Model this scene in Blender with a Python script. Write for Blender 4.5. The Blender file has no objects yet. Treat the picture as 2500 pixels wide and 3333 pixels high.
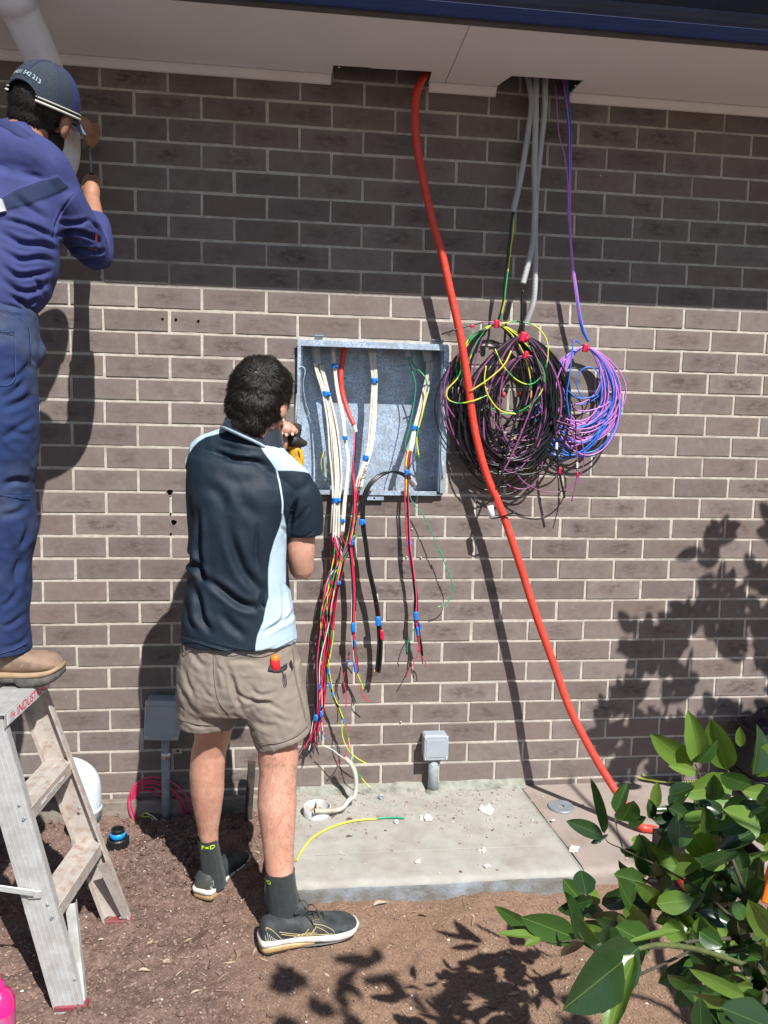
import bpy, math, random
import numpy as np
from mathutils import Vector, Matrix
C = bpy.context; SC = C.scene; COL = SC.collection
rnd = random.Random(7); NR = np.random.RandomState(7)

# ------------------------------------------------------------ camera, sky, sun, exposure
CAM = np.array([0.70702, -3.02328, 1.47467]); YAW, PITCH, ROLL, F = 0.11897, -0.10443, 0.02156, 2500.0
def _rot():
    cy, sy, cp, sp, cr, sr = math.cos(YAW), math.sin(YAW), math.cos(PITCH), math.sin(PITCH), math.cos(ROLL), math.sin(ROLL)
    fwd = np.array([sy*cp, cy*cp, sp]); r0 = np.array([cy, -sy, 0]); u0 = np.cross(r0, fwd)
    return np.stack([cr*r0+sr*u0, -sr*r0+cr*u0, fwd])
RM = _rot()
cam = bpy.data.cameras.new('camera'); co = bpy.data.objects.new('camera', cam); COL.objects.link(co)
M = Matrix.Identity(4)
for i in range(3):
    M[i][0] = RM[0][i]; M[i][1] = RM[1][i]; M[i][2] = -RM[2][i]; M[i][3] = CAM[i]
co.matrix_world = M
cam.sensor_fit = 'VERTICAL'; cam.sensor_height = 36; cam.sensor_width = 27; cam.lens = 36*F/3333; cam.clip_start = .05; cam.clip_end = 300
SC.camera = co
SUN = Vector((-.42, 1.0, -1.27)).normalized()
w = bpy.data.worlds.new('World'); SC.world = w; w.use_nodes = True
nt = w.node_tree; bg = nt.nodes['Background']; sky = nt.nodes.new('ShaderNodeTexSky')
sky.sky_type = 'NISHITA'; sky.sun_disc = False; sky.air_density = 1.0; sky.dust_density = .3; sky.ozone_density = 2
sky.sun_elevation = math.asin(-SUN.z); sky.sun_rotation = math.atan2(-SUN.x, -SUN.y)
nt.links.new(sky.outputs[0], bg.inputs[0]); bg.inputs[1].default_value = .065
sl = bpy.data.lights.new('sun', 'SUN'); sl.energy = 5.0; sl.angle = math.radians(.53); sl.color = (1, .975, .94)
so = bpy.data.objects.new('sun', sl); COL.objects.link(so)
so.rotation_euler = SUN.to_track_quat('-Z', 'Y').to_euler()
SC.view_settings.view_transform = 'Standard'; SC.view_settings.look = 'None'
SC.view_settings.exposure = 0.55; SC.view_settings.gamma = 1
SC.view_settings.use_curve_mapping = False

# ------------------------------------------------------------ survey of the place: photo sightings turned into metres
def _ray(px, py):
    return RM.T @ np.array([(px-1250)/F, -(py-1666.5)/F, 1.0])
def W(px, py, d=0.0):            # point d metres in front of the wall face
    r = _ray(px, py); return CAM + r*((-d-CAM[1])/r[1])
def G(px, py, z=0.0):            # point on a level at height z
    r = _ray(px, py); return CAM + r*((z-CAM[2])/r[2])
def proj(P):
    c = (np.asarray(P)-CAM) @ RM.T
    return np.stack([1250+F*c[:, 0]/c[:, 2], 1666.5-F*c[:, 1]/c[:, 2]], 1)

# ------------------------------------------------------------ materials
MATS = {}
def mat(name, c1, c2=None, sc=20, rough=.7, bump=0, bsc=60, metal=0, spec=.5, c3=None, sc3=3, det=6, coord='Object', thr=(.35, .65), sheen=0, trans=0, dist=.004, sss=0):
    m = bpy.data.materials.new(name); m.use_nodes = True; n = m.node_tree.nodes; l = m.node_tree.links
    b = n['Principled BSDF']; b.inputs['Roughness'].default_value = rough; b.inputs['Metallic'].default_value = metal
    b.inputs['Specular IOR Level'].default_value = spec
    if sheen: b.inputs['Sheen Weight'].default_value = sheen; b.inputs['Sheen Roughness'].default_value = .4
    if trans: b.inputs['Transmission Weight'].default_value = trans
    if sss: b.inputs['Subsurface Weight'].default_value = sss; b.inputs['Subsurface Radius'].default_value = (.01, .004, .002); b.inputs['Subsurface Scale'].default_value = 1
    b.inputs['Base Color'].default_value = (*c1, 1)
    tc = n.new('ShaderNodeTexCoord')
    src = tc.outputs['Object']
    if coord == 'World': src = n.new('ShaderNodeNewGeometry').outputs['Position']
    def noise(s, d=det):
        t = n.new('ShaderNodeTexNoise'); t.inputs['Scale'].default_value = s; t.inputs['Detail'].default_value = d
        t.inputs['Roughness'].default_value = .6; l.new(src, t.inputs['Vector']); return t.outputs['Fac']
    cur = None
    if c2 is not None:
        mr = n.new('ShaderNodeMapRange'); mr.inputs[1].default_value = thr[0]; mr.inputs[2].default_value = thr[1]; l.new(noise(sc), mr.inputs[0])
        mx = n.new('ShaderNodeMix'); mx.data_type = 'RGBA'; l.new(mr.outputs[0], mx.inputs[0])
        mx.inputs[6].default_value = (*c1, 1); mx.inputs[7].default_value = (*c2, 1); cur = mx.outputs[2]
    if c3 is not None:
        mr = n.new('ShaderNodeMapRange'); mr.inputs[1].default_value = .5; mr.inputs[2].default_value = .7; l.new(noise(sc3), mr.inputs[0])
        mx = n.new('ShaderNodeMix'); mx.data_type = 'RGBA'; l.new(mr.outputs[0], mx.inputs[0])
        if cur is not None: l.new(cur, mx.inputs[6])
        else: mx.inputs[6].default_value = (*c1, 1)
        mx.inputs[7].default_value = (*c3, 1); cur = mx.outputs[2]
    if cur is not None: l.new(cur, b.inputs['Base Color'])
    if bump:
        bp = n.new('ShaderNodeBump'); bp.inputs['Strength'].default_value = bump; bp.inputs['Distance'].default_value = dist
        l.new(noise(bsc, 8), bp.inputs['Height']); l.new(bp.outputs[0], b.inputs['Normal'])
    m['b'] = 1; MATS[name] = m; return m
def nodes_of(m): return m.node_tree.nodes, m.node_tree.links, m.node_tree.nodes['Principled BSDF']
def attr_mix(m, attr, col, lo=-.0015, hi=.0015, rough=None):     # a second colour of the cloth where the attribute is above zero
    n, l, b = nodes_of(m); a = n.new('ShaderNodeAttribute'); a.attribute_name = attr
    mr = n.new('ShaderNodeMapRange'); mr.inputs[1].default_value = lo; mr.inputs[2].default_value = hi; l.new(a.outputs['Fac'], mr.inputs[0])
    mx = n.new('ShaderNodeMix'); mx.data_type = 'RGBA'; l.new(mr.outputs[0], mx.inputs[0])
    s = b.inputs['Base Color']
    if s.links: l.new(s.links[0].from_socket, mx.inputs[6])
    else: mx.inputs[6].default_value = s.default_value
    mx.inputs[7].default_value = (*col, 1); l.new(mx.outputs[2], s)

# ------------------------------------------------------------ mesh helpers
def mesh(name, V, Fc, smooth=True, mats=None, midx=None):
    me = bpy.data.meshes.new(name); me.from_pydata([tuple(map(float, v)) for v in V], [], [tuple(map(int, f)) for f in Fc])
    if smooth: me.polygons.foreach_set('use_smooth', [True]*len(me.polygons))
    for m in (mats or []): me.materials.append(m)
    if midx is not None: me.polygons.foreach_set('material_index', list(map(int, midx)))
    me.update(); return me
class MB:
    def __init__(s): s.V = []; s.F = []; s.I = []; s.n = 0
    def add(s, V, Fc, i=0):
        s.V.extend([tuple(v) for v in V]); s.F.extend([tuple(a+s.n for a in f) for f in Fc]); s.I.extend([i]*len(Fc)); s.n = len(s.V); return s
    def build(s, name, m, parent=None, smooth=False, **k):
        ms = m if isinstance(m, list) else [m]
        return link(name, mesh(name, s.V, s.F, smooth, ms, s.I), parent, **k)
def link(name, me, parent=None, label=None, cat=None, group=None, kind=None):
    o = bpy.data.objects.new(name, me); COL.objects.link(o)
    if parent is not None: o.parent = parent
    tag(o, label, cat, group, kind); return o
def tag(o, label=None, cat=None, group=None, kind=None):
    for k, v in (('label', label), ('category', cat), ('group', group), ('kind', kind)):
        if v: o[k] = v
    return o
def thing(name, label, cat, group=None, kind=None): return link(name, None, None, label, cat, group, kind)
def box(c, s, rot=None):
    V = np.array([[x, y, z] for x in (-.5, .5) for y in (-.5, .5) for z in (-.5, .5)])*np.array(s)
    if rot is not None: V = V @ np.array(Matrix(rot) if not isinstance(rot, Matrix) else rot).T
    return V+np.array(c), [(0, 1, 3, 2), (4, 6, 7, 5), (0, 4, 5, 1), (2, 3, 7, 6), (0, 2, 6, 4), (1, 5, 7, 3)]
def bbox(c, s, r=.003, rot=None):  # box with chamfered edges
    s = np.array(s); h = s/2; r = min(r, h.min()*.9); V = []; idx = {}
    for sx in (-1, 1):
        for sy in (-1, 1):
            for sz in (-1, 1):
                for a in range(3):
                    p = np.array([sx, sy, sz])*(h-r); p[a] += (sx, sy, sz)[a]*r; idx[(sx, sy, sz, a)] = len(V); V.append(p)
    Fc = []
    for a in range(3):
        b, c2 = (a+1) % 3, (a+2) % 3
        for sg in (-1, 1):
            q = []
            for (u, v) in ((-1, -1), (1, -1), (1, 1), (-1, 1)):
                k = [0, 0, 0]; k[a] = sg; k[b] = u; k[c2] = v; q.append(idx[(*k, a)])
            Fc.append(q if sg > 0 else q[::-1])
        for u in (-1, 1):
            for v in (-1, 1):
                k0 = [0, 0, 0]; k0[b] = u; k0[c2] = v; q = []
                for sg in (-1, 1):
                    k = list(k0); k[a] = sg; q.append((idx[(*k, b)], idx[(*k, c2)]))
                f = [q[0][0], q[1][0], q[1][1], q[0][1]]; Fc.append(f if u*v > 0 else f[::-1])
    for sx in (-1, 1):
        for sy in (-1, 1):
            for sz in (-1, 1):
                f = [idx[(sx, sy, sz, a)] for a in range(3)]; Fc.append(f if sx*sy*sz > 0 else f[::-1])
    V = np.array(V)
    if rot is not None: V = V @ np.array(rot).T
    return V+np.array(c), Fc
def smooth_path(P, n=8, closed=False):
    P = np.array(P, float); out = []; N = len(P)
    if N < 3 and not closed:
        return np.array([P[0]+(P[-1]-P[0])*t for t in np.linspace(0, 1, n+1)])
    for i in range(N if closed else N-1):
        p0 = P[(i-1) % N] if closed or i else 2*P[0]-P[1]; p1 = P[i]; p2 = P[(i+1) % N]
        p3 = P[(i+2) % N] if closed or i+2 < N else 2*P[-1]-P[-2]
        for t in np.arange(n)/n:
            out.append(.5*((2*p1)+(p2-p0)*t+(2*p0-5*p1+4*p2-p3)*t*t+(3*p1-p0-3*p2+p3)*t**3))
    if not closed: out.append(P[-1])
    return np.array(out)
def frames(P, closed=False):
    T = np.gradient(P, axis=0) if not closed else np.roll(P, -1, 0)-np.roll(P, 1, 0)
    T /= np.linalg.norm(T, axis=1)[:, None]+1e-12
    a = np.array([0, 0, 1.]) if abs(T[0][2]) < .9 else np.array([0, 1., 0]); u = np.cross(T[0], a); u /= np.linalg.norm(u); U = []
    for t in T:
        u = u-t*np.dot(u, t); u /= np.linalg.norm(u)+1e-12; U.append(u)
    U = np.array(U); return T, U, np.cross(T, U)
def tube(P, r, seg=6, closed=False, caps=True, flat=1.0):
    P = np.array(P, float); N = len(P); r = np.full(N, r) if np.isscalar(r) else np.interp(np.linspace(0, 1, N), np.linspace(0, 1, len(r)), r)
    T, U, B = frames(P, closed); a = np.arange(seg)*2*math.pi/seg
    V = (P[:, None]+r[:, None, None]*(np.cos(a)[None, :, None]*U[:, None]+flat*np.sin(a)[None, :, None]*B[:, None])).reshape(-1, 3)
    Fc = [(i*seg+j, i*seg+(j+1) % seg, ((i+1) % N)*seg+(j+1) % seg, ((i+1) % N)*seg+j) for i in range(N if closed else N-1) for j in range(seg)]
    if caps and not closed: Fc += [tuple(range(seg))[::-1], tuple((N-1)*seg+j for j in range(seg))]
    return V, Fc
def rod(a, b, r, seg=10): return tube([a, (np.array(a)+np.array(b))/2, b], r, seg)
def corrug(P, r, pitch=.0045, seg=10, depth=.13):
    P = np.array(P); L = np.r_[0, np.cumsum(np.linalg.norm(np.diff(P, axis=0), axis=1))]; n = int(L[-1]/pitch)
    s = np.linspace(0, L[-1], n*3+1); Q = np.stack([np.interp(s, L, P[:, k]) for k in range(3)], 1)
    rr = r*np.where(np.arange(len(s)) % 3 == 2, 1-depth, 1.0)
    T, U, B = frames(Q); a = np.arange(seg)*2*math.pi/seg
    V = (Q[:, None]+rr[:, None, None]*(np.cos(a)[None, :, None]*U[:, None]+np.sin(a)[None, :, None]*B[:, None])).reshape(-1, 3)
    return V, [(i*seg+j, i*seg+(j+1) % seg, (i+1)*seg+(j+1) % seg, (i+1)*seg+j) for i in range(len(s)-1) for j in range(seg)]
def lathe(prof, c=(0, 0, 0), seg=24, axis=None):   # prof: (r, h)
    V = []; Fc = []; a = np.arange(seg)*2*math.pi/seg
    for r, h in prof: V += [(r*math.cos(t), r*math.sin(t), h) for t in a]
    for i in range(len(prof)-1): Fc += [(i*seg+j, i*seg+(j+1) % seg, (i+1)*seg+(j+1) % seg, (i+1)*seg+j) for j in range(seg)]
    V = np.array(V)
    if axis is not None: V = V @ np.array(Vector((0, 0, 1)).rotation_difference(Vector(axis)).to_matrix()).T
    return V+np.array(c), Fc
def loft(rings, seg=40, caps=True):  # ring: (cx, cy, cz, a, b, slope_x, power, slope_y)
    V = []; Fc = []; t = np.arange(seg)*2*math.pi/seg
    for R in rings:
        cx, cy, cz, a, b = R[:5]; sx = R[5] if len(R) > 5 else 0; p = R[6] if len(R) > 6 else 2.2; sy = R[7] if len(R) > 7 else 0
        x = a*np.sign(np.cos(t))*abs(np.cos(t))**(2/p); y = b*np.sign(np.sin(t))*abs(np.sin(t))**(2/p)
        V.append(np.stack([cx+x, cy+y, cz+sx*x+sy*y], 1))
    V = np.concatenate(V); n = len(rings)
    Fc = [(i*seg+j, i*seg+(j+1) % seg, (i+1)*seg+(j+1) % seg, (i+1)*seg+j) for i in range(n-1) for j in range(seg)]
    if caps: Fc += [tuple(range(seg))[::-1], tuple((n-1)*seg+j for j in range(seg))]
    return V, Fc
def ball(c, r, seg=16, rot=None):
    V = []; Fc = []; n = seg//2; r = np.full(3, r) if np.isscalar(r) else np.array(r)
    for i in range(1, n):
        p = math.pi*i/n; V += [(math.sin(p)*math.cos(2*math.pi*j/seg), math.sin(p)*math.sin(2*math.pi*j/seg), math.cos(p)) for j in range(seg)]
    V += [(0, 0, 1), (0, 0, -1)]; T, B = len(V)-2, len(V)-1
    Fc = [(i*seg+j, (i+1)*seg+j, (i+1)*seg+(j+1) % seg, i*seg+(j+1) % seg) for i in range(n-2) for j in range(seg)]
    Fc += [(T, j, (j+1) % seg) for j in range(seg)]+[(B, (n-2)*seg+(j+1) % seg, (n-2)*seg+j) for j in range(seg)]
    V = np.array(V)*r
    if rot is not None: V = V @ np.array(rot).T
    return V+np.array(c), Fc
def limb(P, r, n=6, seg=20, flat=1):
    P = smooth_path(P, n); r = smooth_path([[a, 0, 0] for a in r], n)[:, 0]
    d0 = P[0]-P[1]; d0 /= np.linalg.norm(d0); d1 = P[-1]-P[-2]; d1 /= np.linalg.norm(d1)
    P = np.vstack([P[0]+d0*r[0]*.75, P[0]+d0*r[0]*.5, P, P[-1]+d1*r[-1]*.5, P[-1]+d1*r[-1]*.75]); r = np.r_[r[0]*.3, r[0]*.75, r, r[-1]*.75, r[-1]*.3]
    return tube(P, r, seg, flat=flat)
def fuse(parts, voxel=.004, smooth=6, name='body', mats=None):
    mb = MB()
    for V, Fc in parts: mb.add(V, Fc)
    me = mesh('tmp', mb.V, mb.F, True); o = bpy.data.objects.new('tmp', me); COL.objects.link(o)
    import bmesh
    bm = bmesh.new(); bm.from_mesh(me); bmesh.ops.recalc_face_normals(bm, faces=bm.faces); bm.to_mesh(me); bm.free()
    r = o.modifiers.new('r', 'REMESH'); r.mode = 'VOXEL'; r.voxel_size = voxel; r.adaptivity = 0
    if smooth: s = o.modifiers.new('s', 'SMOOTH'); s.iterations = smooth; s.factor = .6
    C.view_layer.update()
    e = bpy.data.meshes.new_from_object(o.evaluated_get(C.evaluated_depsgraph_get())); bpy.data.objects.remove(o)
    e.name = name; e.materials.clear()
    for m in (mats or []): e.materials.append(m)
    e.polygons.foreach_set('use_smooth', [True]*len(e.polygons)); return e
def getV(me):
    a = np.empty(len(me.vertices)*3); me.vertices.foreach_get('co', a); b = np.empty_like(a); me.vertices.foreach_get('normal', b)
    return a.reshape(-1, 3), b.reshape(-1, 3)
def setV(me, V): me.vertices.foreach_set('co', V.ravel()); me.update()
def setA(me, name, a):
    at = me.attributes.new(name, 'FLOAT', 'POINT'); at.data.foreach_set('value', a.astype(np.float32))
def segdist(Q, poly, closed=False):
    poly = np.array(poly, float); d = np.full(len(Q), 1e9); s = np.zeros(len(Q)); n = len(poly); L = 0
    for i in range(n if closed else n-1):
        a = poly[i]; b = poly[(i+1) % n]; ab = b-a; t = np.clip(((Q-a)@ab)/(ab@ab), 0, 1); dd = np.linalg.norm(Q-(a+t[:, None]*ab), axis=1)
        k = dd < d; d[k] = dd[k]; s[k] = i+t[k]
    return d, s
def inpoly(Q, poly):
    poly = np.array(poly, float); r = np.zeros(len(Q), bool); n = len(poly)
    for i in range(n):
        a = poly[i]; b = poly[(i+1) % n]
        with np.errstate(divide='ignore', invalid='ignore'):
            k = ((a[1] > Q[:, 1]) != (b[1] > Q[:, 1])) & (Q[:, 0] < (b[0]-a[0])*(Q[:, 1]-a[1])/(b[1]-a[1])+a[0])
        r ^= k
    return r
def sdf(Q, poly):
    d, _ = segdist(Q, poly, True); return np.where(inpoly(Q, poly), d, -d)
def fold(V, N, fl):     # fl: (points seen in the photo, width, depth); real relief on the cloth
    Q = proj(V); f = N @ (CAM-V.mean(0))/3 > -.1
    for pts, wd, dp in fl:
        d, s = segdist(Q, smooth_path([[*p, 0] for p in pts], 5)[:, :2]); n = (len(pts)-1)*5.0
        e = np.clip(np.minimum(s, n-s)/(n*.3), 0, 1); h = np.exp(-(d/wd)**2)-.35*np.exp(-((d-wd*1.7)/wd)**2)
        V = V+N*(h*dp*e*f)[:, None]
    return V
def vnoise(V, sc, seed=0, octs=3):
    r = np.random.RandomState(seed); o = np.zeros(len(V)); a = 1.0
    for k in range(octs):
        for j in range(4):
            d = r.randn(3)*sc; o += a*np.sin(V@d+r.rand()*6.28+1.2*np.sin(V@(r.randn(3)*sc*.8)+r.rand()*6))*.5
        sc *= 2; a *= .5
    return o
def text(s, size=1.0, n=None):
    cu = bpy.data.curves.new('t', 'FONT'); cu.body = s; cu.size = size; cu.align_x = 'CENTER'; cu.align_y = 'CENTER'; cu.offset = .01*size
    o = bpy.data.objects.new('t', cu); COL.objects.link(o); C.view_layer.update()
    me = bpy.data.meshes.new_from_object(o.evaluated_get(C.evaluated_depsgraph_get())); bpy.data.objects.remove(o)
    V, _ = getV(me); return V, [tuple(p.vertices) for p in me.polygons]

def wallz(row): return 2.73-.086*row
# ------------------------------------------------------------ materials of the place
def brick_mat():
    m = mat('brick', (.20, .155, .135)); n, l, b = nodes_of(m); b.inputs['Roughness'].default_value = .82; b.inputs['Specular IOR Level'].default_value = .3
    g = n.new('ShaderNodeNewGeometry'); uv = n.new('ShaderNodeUVMap'); uv.uv_map = 'uv'; sp = n.new('ShaderNodeSeparateXYZ'); l.new(uv.outputs[0], sp.inputs[0])
    def noise(s, d=6, r=.6, v=None, sx=None):
        t = n.new('ShaderNodeTexNoise'); t.inputs['Scale'].default_value = s; t.inputs['Detail'].default_value = d; t.inputs['Roughness'].default_value = r
        if sx:
            mp = n.new('ShaderNodeMapping'); mp.inputs['Scale'].default_value = sx; l.new(g.outputs['Position'], mp.inputs[0]); l.new(mp.outputs[0], t.inputs['Vector'])
        else: l.new(g.outputs['Position'], t.inputs['Vector'])
        return t.outputs['Fac']
    def M2(op, a, c, cl=False):
        x = n.new('ShaderNodeMath'); x.operation = op; x.use_clamp = cl
        for i, v in enumerate((a, c)):
            if isinstance(v, (int, float)): x.inputs[i].default_value = v
            else: l.new(v, x.inputs[i])
        return x.outputs[0]
    def MR(v, a, c, lo=0, hi=1):
        x = n.new('ShaderNodeMapRange'); x.inputs[1].default_value = a; x.inputs[2].default_value = c; x.inputs[3].default_value = lo; x.inputs[4].default_value = hi; l.new(v, x.inputs[0]); return x.outputs[0]
    def MX(f, a, c):
        x = n.new('ShaderNodeMix'); x.data_type = 'RGBA'; l.new(f, x.inputs[0])
        for i, v in ((6, a), (7, c)):
            if isinstance(v, tuple): x.inputs[i].default_value = (*v, 1)
            else: l.new(v, x.inputs[i])
        return x.outputs[2]
    # distance to the brick's edge
    ex = M2('MULTIPLY', M2('ABSOLUTE', M2('SUBTRACT', sp.outputs[0], .5), 0), 2); ez = M2('MULTIPLY', M2('ABSOLUTE', M2('SUBTRACT', sp.outputs[1], .5), 0), 2)
    core = M2('MULTIPLY', MR(ex, .92, .45), MR(ez, .95, .35)); core.node.use_clamp = True
    big = MR(noise(3.2, 3), .42, .62)
    # per-brick tone from the brick's cell: the UV carries it in its third part (object property or built-in jitter)
    fine = MR(noise(260, 4, .7), .35, .7); mid = MR(noise(28, 8, .7), .35, .68)
    c = MX(mid, (.182, .142, .126), (.226, .187, .168))
    c = MX(M2('MULTIPLY', core, M2('MULTIPLY', big, MR(noise(45, 5, .7, sx=(.6, 1, 1.4)), .38, .62))), c, (.080, .058, .050))
    edge = M2('MULTIPLY', M2('SUBTRACT', 1, core), MR(noise(16, 7, .7), .48, .70)); c = MX(M2('MULTIPLY', edge, .55), c, (.26, .225, .21))
    c = MX(M2('MULTIPLY', fine, .30), c, (.075, .06, .055))
    oi = n.new('ShaderNodeObjectInfo'); vv = M2('FRACT', M2('ADD', oi.outputs['Random'], g.outputs['Random Per Island']), 0); sc_ = MR(vv, 0, 1, .86, 1.14)
    mxv = n.new('ShaderNodeMix'); mxv.data_type = 'RGBA'; mxv.blend_type = 'MULTIPLY'; mxv.inputs[0].default_value = 1; l.new(c, mxv.inputs[6]); l.new(sc_, mxv.inputs[7]); c = mxv.outputs[2]
    hv = M2('FRACT', M2('MULTIPLY', vv, 7.3), 0); c = MX(M2('MULTIPLY', MR(hv, .55, 1), .35), c, (.175, .125, .10))
    c = MX(M2('MULTIPLY', MR(noise(7, 8, .75), .58, .74), .30), c, (.34, .31, .285))
    spk = MR(noise(150, 2, .5), .745, .77); c = MX(M2('MULTIPLY', spk, .8), c, (.6, .56, .5))
    l.new(c, b.inputs['Base Color'])
    bp = n.new('ShaderNodeBump'); bp.inputs['Strength'].default_value = .5; bp.inputs['Distance'].default_value = .0016
    l.new(M2('ADD', noise(420, 6, .7), M2('MULTIPLY', noise(60, 5), 1.1)), bp.inputs['Height']); l.new(bp.outputs[0], b.inputs['Normal'])
    return m
BRICK = brick_mat()
MORTAR = mat('mortar', (.62, .565, .49), (.48, .43, .37), sc=40, rough=.95, bump=1, bsc=420, spec=.1, c3=(.38, .335, .285), sc3=6, coord='World', dist=.003)
FIBRO = mat('soffit_paint', (.86, .87, .88), (.82, .83, .84), sc=3, rough=.75, bump=.15, bsc=150, coord='World')
TRIM = mat('trim_paint', (.84, .83, .81), (.78, .77, .75), sc=8, rough=.6, bump=.1, bsc=60, coord='World')
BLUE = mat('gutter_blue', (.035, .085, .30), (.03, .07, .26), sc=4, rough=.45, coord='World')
GUTDK = mat('gutter_front_shade', (.012, .02, .045), (.008, .012, .02), sc=8, rough=.8, coord='World')  # near-black colour paints shade onto the gutter front
ROOF = mat('roof_sheet', (.03, .035, .05), rough=.7); FASC = mat('fascia_grey', (.12, .11, .11), (.09, .085, .085), sc=20, rough=.8, coord='World')
PVC = mat('white_pvc', (.84, .86, .87), (.80, .81, .81), sc=7, rough=.35, coord='World', c3=(.72, .71, .68), sc3=14)
SLAB = mat('concrete', (.385, .374, .338), (.33, .315, .28), sc=16, rough=.9, bump=.5, bsc=180, spec=.25, c3=(.285, .25, .22), sc3=5, coord='World', dist=.002)
SLAB2 = mat('pink_concrete', (.34, .28, .24), (.29, .245, .215), sc=8, rough=.9, bump=.5, bsc=180, spec=.25, c3=(.25, .19, .15), sc3=4, coord='World', dist=.002)
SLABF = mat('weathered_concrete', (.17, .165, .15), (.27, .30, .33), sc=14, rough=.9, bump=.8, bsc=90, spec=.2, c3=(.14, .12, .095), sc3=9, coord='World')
MOSS = mat('mossy_mortar', (.22, .23, .19), (.34, .33, .28), sc=30, rough=.95, bump=1, bsc=110, coord='World', c3=(.13, .13, .11), sc3=20)
TIMBER = mat('old_timber', (.30, .26, .215), (.17, .14, .115), sc=14, rough=.9, bump=.8, bsc=70, coord='World')
def soil_mat():
    m = mat('soil', (.195, .128, .102), (.13, .082, .064), sc=9, rough=.95, bump=1, bsc=150, spec=.15, c3=(.26, .185, .155), sc3=70, coord='World', dist=.006)
    attr_mix(m, 'ochre', (.26, .165, .110), .0, 1.0)
    n, l, b = nodes_of(m); s = b.inputs['Base Color'].links[0].from_socket
    t = n.new('ShaderNodeTexNoise'); t.inputs['Scale'].default_value = 120; t.inputs['Detail'].default_value = 5; l.new(n['Geometry'].outputs[0] if 'Geometry' in n else n.new('ShaderNodeNewGeometry').outputs[0], t.inputs['Vector'])
    mr = n.new('ShaderNodeMapRange'); mr.inputs[1].default_value = .3; mr.inputs[2].default_value = .75; mr.inputs[3].default_value = .7; mr.inputs[4].default_value = 1.25; l.new(t.outputs['Fac'], mr.inputs[0])
    mx = n.new('ShaderNodeMix'); mx.data_type = 'RGBA'; mx.blend_type = 'MULTIPLY'; mx.inputs[0].default_value = 1; l.new(s, mx.inputs[6]); l.new(mr.outputs[0], mx.inputs[7]); l.new(mx.outputs[2], b.inputs['Base Color'])
    return m
SOIL = soil_mat()

# ------------------------------------------------------------ ground
XS = np.unique(np.r_[-60, -30, -12, -6, -3, -1.6, np.arange(-.9, 2.6, .011), 3, 4, 6, 12, 30, 60]); YS = np.unique(np.r_[-60, -30, -12, -6, -4, -3, -2.4, np.arange(-1.9, .06, .011), .3])
def soilz(x, y):
    g = lambda cx, cy, sx, sy, h: h*np.exp(-((x-cx)/sx)**2-((y-cy)/sy)**2)
    z = -.122+.060*np.clip((y+1.12)/.46, -.3, 1.0)-.030*np.clip((.62-x)/.2, 0, 1)*np.clip((y+1.0)/.3, 0, 1)+g(.34, -.18, .20, .16, .055)+g(-.1, 0, .5, .10, .02)+g(.52, -.50, .08, .10, .018)-g(.1, -.36, .1, .1, .01)
    V = np.stack([x, y, np.zeros_like(x)], -1).reshape(-1, 3)
    near = np.exp(-(np.clip(np.maximum(abs(x-.8)-1.9, abs(y+.9)-1.2), 0, 9))**2)
    lump = np.clip(1.2-x/.7, .25, 1)
    return z+near*(.006*vnoise(V, 9, 1).reshape(x.shape)+lump*.0075*vnoise(V, 42, 2, 3).reshape(x.shape)+.0022*vnoise(V, 150, 5, 2).reshape(x.shape))
gx, gy = np.meshgrid(XS, YS, indexing='ij'); gz = soilz(gx, gy)
nx, ny = gx.shape; idx = np.arange(nx*ny).reshape(nx, ny)
q = np.stack([idx[:-1, :-1], idx[1:, :-1], idx[1:, 1:], idx[:-1, 1:]], -1).reshape(-1, 4)
gm = mesh('soil', np.stack([gx, gy, gz], -1).reshape(-1, 3), q, True, [SOIL])
setA(gm, 'ochre', np.clip((gx-.45)/.5+.15*vnoise(np.stack([gx, gy, gz], -1).reshape(-1, 3), 6, 9).reshape(gx.shape), 0, 1).ravel()*.85)
link('ground', gm, kind='structure')
DARKG = mat('dark_ground', (.055, .045, .042), (.09, .075, .07), sc=30, rough=.95, bump=1, bsc=60, coord='World')
MB().add([(-40, -40, -.11), (40, -40, -.11), (40, -2.6, -.11), (-40, -2.6, -.11), (-40, -40, -.2), (40, -40, -.2), (40, -2.6, -.2), (-40, -2.6, -.2)], [(0, 1, 2, 3), (7, 6, 5, 4), (0, 4, 5, 1), (1, 5, 6, 2), (2, 6, 7, 3), (3, 7, 4, 0)]).build('bounce_cut_sheet', DARKG, None, kind='structure')  # unseen dark sheet behind the camera, added to cut bounce light
def sz(x, y): return float(soilz(np.array([[float(x)]]), np.array([[float(y)]]))[0, 0])
# grit and clods nobody could count
P1 = mat('grit', (.26, .17, .135), (.13, .08, .062), sc=60, rough=.95, coord='World', c3=(.50, .37, .29), sc3=140)
mb = MB()
OCT = np.array([[1, 0, 0], [-1, 0, 0], [0, 1, 0], [0, -1, 0], [0, 0, 1], [0, 0, -1.]]); OF = [(0, 2, 4), (2, 1, 4), (1, 3, 4), (3, 0, 4), (2, 0, 5), (1, 2, 5), (3, 1, 5), (0, 3, 5)]
N = 30000; px_ = NR.uniform(-.5, 2.2, N); py_ = NR.uniform(-1.45, 0, N); keep = ~((px_ > .62) & (py_ > -.67)); px_ = px_[keep]; py_ = py_[keep]
pz_ = soilz(px_[:, None], py_[:, None])[:, 0]
for x, y, z in zip(px_, py_, pz_):
    r = .0012+.0028*NR.rand()**3*(1.4 if x > .6 else 1.9); V = OCT*(r*(.6+.8*NR.rand(6)))[:, None]; a = NR.rand()*6
    R = np.array([[math.cos(a), -math.sin(a), 0], [math.sin(a), math.cos(a), 0], [0, 0, .75]]); mb.add(V @ R.T+(x, y, z+r*.3), OF)
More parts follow.
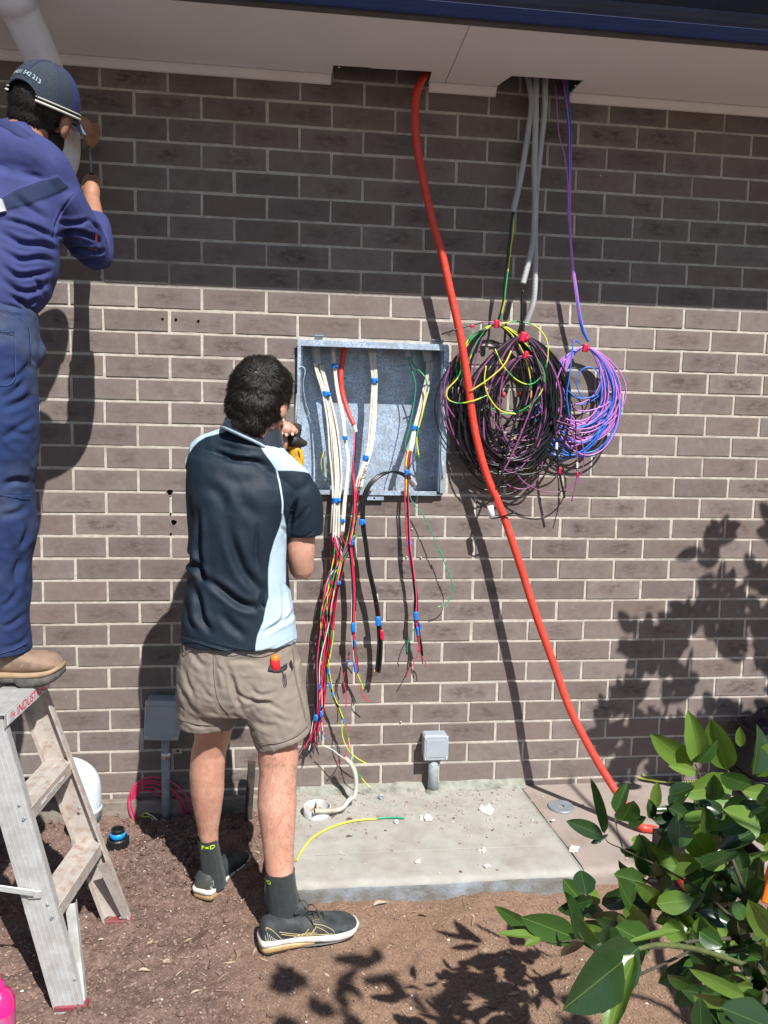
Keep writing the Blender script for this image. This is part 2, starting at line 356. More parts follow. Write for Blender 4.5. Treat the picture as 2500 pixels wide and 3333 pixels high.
mb.build('soil_grit', P1, None, kind='stuff', label='reddish soil crumbs and fine gravel scattered over the bare ground', cat='gravel')
mb = MB(); mb2 = MB()
def chunk(c, r, seed, flat=.7):
    V, Fc = ball((0, 0, 0), 1, 8); rr = np.random.RandomState(seed); V = V*(1+.28*rr.randn(len(V)))[:, None]*np.array([r*(1+.4*rr.rand()), r, r*flat]); a = rr.rand()*6
    R = np.array([[math.cos(a), -math.sin(a), 0], [math.sin(a), math.cos(a), 0], [0, 0, 1]]); return V @ R.T+np.array(c), Fc
for k in range(900):
    x, y = rnd.uniform(-.45, .72), rnd.uniform(-1.2, -.02)
    if rnd.random() < .45: x, y = rnd.gauss(.33, .14), rnd.gauss(-.28, .13)
    if x > .61 and y > -.67: continue
    r = .003+.009*rnd.random()**2.4; mb.add(*chunk((x, y, sz(x, y)+r*.3), r, k))
mb.build('soil_clods', SOIL, None, smooth=False, kind='stuff', label='crumbly brown soil clods heaped beside the concrete slab', cat='soil')
# twigs, straw and chips
STRAW = mat('straw', (.42, .33, .22), (.25, .17, .11), sc=20, rough=.9, coord='World')
mb = MB()
for k in range(300):
    x, y = rnd.uniform(-.4, 1.75), rnd.uniform(-1.35, -.1)
    if x > .6 and y > -.69: continue
    a = rnd.random()*6; L = rnd.uniform(.008, .035); c = np.array([x, y, sz(x, y)+.002]); d = np.array([math.cos(a), math.sin(a), rnd.uniform(-.1, .25)])*L; b = np.array([-d[1], d[0], 0])*.2*rnd.random()
    if rnd.random() < .5: mb.add(*tube([c-d, c+b, c+d], rnd.uniform(.0005, .0011), 4))
    else:
        s_ = np.cross(d, [0, 0, 1])*rnd.uniform(.12, .3); mb.add([c-d*.8, c-s_, c+d*.6, c+s_, c+(0, 0, .0015)], [(0, 1, 4), (1, 2, 4), (2, 3, 4), (3, 0, 4), (3, 2, 1, 0)])
mb.build('twig_litter', STRAW, None, kind='stuff', label='thin straw and twig litter strewn over the soil', cat='litter')

# ------------------------------------------------------------ brick wall
OP = (.722, 1.303, 1.222, 1.818)      # opening for the meter enclosure
wall = thing('brick_wall', 'grey brown brick wall with cream mortar behind both workers', 'wall')
def brick_geo(x0, x1, z0, z1, seed, cell):
    r = np.random.RandomState(seed); j = lambda: r.uniform(-.0010, .0010); bv = .0015; y0 = r.uniform(-.001, .001)
    o = [(x0+j(), z0+j()), (x1+j(), z0+j()), (x1+j(), z1+j()), (x0+j(), z1+j())]
    V = [(x, .05, z) for x, z in o]+[(x, y0+bv, z) for x, z in o]
    ins = [(1, 1), (-1, 1), (-1, -1), (1, -1)]
    V += [(x+a*bv, y0, z+b*bv) for (x, z), (a, b) in zip(o, ins)]
    Fc = [(8, 9, 10, 11)]+[(4+i, 4+(i+1) % 4, 8+(i+1) % 4, 8+i) for i in range(4)]+[(i, (i+1) % 4, 4+(i+1) % 4, 4+i) for i in range(4)]
    return V, Fc, [((v[0]-cell[0])/.230+.5, (v[2]-cell[1])/.076+.5) for v in V]
def brick_mesh(V, Fc, UV):
    me = mesh('brick', V, Fc, False, [BRICK]); u = me.uv_layers.new(name='uv')
    vi = np.empty(len(me.loops), int); me.loops.foreach_get('vertex_index', vi); u.data.foreach_set('uv', np.array(UV)[vi].ravel().astype(np.float32)); return me
VAR = [brick_mesh(*brick_geo(-.115, .115, -.038, .038, s, (0, 0))) for s in range(10)]
cand = []; cut = []
for row in range(-3, 35):
    z = wallz(row); off = .5 if row % 2 == 0 else 0
    for n_ in range(-8, 17):
        xc = (n_+off)*.24; x0, x1, z0, z1 = xc-.115, xc+.115, z-.038, z+.038
        if x1 < OP[0] or x0 > OP[1] or z1 < OP[2] or z0 > OP[3]:
            c = proj([[xc, 0, z]])[0]; m_ = 60
            inside = -m_ < c[0] < 2500+m_ and -m_ < c[1] < 3333+m_ and z > -.05 and z < 2.83
            hid = (c[0] < 60 and 500 < c[1]) or (620 < c[0] < 930 and 1500 < c[1] < 2300)   # behind the workers
            cand.append((0 if (inside and not hid) else 1, np.linalg.norm(np.array([xc, 0, z])-CAM), xc, z))
        else:
            for (a, b, c_, d) in ((x0, min(x1, OP[0]-.002), z0, z1), (max(x0, OP[1]+.002), x1, z0, z1), (max(x0, OP[0]), min(x1, OP[1]), z0, min(z1, OP[2]-.002)), (max(x0, OP[0]), min(x1, OP[1]), max(z0, OP[3]+.002), z1)):
                if b-a > .02 and d-c_ > .012: cut.append(brick_geo(a, b, c_, d, rnd.randrange(999), (xc, z)))
cand.sort()
for k, (f, d, x, z) in enumerate(cand[:300-0]):
    if k >= 286: break
    o = link('brick', VAR[rnd.randrange(10)], wall); o.location = (x+rnd.uniform(-.0015, .0015), rnd.uniform(-.0012, .0012), z+rnd.uniform(-.001, .001)); o.rotation_euler = (rnd.uniform(-.006, .006), rnd.uniform(-.003, .003), rnd.uniform(-.004, .004))
    if rnd.random() < .5: o.scale = (-1, 1, 1) if False else (1, 1, 1)
for V, Fc, UV in cut[:14]: link('brick', brick_mesh(V, Fc, UV), wall)
Vs, Fs, Us, n0 = [], [], [], 0
for V, Fc, UV in [brick_geo(x-.115, x+.115, z-.038, z+.038, rnd.randrange(999), (x, z)) for f, d, x, z in cand[286:]]+cut[14:]:
    Vs += V; Us += UV; Fs += [tuple(a+n0 for a in f) for f in Fc]; n0 = len(Vs)
o = link('brickwork', brick_mesh(Vs, Fs, Us), wall, kind='stuff')
mb = MB(); my = .0028
def mface(x0, x1, z0, z1):
    nx_, nz_ = max(2, int((x1-x0)/.02)), max(2, int((z1-z0)/.02)); xs = np.linspace(x0, x1, nx_); zs = np.linspace(z0, z1, nz_)
    X, Z = np.meshgrid(xs, zs, indexing='ij'); Y = my+.0006*np.sin(X*77+3*np.sin(Z*31))*np.sin(Z*91); i_ = np.arange(nx_*nz_).reshape(nx_, nz_)
    mb.add(np.stack([X, Y, Z], -1).reshape(-1, 3), np.stack([i_[:-1, :-1], i_[1:, :-1], i_[1:, 1:], i_[:-1, 1:]], -1).reshape(-1, 4).tolist())
mface(-1.95, OP[0], -.2, 2.99); mface(OP[1], 4.05, -.2, 2.99); mface(OP[0], OP[1], -.2, OP[2]); mface(OP[0], OP[1], OP[3], 2.99)
mb.add(*box(((OP[0]-1.95)/2, .16, 1.4), (OP[0]+1.95-.006, .1, 3.2))).add(*box(((OP[1]+4.05)/2, .16, 1.4), (4.05-OP[1]-.006, .1, 3.2)))
mb.build('mortar', MORTAR, wall)
# drilled holes: flat black discs on the brick face paint the dark inside, some with a broken rim
HOLE = mat('hole_dark', (.004, .003, .003), rough=1, spec=0); CHIP = mat('chipped_mortar', (.55, .50, .44), (.40, .33, .28), sc=60, rough=.95, bump=1, bsc=200, coord='World')
def hole(px, py, r, name='drill_hole', rim=True):
    c = W(px, py, 0); a = np.linspace(0, 2*math.pi, 17)[:-1]; rr = r*(1+.12*np.sin(a*3+px)+.08*np.sin(a*5))
    ring = lambda k, y: [(c[0]+k*q*math.cos(t), y, c[2]+k*q*math.sin(t)) for q, t in zip(rr, a)]
    V = ring(1.0, -.0016)+ring(.9, -.0012)+[(c[0], -.0012, c[2])]
    mb = MB(); mb.add(V, [(i, (i+1) % 16, 16+(i+1) % 16, 16+i) for i in range(16)], 1 if rim else 0); mb.add(V, [(16+i, 16+(i+1) % 16, 32) for i in range(16)], 0)
    mb.build(name, [HOLE, CHIP], wall)
hole(553, 1602, .013); hole(566, 1700, .0125); hole(557, 1737, .004, rim=False); hole(556, 1672, .004, rim=False)
for q_ in ((529, 1039), (573, 1040), (646, 1045)): hole(*q_, .005, rim=False)
SCR = mat('zinc_screw', (.6, .6, .58), rough=.4, metal=.9)
for px, py in ((1341, 1722), (1371, 1815), (1324, 1813), (1305, 2350), (1955, 571)):
    c = W(px, py, .002); link('screw', mesh('screw', *lathe([(0, .003), (.003, .0025), (.004, 0)], c, 10, (0, -1, 0)), True, [SCR]), wall)
SMG = mat('paint_smudge', (.32, .16, .12), (.25, .2, .18), sc=80, rough=.9, coord='World')

# ------------------------------------------------------------ eave, gutter
SZ = 2.785
eave = thing('eave', 'pale grey painted soffit under the roof edge above the brick wall', 'eave')
h1 = [G(1085, 213, SZ), G(1406, 233, SZ)]; h2 = [G(1666, 247, SZ), G(1900, 262, SZ)]
jx = G(1455, 255, SZ)[0]
def panel(xy, name='soffit_panel'):
    n_ = len(xy); V = [(x, y, SZ) for x, y in xy]+[(x, y, SZ+.006) for x, y in xy]
    mb = MB().add(V, [tuple(range(n_))[::-1], tuple(range(n_, 2*n_))]+[(i, (i+1) % n_, n_+(i+1) % n_, n_+i) for i in range(n_)]); return mb.build(name, FIBRO, eave)
yb = -.0015; ye = -.452
panel([(-2, yb), (-2, ye), (jx-.0015, ye), (jx-.0015, yb), (h1[1][0]+.004, yb), (h1[1][0], h1[1][1]), (h1[0][0]+.14, h1[0][1]-.001), (h1[0][0]+.13, h1[0][1]-.006), (h1[0][0], h1[0][1]), (h1[0][0]-.003, yb)])
panel([(jx+.0015, yb), (jx+.0015, ye), (4.1, ye), (4.1, yb), (h2[1][0]-.012, yb), (h2[1][0]-.01, -.02), (h2[1][0], h2[1][1]), (h2[0][0], h2[0][1]), (h2[0][0]-.02, h2[0][1]*.55), (h2[0][0]-.035, yb)])
link('joint_strip', mesh('joint_strip', *box((jx, (yb+ye)/2, SZ+.0072), (.05, .44, .002)), False, [FASC]), eave)
def cornice(x0, x1):
    pr = [(-.0025, .0), (-.026, 0), (-.026, -.004), (-.018, -.009), (-.012, -.016), (-.010, -.026), (-.0025, -.028)]
    V = [(x, y, SZ-.002+z) for x in (x0, x1) for y, z in pr]; n_ = len(pr)
    MB().add(V, [tuple(range(n_)), tuple(range(n_, 2*n_))[::-1]]+[(i, n_+i, n_+(i+1) % n_, (i+1) % n_) for i in range(n_)]).build('cornice', TRIM, eave)
cornice(-2, h1[0][0]-.004); cornice(h1[1][0]+.005, h2[0][0]-.03); cornice(h2[1][0]-.013, 4.1)
mb = MB().add(*box((1, -.466, SZ+.012), (6.2, .026, .04))); mb.build('fascia', FASC, eave)
mb = MB(); pr = [(-.62, 2.93), (-.62, 2.98), (.6, 3.5), (.6, 3.45)]; V = [(x, y, z) for x in (-2.1, 4.2) for y, z in pr]
mb.add(V, [(0, 1, 2, 3), (7, 6, 5, 4)]+[(i, 4+i, 4+(i+1) % 4, (i+1) % 4) for i in range(4)]); mb.build('roof', ROOF, eave)
MB().add(*box((1, .35, 2.98), (6.2, .02, .9))).build('sky_block_board', ROOF, eave)  # unseen board added to keep sky light out of the roof space
for nx_s in np.arange(-.5, 3.2, .45):
    for ny_s in (-.40, -.08): link('nail_head', mesh('nail_head', *lathe([(0, -.0012), (.0035, -.0008), (.0045, .0004)], (nx_s+.01*math.sin(nx_s*9), ny_s, SZ), 10), True, [FIBRO]), eave)
gut = thing('gutter', 'dark blue metal gutter running along the roof edge', 'gutter')
def prism(pr, x0, x1, name, m, parent, th=.0015):
    pr = np.array(pr); T = np.gradient(pr, axis=0); Nn = np.stack([T[:, 1], -T[:, 0]], 1); Nn /= np.linalg.norm(Nn, axis=1)[:, None]; q = np.r_[pr, (pr+Nn*th)[::-1]]; n_ = len(q)
    V = [(x, y, z) for x in (x0, x1) for y, z in q]
    return MB().add(V, [tuple(range(n_)), tuple(range(n_, 2*n_))[::-1]]+[(i, n_+i, n_+(i+1) % n_, (i+1) % n_) for i in range(n_)]).build(name, m, parent)
prism([(-.481, 2.86), (-.482, 2.784), (-.50, 2.782), (-.523, 2.784), (-.526, 2.788), (-.531, 2.784), (-.56, 2.785)], -2.1, 4.2, 'gutter_base', BLUE, gut)
prism([(-.5615, 2.786), (-.572, 2.789), (-.580, 2.787), (-.588, 2.789), (-.600, 2.797), (-.604, 2.795), (-.612, 2.803)], -2.1, 4.2, 'gutter_bead', mat('gutter_shade', (.03, .055, .13), (.02, .04, .09), sc=6, rough=.5, coord='World'), gut)
prism([(-.6135, 2.804), (-.66, 2.858), (-.72, 2.925), (-.80, 3.018)], -2.1, 4.2, 'gutter_front', GUTDK, gut)  # shaped to lean outward so the sun misses it and it stays dark
# ------------------------------------------------------------ downpipe at the left
dp = thing('downpipe', 'white plastic downpipe slanting from the gutter to the wall behind the capped worker', 'downpipe')
pa = [W(30, -60, .50), W(50, 0, .47), W(137, 195, .31), W(185, 340, .17)]
link('pipe', mesh('pipe', *tube(smooth_path(pa, 6), .055, 28), True, [PVC]), dp)
link('socket', mesh('socket', *tube(np.array([W(20, -70, .52), W(38, -20, .485), W(60, 30, .455)]), [.0600, .0605, .0600], 28), True, [PVC]), dp)
pe = smooth_path([W(180, 320, .185), W(200, 420, .12), W(203, 500, .10), W(180, 570, .11), W(135, 625, .13)], 8)
link('elbow', mesh('elbow', *tube(pe, [.0585, .0585, .059, .0585, .0585], 28), True, [PVC]), dp)
link('elbow_collar', mesh('elbow_collar', *tube(pe[3:9], .0625, 28), True, [PVC]), dp)

# ------------------------------------------------------------ slabs and kerb
def slab(name, out, prof, m, mf, seed):
    # outline along the front edge then wall side; prof: rounding of the front edge
    (xl0, xl1), (xr0, xr1), yf = out; nx_ = 60; ys = [-.001]+list(np.linspace(-.05, yf+.03, 14)); rows = [(y, 0) for y in ys]+[(yf+.018, -.002), (yf+.008, -.007), (yf+.002, -.017), (yf, -.03), (yf-.001, -.07), (yf-.002, -.11), (yf, -.2)]
    V = []
    for y, z in rows:
        f = min(1, max(0, y/yf)); a = xl0+(xl1-xl0)*f; b = xr0+(xr1-xr0)*f
        for i in range(nx_): V.append((a+(b-a)*i/(nx_-1), y, z))
    V = np.array(V); V[:, 2] += prof; k = vnoise(V, 14, seed)*.0012; V[:, 2] += np.where(V[:, 2] > prof-.02, k, 0); V[:, 1] += np.where(V[:, 2] < prof-.012, vnoise(V, 22, seed+1)*.0022, 0)
    Fc = []; I = []
    for j in range(len(rows)-1):
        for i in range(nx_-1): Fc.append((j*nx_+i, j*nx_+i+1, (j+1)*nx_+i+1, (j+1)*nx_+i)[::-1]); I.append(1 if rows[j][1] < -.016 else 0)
    n0 = len(V); L = [j*nx_ for j in range(len(rows))]; Rr = [j*nx_+nx_-1 for j in range(len(rows))]
    V = list(map(tuple, V))
    for side, rev in ((L, False), (Rr, True)):
        base = len(V); V += [(V[s][0], V[s][1], -.22) for s in side]
        for j in range(len(side)-1):
            f = (side[j], side[j+1], base+j+1, base+j); Fc.append(f[::-1] if rev else f); I.append(1)
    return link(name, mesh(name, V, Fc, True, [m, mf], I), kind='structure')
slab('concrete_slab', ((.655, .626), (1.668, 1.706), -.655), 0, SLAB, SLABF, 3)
slab('side_path', ((1.673, 1.712), (3.4, 3.4), -.64), -.003, SLAB2, SLAB2, 8)
link('score_line', mesh('s', *tube(smooth_path([[.69, -.478, .0005], [1.0, -.476, .0008], [1.3, -.478, .0006], [1.62, -.482, .0005]], 8), .0018, 4), True, [SLAB]), kind='structure')
# mortar fillet along the wall foot, rubble on the slab
t = np.linspace(.66, 1.69, 90); V = []; 
for x in t:
    k = .5+.5*abs(math.sin(x*9)+.4*math.sin(x*31)); h = .012+.014*k*(1 if x > .9 else .5); d = .018+.018*k
    V += [(x, .004, h+.005), (x, -.004, h), (x, -d*.5, h*.55), (x, -d, .0)]
Fc = [(i*4+j, i*4+j+1, (i+1)*4+j+1, (i+1)*4+j) for i in range(len(t)-1) for j in range(3)]
link('mortar_fillet', mesh('mortar_fillet', V, Fc, True, [MOSS]), kind='structure')
CRUMB = mat('crumb', (.42, .36, .30), (.20, .12, .09), sc=50, rough=.95, coord='World', c3=(.6, .56, .5), sc3=70)
mb = MB()
for k in range(950):
    x = rnd.uniform(.66, 1.68); y = -.02-abs(rnd.gauss(0, .2)); 
    if y < -.62: continue
    r = .0012+.0042*rnd.random()**3.5; mb.add(*chunk((x, y, r*.35), r, k, .6))
mb.build('slab_crumbs', CRUMB, None, kind='stuff', label='small masonry crumbs and dirt scattered on the concrete slab', cat='rubble')
STONE = mat('pale_stone', (.70, .66, .60), (.60, .55, .48), sc=40, rough=.95, bump=.8, bsc=90)
for px, py, r, lab in ((1385, 2663, .024, 'pale stone chip near the middle of the slab'), (1580, 2637, .030, 'largest pale broken stone lying on the slab toward its right side'), (1360, 2803, .010, 'tiny white stone chip near the front of the slab, left one of two'), (1585, 2818, .011, 'small white stone near the front edge of the slab, right one of two'), (1572, 2768, .014, 'flat white flake of stone on the slab between larger and small chip'), (1868, 2764, .015, 'white stone on the seam between the slab and the side path'), (1800, 2670, .007, 'small grey pebble on the seam just below the metal ring')):
    c = G(px, py, .004); link('stone', mesh('stone', *chunk(c, r, px, .42), False, [STONE]), None, lab, 'stone', 'pale stones on the slab')
# washer-like cover disc, pipe collar
GALV2 = mat('grey_zinc', (.30, .33, .35), (.22, .25, .27), sc=30, rough=.6, metal=.4, coord='World')
c = G(1826, 2628, -.003)
link('ring_disc', mesh('ring_disc', *lathe([(.013, .001), (.013, .007), (.050, .008), (.053, .004), (.053, 0)], c, 32), False, [GALV2]), None, 'grey round flat ring with a hole lying on the pale side path', 'ring')
PAINTED = mat('cement_smeared_pvc', (.62, .64, .62), (.42, .41, .37), sc=28, rough=.8, bump=.6, bsc=90, coord='World')
pc = thing('pipe_stub', 'white cement smeared pipe stub standing open on the slab beside the worker leg', 'pipe'); c0 = G(1032, 2650, 0)
link('sleeve', mesh('sleeve', *lathe([(.052, 0), (.053, .034), (.0505, .035), (.049, .033), (.049, .002)], c0, 32), True, [PAINTED]), pc)
link('sleeve_floor', mesh('f', *lathe([(0, .004), (.049, .004)], c0, 20), False, [CRUMB]), pc)
link('divider', mesh('d', *box(c0+(.0, 0, .017), (.004, .094, .028)), False, [PAINTED]), pc)
# timber sleeper and stake at the wall foot
MB().add(*bbox((-.08, -.018, -.05), (1.34, .03, .10), .004)).build('timber_edging', TIMBER, None, label='weathered grey timber edging board along the foot of the wall at left', cat='edging board')
MB().add(*bbox((.548, -.10, .02), (.030, .022, .32), .004, Matrix.Rotation(.06, 3, 'Y'))).build('timber_stake', mat('dark_timber', (.06, .045, .035), (.03, .022, .018), sc=30, rough=.9, bump=.5, bsc=90, coord='World'), None, label='dark timber stake standing at the wall foot between the worker legs', cat='stake')
# ------------------------------------------------------------ meter enclosure let into the wall
def galv_mat():
    m = mat('galvanised', (.42, .46, .52), rough=.38, metal=.35, spec=.5); n, l, b = nodes_of(m)
    g = n.new('ShaderNodeNewGeometry'); v = n.new('ShaderNodeTexVoronoi'); v.inputs['Scale'].default_value = 210; v.inputs['Randomness'].default_value = 1; l.new(g.outputs['Position'], v.inputs['Vector'])
    cr = n.new('ShaderNodeMapRange'); cr.inputs[3].default_value = .0; cr.inputs[4].default_value = 1; sp = n.new('ShaderNodeSeparateColor'); l.new(v.outputs['Color'], sp.inputs[0]); l.new(sp.outputs[0], cr.inputs[0])
    t = n.new('ShaderNodeTexNoise'); t.inputs['Scale'].default_value = 14; t.inputs['Detail'].default_value = 6; l.new(g.outputs['Position'], t.inputs['Vector'])
    mx = n.new('ShaderNodeMix'); mx.data_type = 'RGBA'; l.new(cr.outputs[0], mx.inputs[0]); mx.inputs[6].default_value = (.26, .34, .46, 1); mx.inputs[7].default_value = (.60, .72, .88, 1)  # spangle tinted blue to paint in the reflected sky
    m2 = n.new('ShaderNodeMapRange'); m2.inputs[1].default_value = .4; m2.inputs[2].default_value = .7; l.new(t.outputs['Fac'], m2.inputs[0])
    m3 = n.new('ShaderNodeMix'); m3.data_type = 'RGBA'; l.new(m2.outputs[0], m3.inputs[0]); l.new(mx.outputs[2], m3.inputs[6]); m3.inputs[7].default_value = (.32, .36, .40, 1); l.new(m3.outputs[2], b.inputs['Base Color'])
    r = n.new('ShaderNodeMapRange'); r.inputs[3].default_value = .28; r.inputs[4].default_value = .55; l.new(sp.outputs[1], r.inputs[0]); l.new(r.outputs[0], b.inputs['Roughness'])
    return m
GALV = galv_mat()
BLK = mat('black_plastic', (.012, .012, .013), rough=.45); DIRT = mat('enclosure_dirt', (.34, .24, .18), (.22, .15, .11), sc=50, rough=.95, bump=.8, bsc=200, coord='World')
enc = thing('metal_enclosure', 'open galvanised metal meter enclosure set into the brick wall', 'enclosure')
ex0, ex1, ez0, ez1, yf, yb_ = .724, 1.301, 1.226, 1.815, -.022, .140; t_ = .0022
MB().add(*box(((ex0+ex1)/2, yb_, (ez0+ez1)/2), (ex1-ex0, t_, ez1-ez0))).build('back_panel', GALV, enc)
for nm, c, s in (('side_panel', (ex0+t_/2, (yf+yb_)/2, (ez0+ez1)/2), (t_, yb_-yf-.003, ez1-ez0-.006)), ('side_panel', (ex1-t_/2, (yf+yb_)/2, (ez0+ez1)/2), (t_, yb_-yf-.003, ez1-ez0-.006)),
                 ('top_panel', ((ex0+ex1)/2, (yf+yb_)/2, ez1-t_/2), (ex1-ex0, yb_-yf-.003, t_)), ('bottom_panel', ((ex0+ex1)/2, (yf+yb_)/2, ez0+t_/2), (ex1-ex0, yb_-yf-.003, t_))):
    MB().add(*box(c, s)).build(nm, GALV, enc)
fr = MB()
fr.add(*bbox(((ex0+ex1)/2, yf-.001, ez1-.010), (ex1-ex0+.012, .004, .024), .001)).add(*bbox(((ex0+ex1)/2-.012, yf-.001, ez0+.007), (ex1-ex0-.03, .004, .018), .001))
fr.add(*bbox((ex0+.002, yf-.0012, (ez0+ez1)/2), (.013, .004, ez1-ez0-.026), .001)).add(*bbox((ex1-.003, yf-.0012, (ez0+ez1)/2-.004), (.021, .004, ez1-ez0-.026), .001))
fr.add(*bbox((ex1-.0185, yf+.012, (ez0+ez1)/2), (.0018, .024, ez1-ez0-.03), .0005)).add(*bbox((ex0+.0125, yf+.012, (ez0+ez1)/2), (.0015, .024, ez1-ez0-.03), .0005))
fr.build('front_flange', GALV, enc)
c = W(1222, 1622, .018); MB().add(*bbox(c, (.066, .003, .016), .001)).add(*bbox(c+(0, .006, .009), (.05, .012, .002), .0006)).build('latch_plate', GALV, enc)
link('latch_hole', mesh('l', *lathe([(0, .0022), (.004, .0022)], c+(-.005, 0, .001), 12, (0, -1, 0)), False, [HOLE]), enc)
for z_ in (1.70, 1.33): link('hinge_pin', mesh('h', *rod((ex1-.006, yf-.006, z_+.035), (ex1-.006, yf-.006, z_-.035), .0035, 8), True, [GALV]), enc)
z4 = lambda x, y: (900+.3617*x, 1050+.3617*y); q4 = lambda x, y: (900+.4294*x, 1750+.4294*y)
P4 = lambda pts, ds: [W(*z4(x, y), d) for (x, y), d in zip(pts, ds)]
link('stay_wire', mesh('s', *tube(smooth_path(P4([(205, 402), (240, 400), (258, 440), (240, 560), (262, 720), (292, 810), (285, 840), (235, 852)], [.03]*8), 6), .0017, 8), True, [GALV]), enc)
MB().add(*bbox(W(*z4(385, 121), .0), (.032, .024, .003), .001)).add(*bbox(W(*z4(1450, 160), .0), (.05, .024, .003), .001)).build('top_tab', GALV, enc)
for x, y, r in ((310, 365, .016), (720, 350, .010), (950, 355, .010), (1053, 350, .008), (620, 340, .0095), (500, 345, .0095), (1155, 360, .012), (320, 1085, .022), (600, 1110, .008), (940, 1105, .009), (1035, 1120, .008), (815, 1080, .016), (850, 380, .026), (1300, 400, .015)):
    c = W(*z4(x, y), -.1382); a = np.arange(25)*2*math.pi/24; link('knockout', mesh('k', *tube(np.stack([c[0]+r*np.cos(a[:-1]), np.full(24, c[1]), c[2]+r*np.sin(a[:-1])], 1), .0009, 4, closed=True), True, [GALV]), enc)
MB().add(*box(((ex0+ex1)/2, .075, ez0+.0035), (ex1-ex0-.01, .125, .003))).build('dirt_layer', DIRT, enc)
mb = MB()
for k in range(160): r = .001+.003*rnd.random()**2; mb.add(*chunk((rnd.uniform(ex0+.02, ex1-.02), rnd.uniform(.0, .13), ez0+.005+r*.4), r, k))
mb.build('dirt_crumbs', DIRT, enc, kind='stuff')

# ------------------------------------------------------------ cables
def wmat(name, c, rough=.38, c2=None): return mat(name, c, c2, sc=55, rough=rough, spec=.5)
WHT = wmat('cream_sheath', (.72, .69, .60), .45, (.62, .58, .49)); RED = wmat('red_core', (.62, .03, .09)); BLA = wmat('black_core', (.012, .012, .013), .3)
BLU = wmat('blue_core', (.03, .20, .62)); WCO = wmat('white_core', (.75, .75, .72)); TAPE = mat('blue_tape', (.01, .20, .70), (.01, .15, .55), sc=90, rough=.35, bump=.4, bsc=240, coord='World'); RTAPE = mat('red_tape', (.72, .01, .06), (.5, .01, .04), sc=90, rough=.35, bump=.4, bsc=240, coord='World')
PUR = wmat('purple_cable', (.26, .08, .20), .35); PNK = wmat('violet_cable', (.52, .20, .58), .35); SKY = wmat('blue_cable', (.015, .17, .70), .35); GRNW = wmat('green_core', (.01, .30, .16)); YEL = wmat('yellow_core', (.65, .68, .05)); COP = mat('copper', (.8, .36, .2), rough=.3, metal=.9)
ORG = mat('orange_conduit', (.76, .062, .035), (.66, .05, .03), sc=9, rough=.40, spec=.5, coord='World', c3=(.62, .09, .06), sc3=45, bump=.2, bsc=70); REDD = ORG
GREY = mat('grey_conduit', (.50, .51, .51), (.42, .43, .43), sc=12, rough=.5, coord='World')
def earth_mat():
    m = mat('earth_wire', (.62, .66, .06), rough=.35); n, l, b = nodes_of(m)
    g = n.new('ShaderNodeNewGeometry'); w_ = n.new('ShaderNodeTexNoise'); w_.inputs['Scale'].default_value = 16; w_.inputs['Detail'].default_value = 0; l.new(g.outputs['Position'], w_.inputs[0])
    mr = n.new('ShaderNodeMapRange'); mr.inputs[1].default_value = .47; mr.inputs[2].default_value = .49; l.new(w_.outputs['Fac'], mr.inputs[0])
    mx = n.new('ShaderNodeMix'); mx.data_type = 'RGBA'; l.new(mr.outputs[0], mx.inputs[0]); mx.inputs[6].default_value = (.66, .70, .05, 1); mx.inputs[7].default_value = (.03, .34, .08, 1); l.new(mx.outputs[2], b.inputs['Base Color']); return m
EAR = earth_mat()
def cable(P, r, m, parent, name='cable', seg=7, **k): return link(name, mesh(name, *tube(P, r, seg), True, [m]), parent, **k)
def strands(parent, P, cols, r, spread, name='cable', n=10, ends=None, jit=.3, seed=1, flat=.5, tipfan=0, wav=1.0):
    C0 = smooth_path(P, n); rr = np.random.RandomState(seed); s = np.linspace(0, 1, len(C0)); sp = np.interp(s, np.linspace(0, 1, len(spread)), spread) if not np.isscalar(spread) else np.full(len(C0), spread)
    L = np.linalg.norm(np.diff(C0, axis=0), axis=1).sum()
    for i, m in enumerate(cols):
        u = (i+.5)/len(cols)*2-1 if len(cols) > 1 else 0; ph = rr.rand()*6.28; tw = rr.uniform(2, 6)*L*wav
        off = u*(1-jit)+jit*np.sin(ph+tw*s)+.35*wav*jit*np.sin(ph*2+2.7*tw*s); dep = flat*np.sin(ph*3+tw*.8*s+i*2.4)
        fan = (np.clip(s-.82, 0, 1)/.18)**1.5*tipfan
        Q = C0+np.stack([off*sp+fan*rr.uniform(-1, 1), dep*sp-r*2+fan*rr.uniform(-.8, .4), fan*rr.uniform(-.3, .5)], 1)
        k = len(Q)-(rr.randint(0, max(1, len(Q)//9)) if tipfan else 0); cable(Q[:k], r, m, parent, name)
    return C0
def tape(parent, c, wd, h, m=None, tilt=0, dp=.012, flag=True):
    V, Fc = lathe([(.5, -.5), (.53, -.3), (.52, 0), (.54, .3), (.5, .5), (.2, .5)], (0, 0, 0), 14); V = V*np.array([wd, dp, h]); V[:, 0] += .03*wd*np.sin(V[:, 2]*900)
    mb = MB().add(V, Fc)
    if flag: mb.add(*box((wd*.42, -dp*.62, -.1*h), (wd*.35, .0012, h*.7), Matrix.Rotation(.25, 3, 'Y')))
    o = mb.build('tape', m or TAPE, parent, smooth=True); o.location = c; o.rotation_euler = (0, tilt, 0); return o
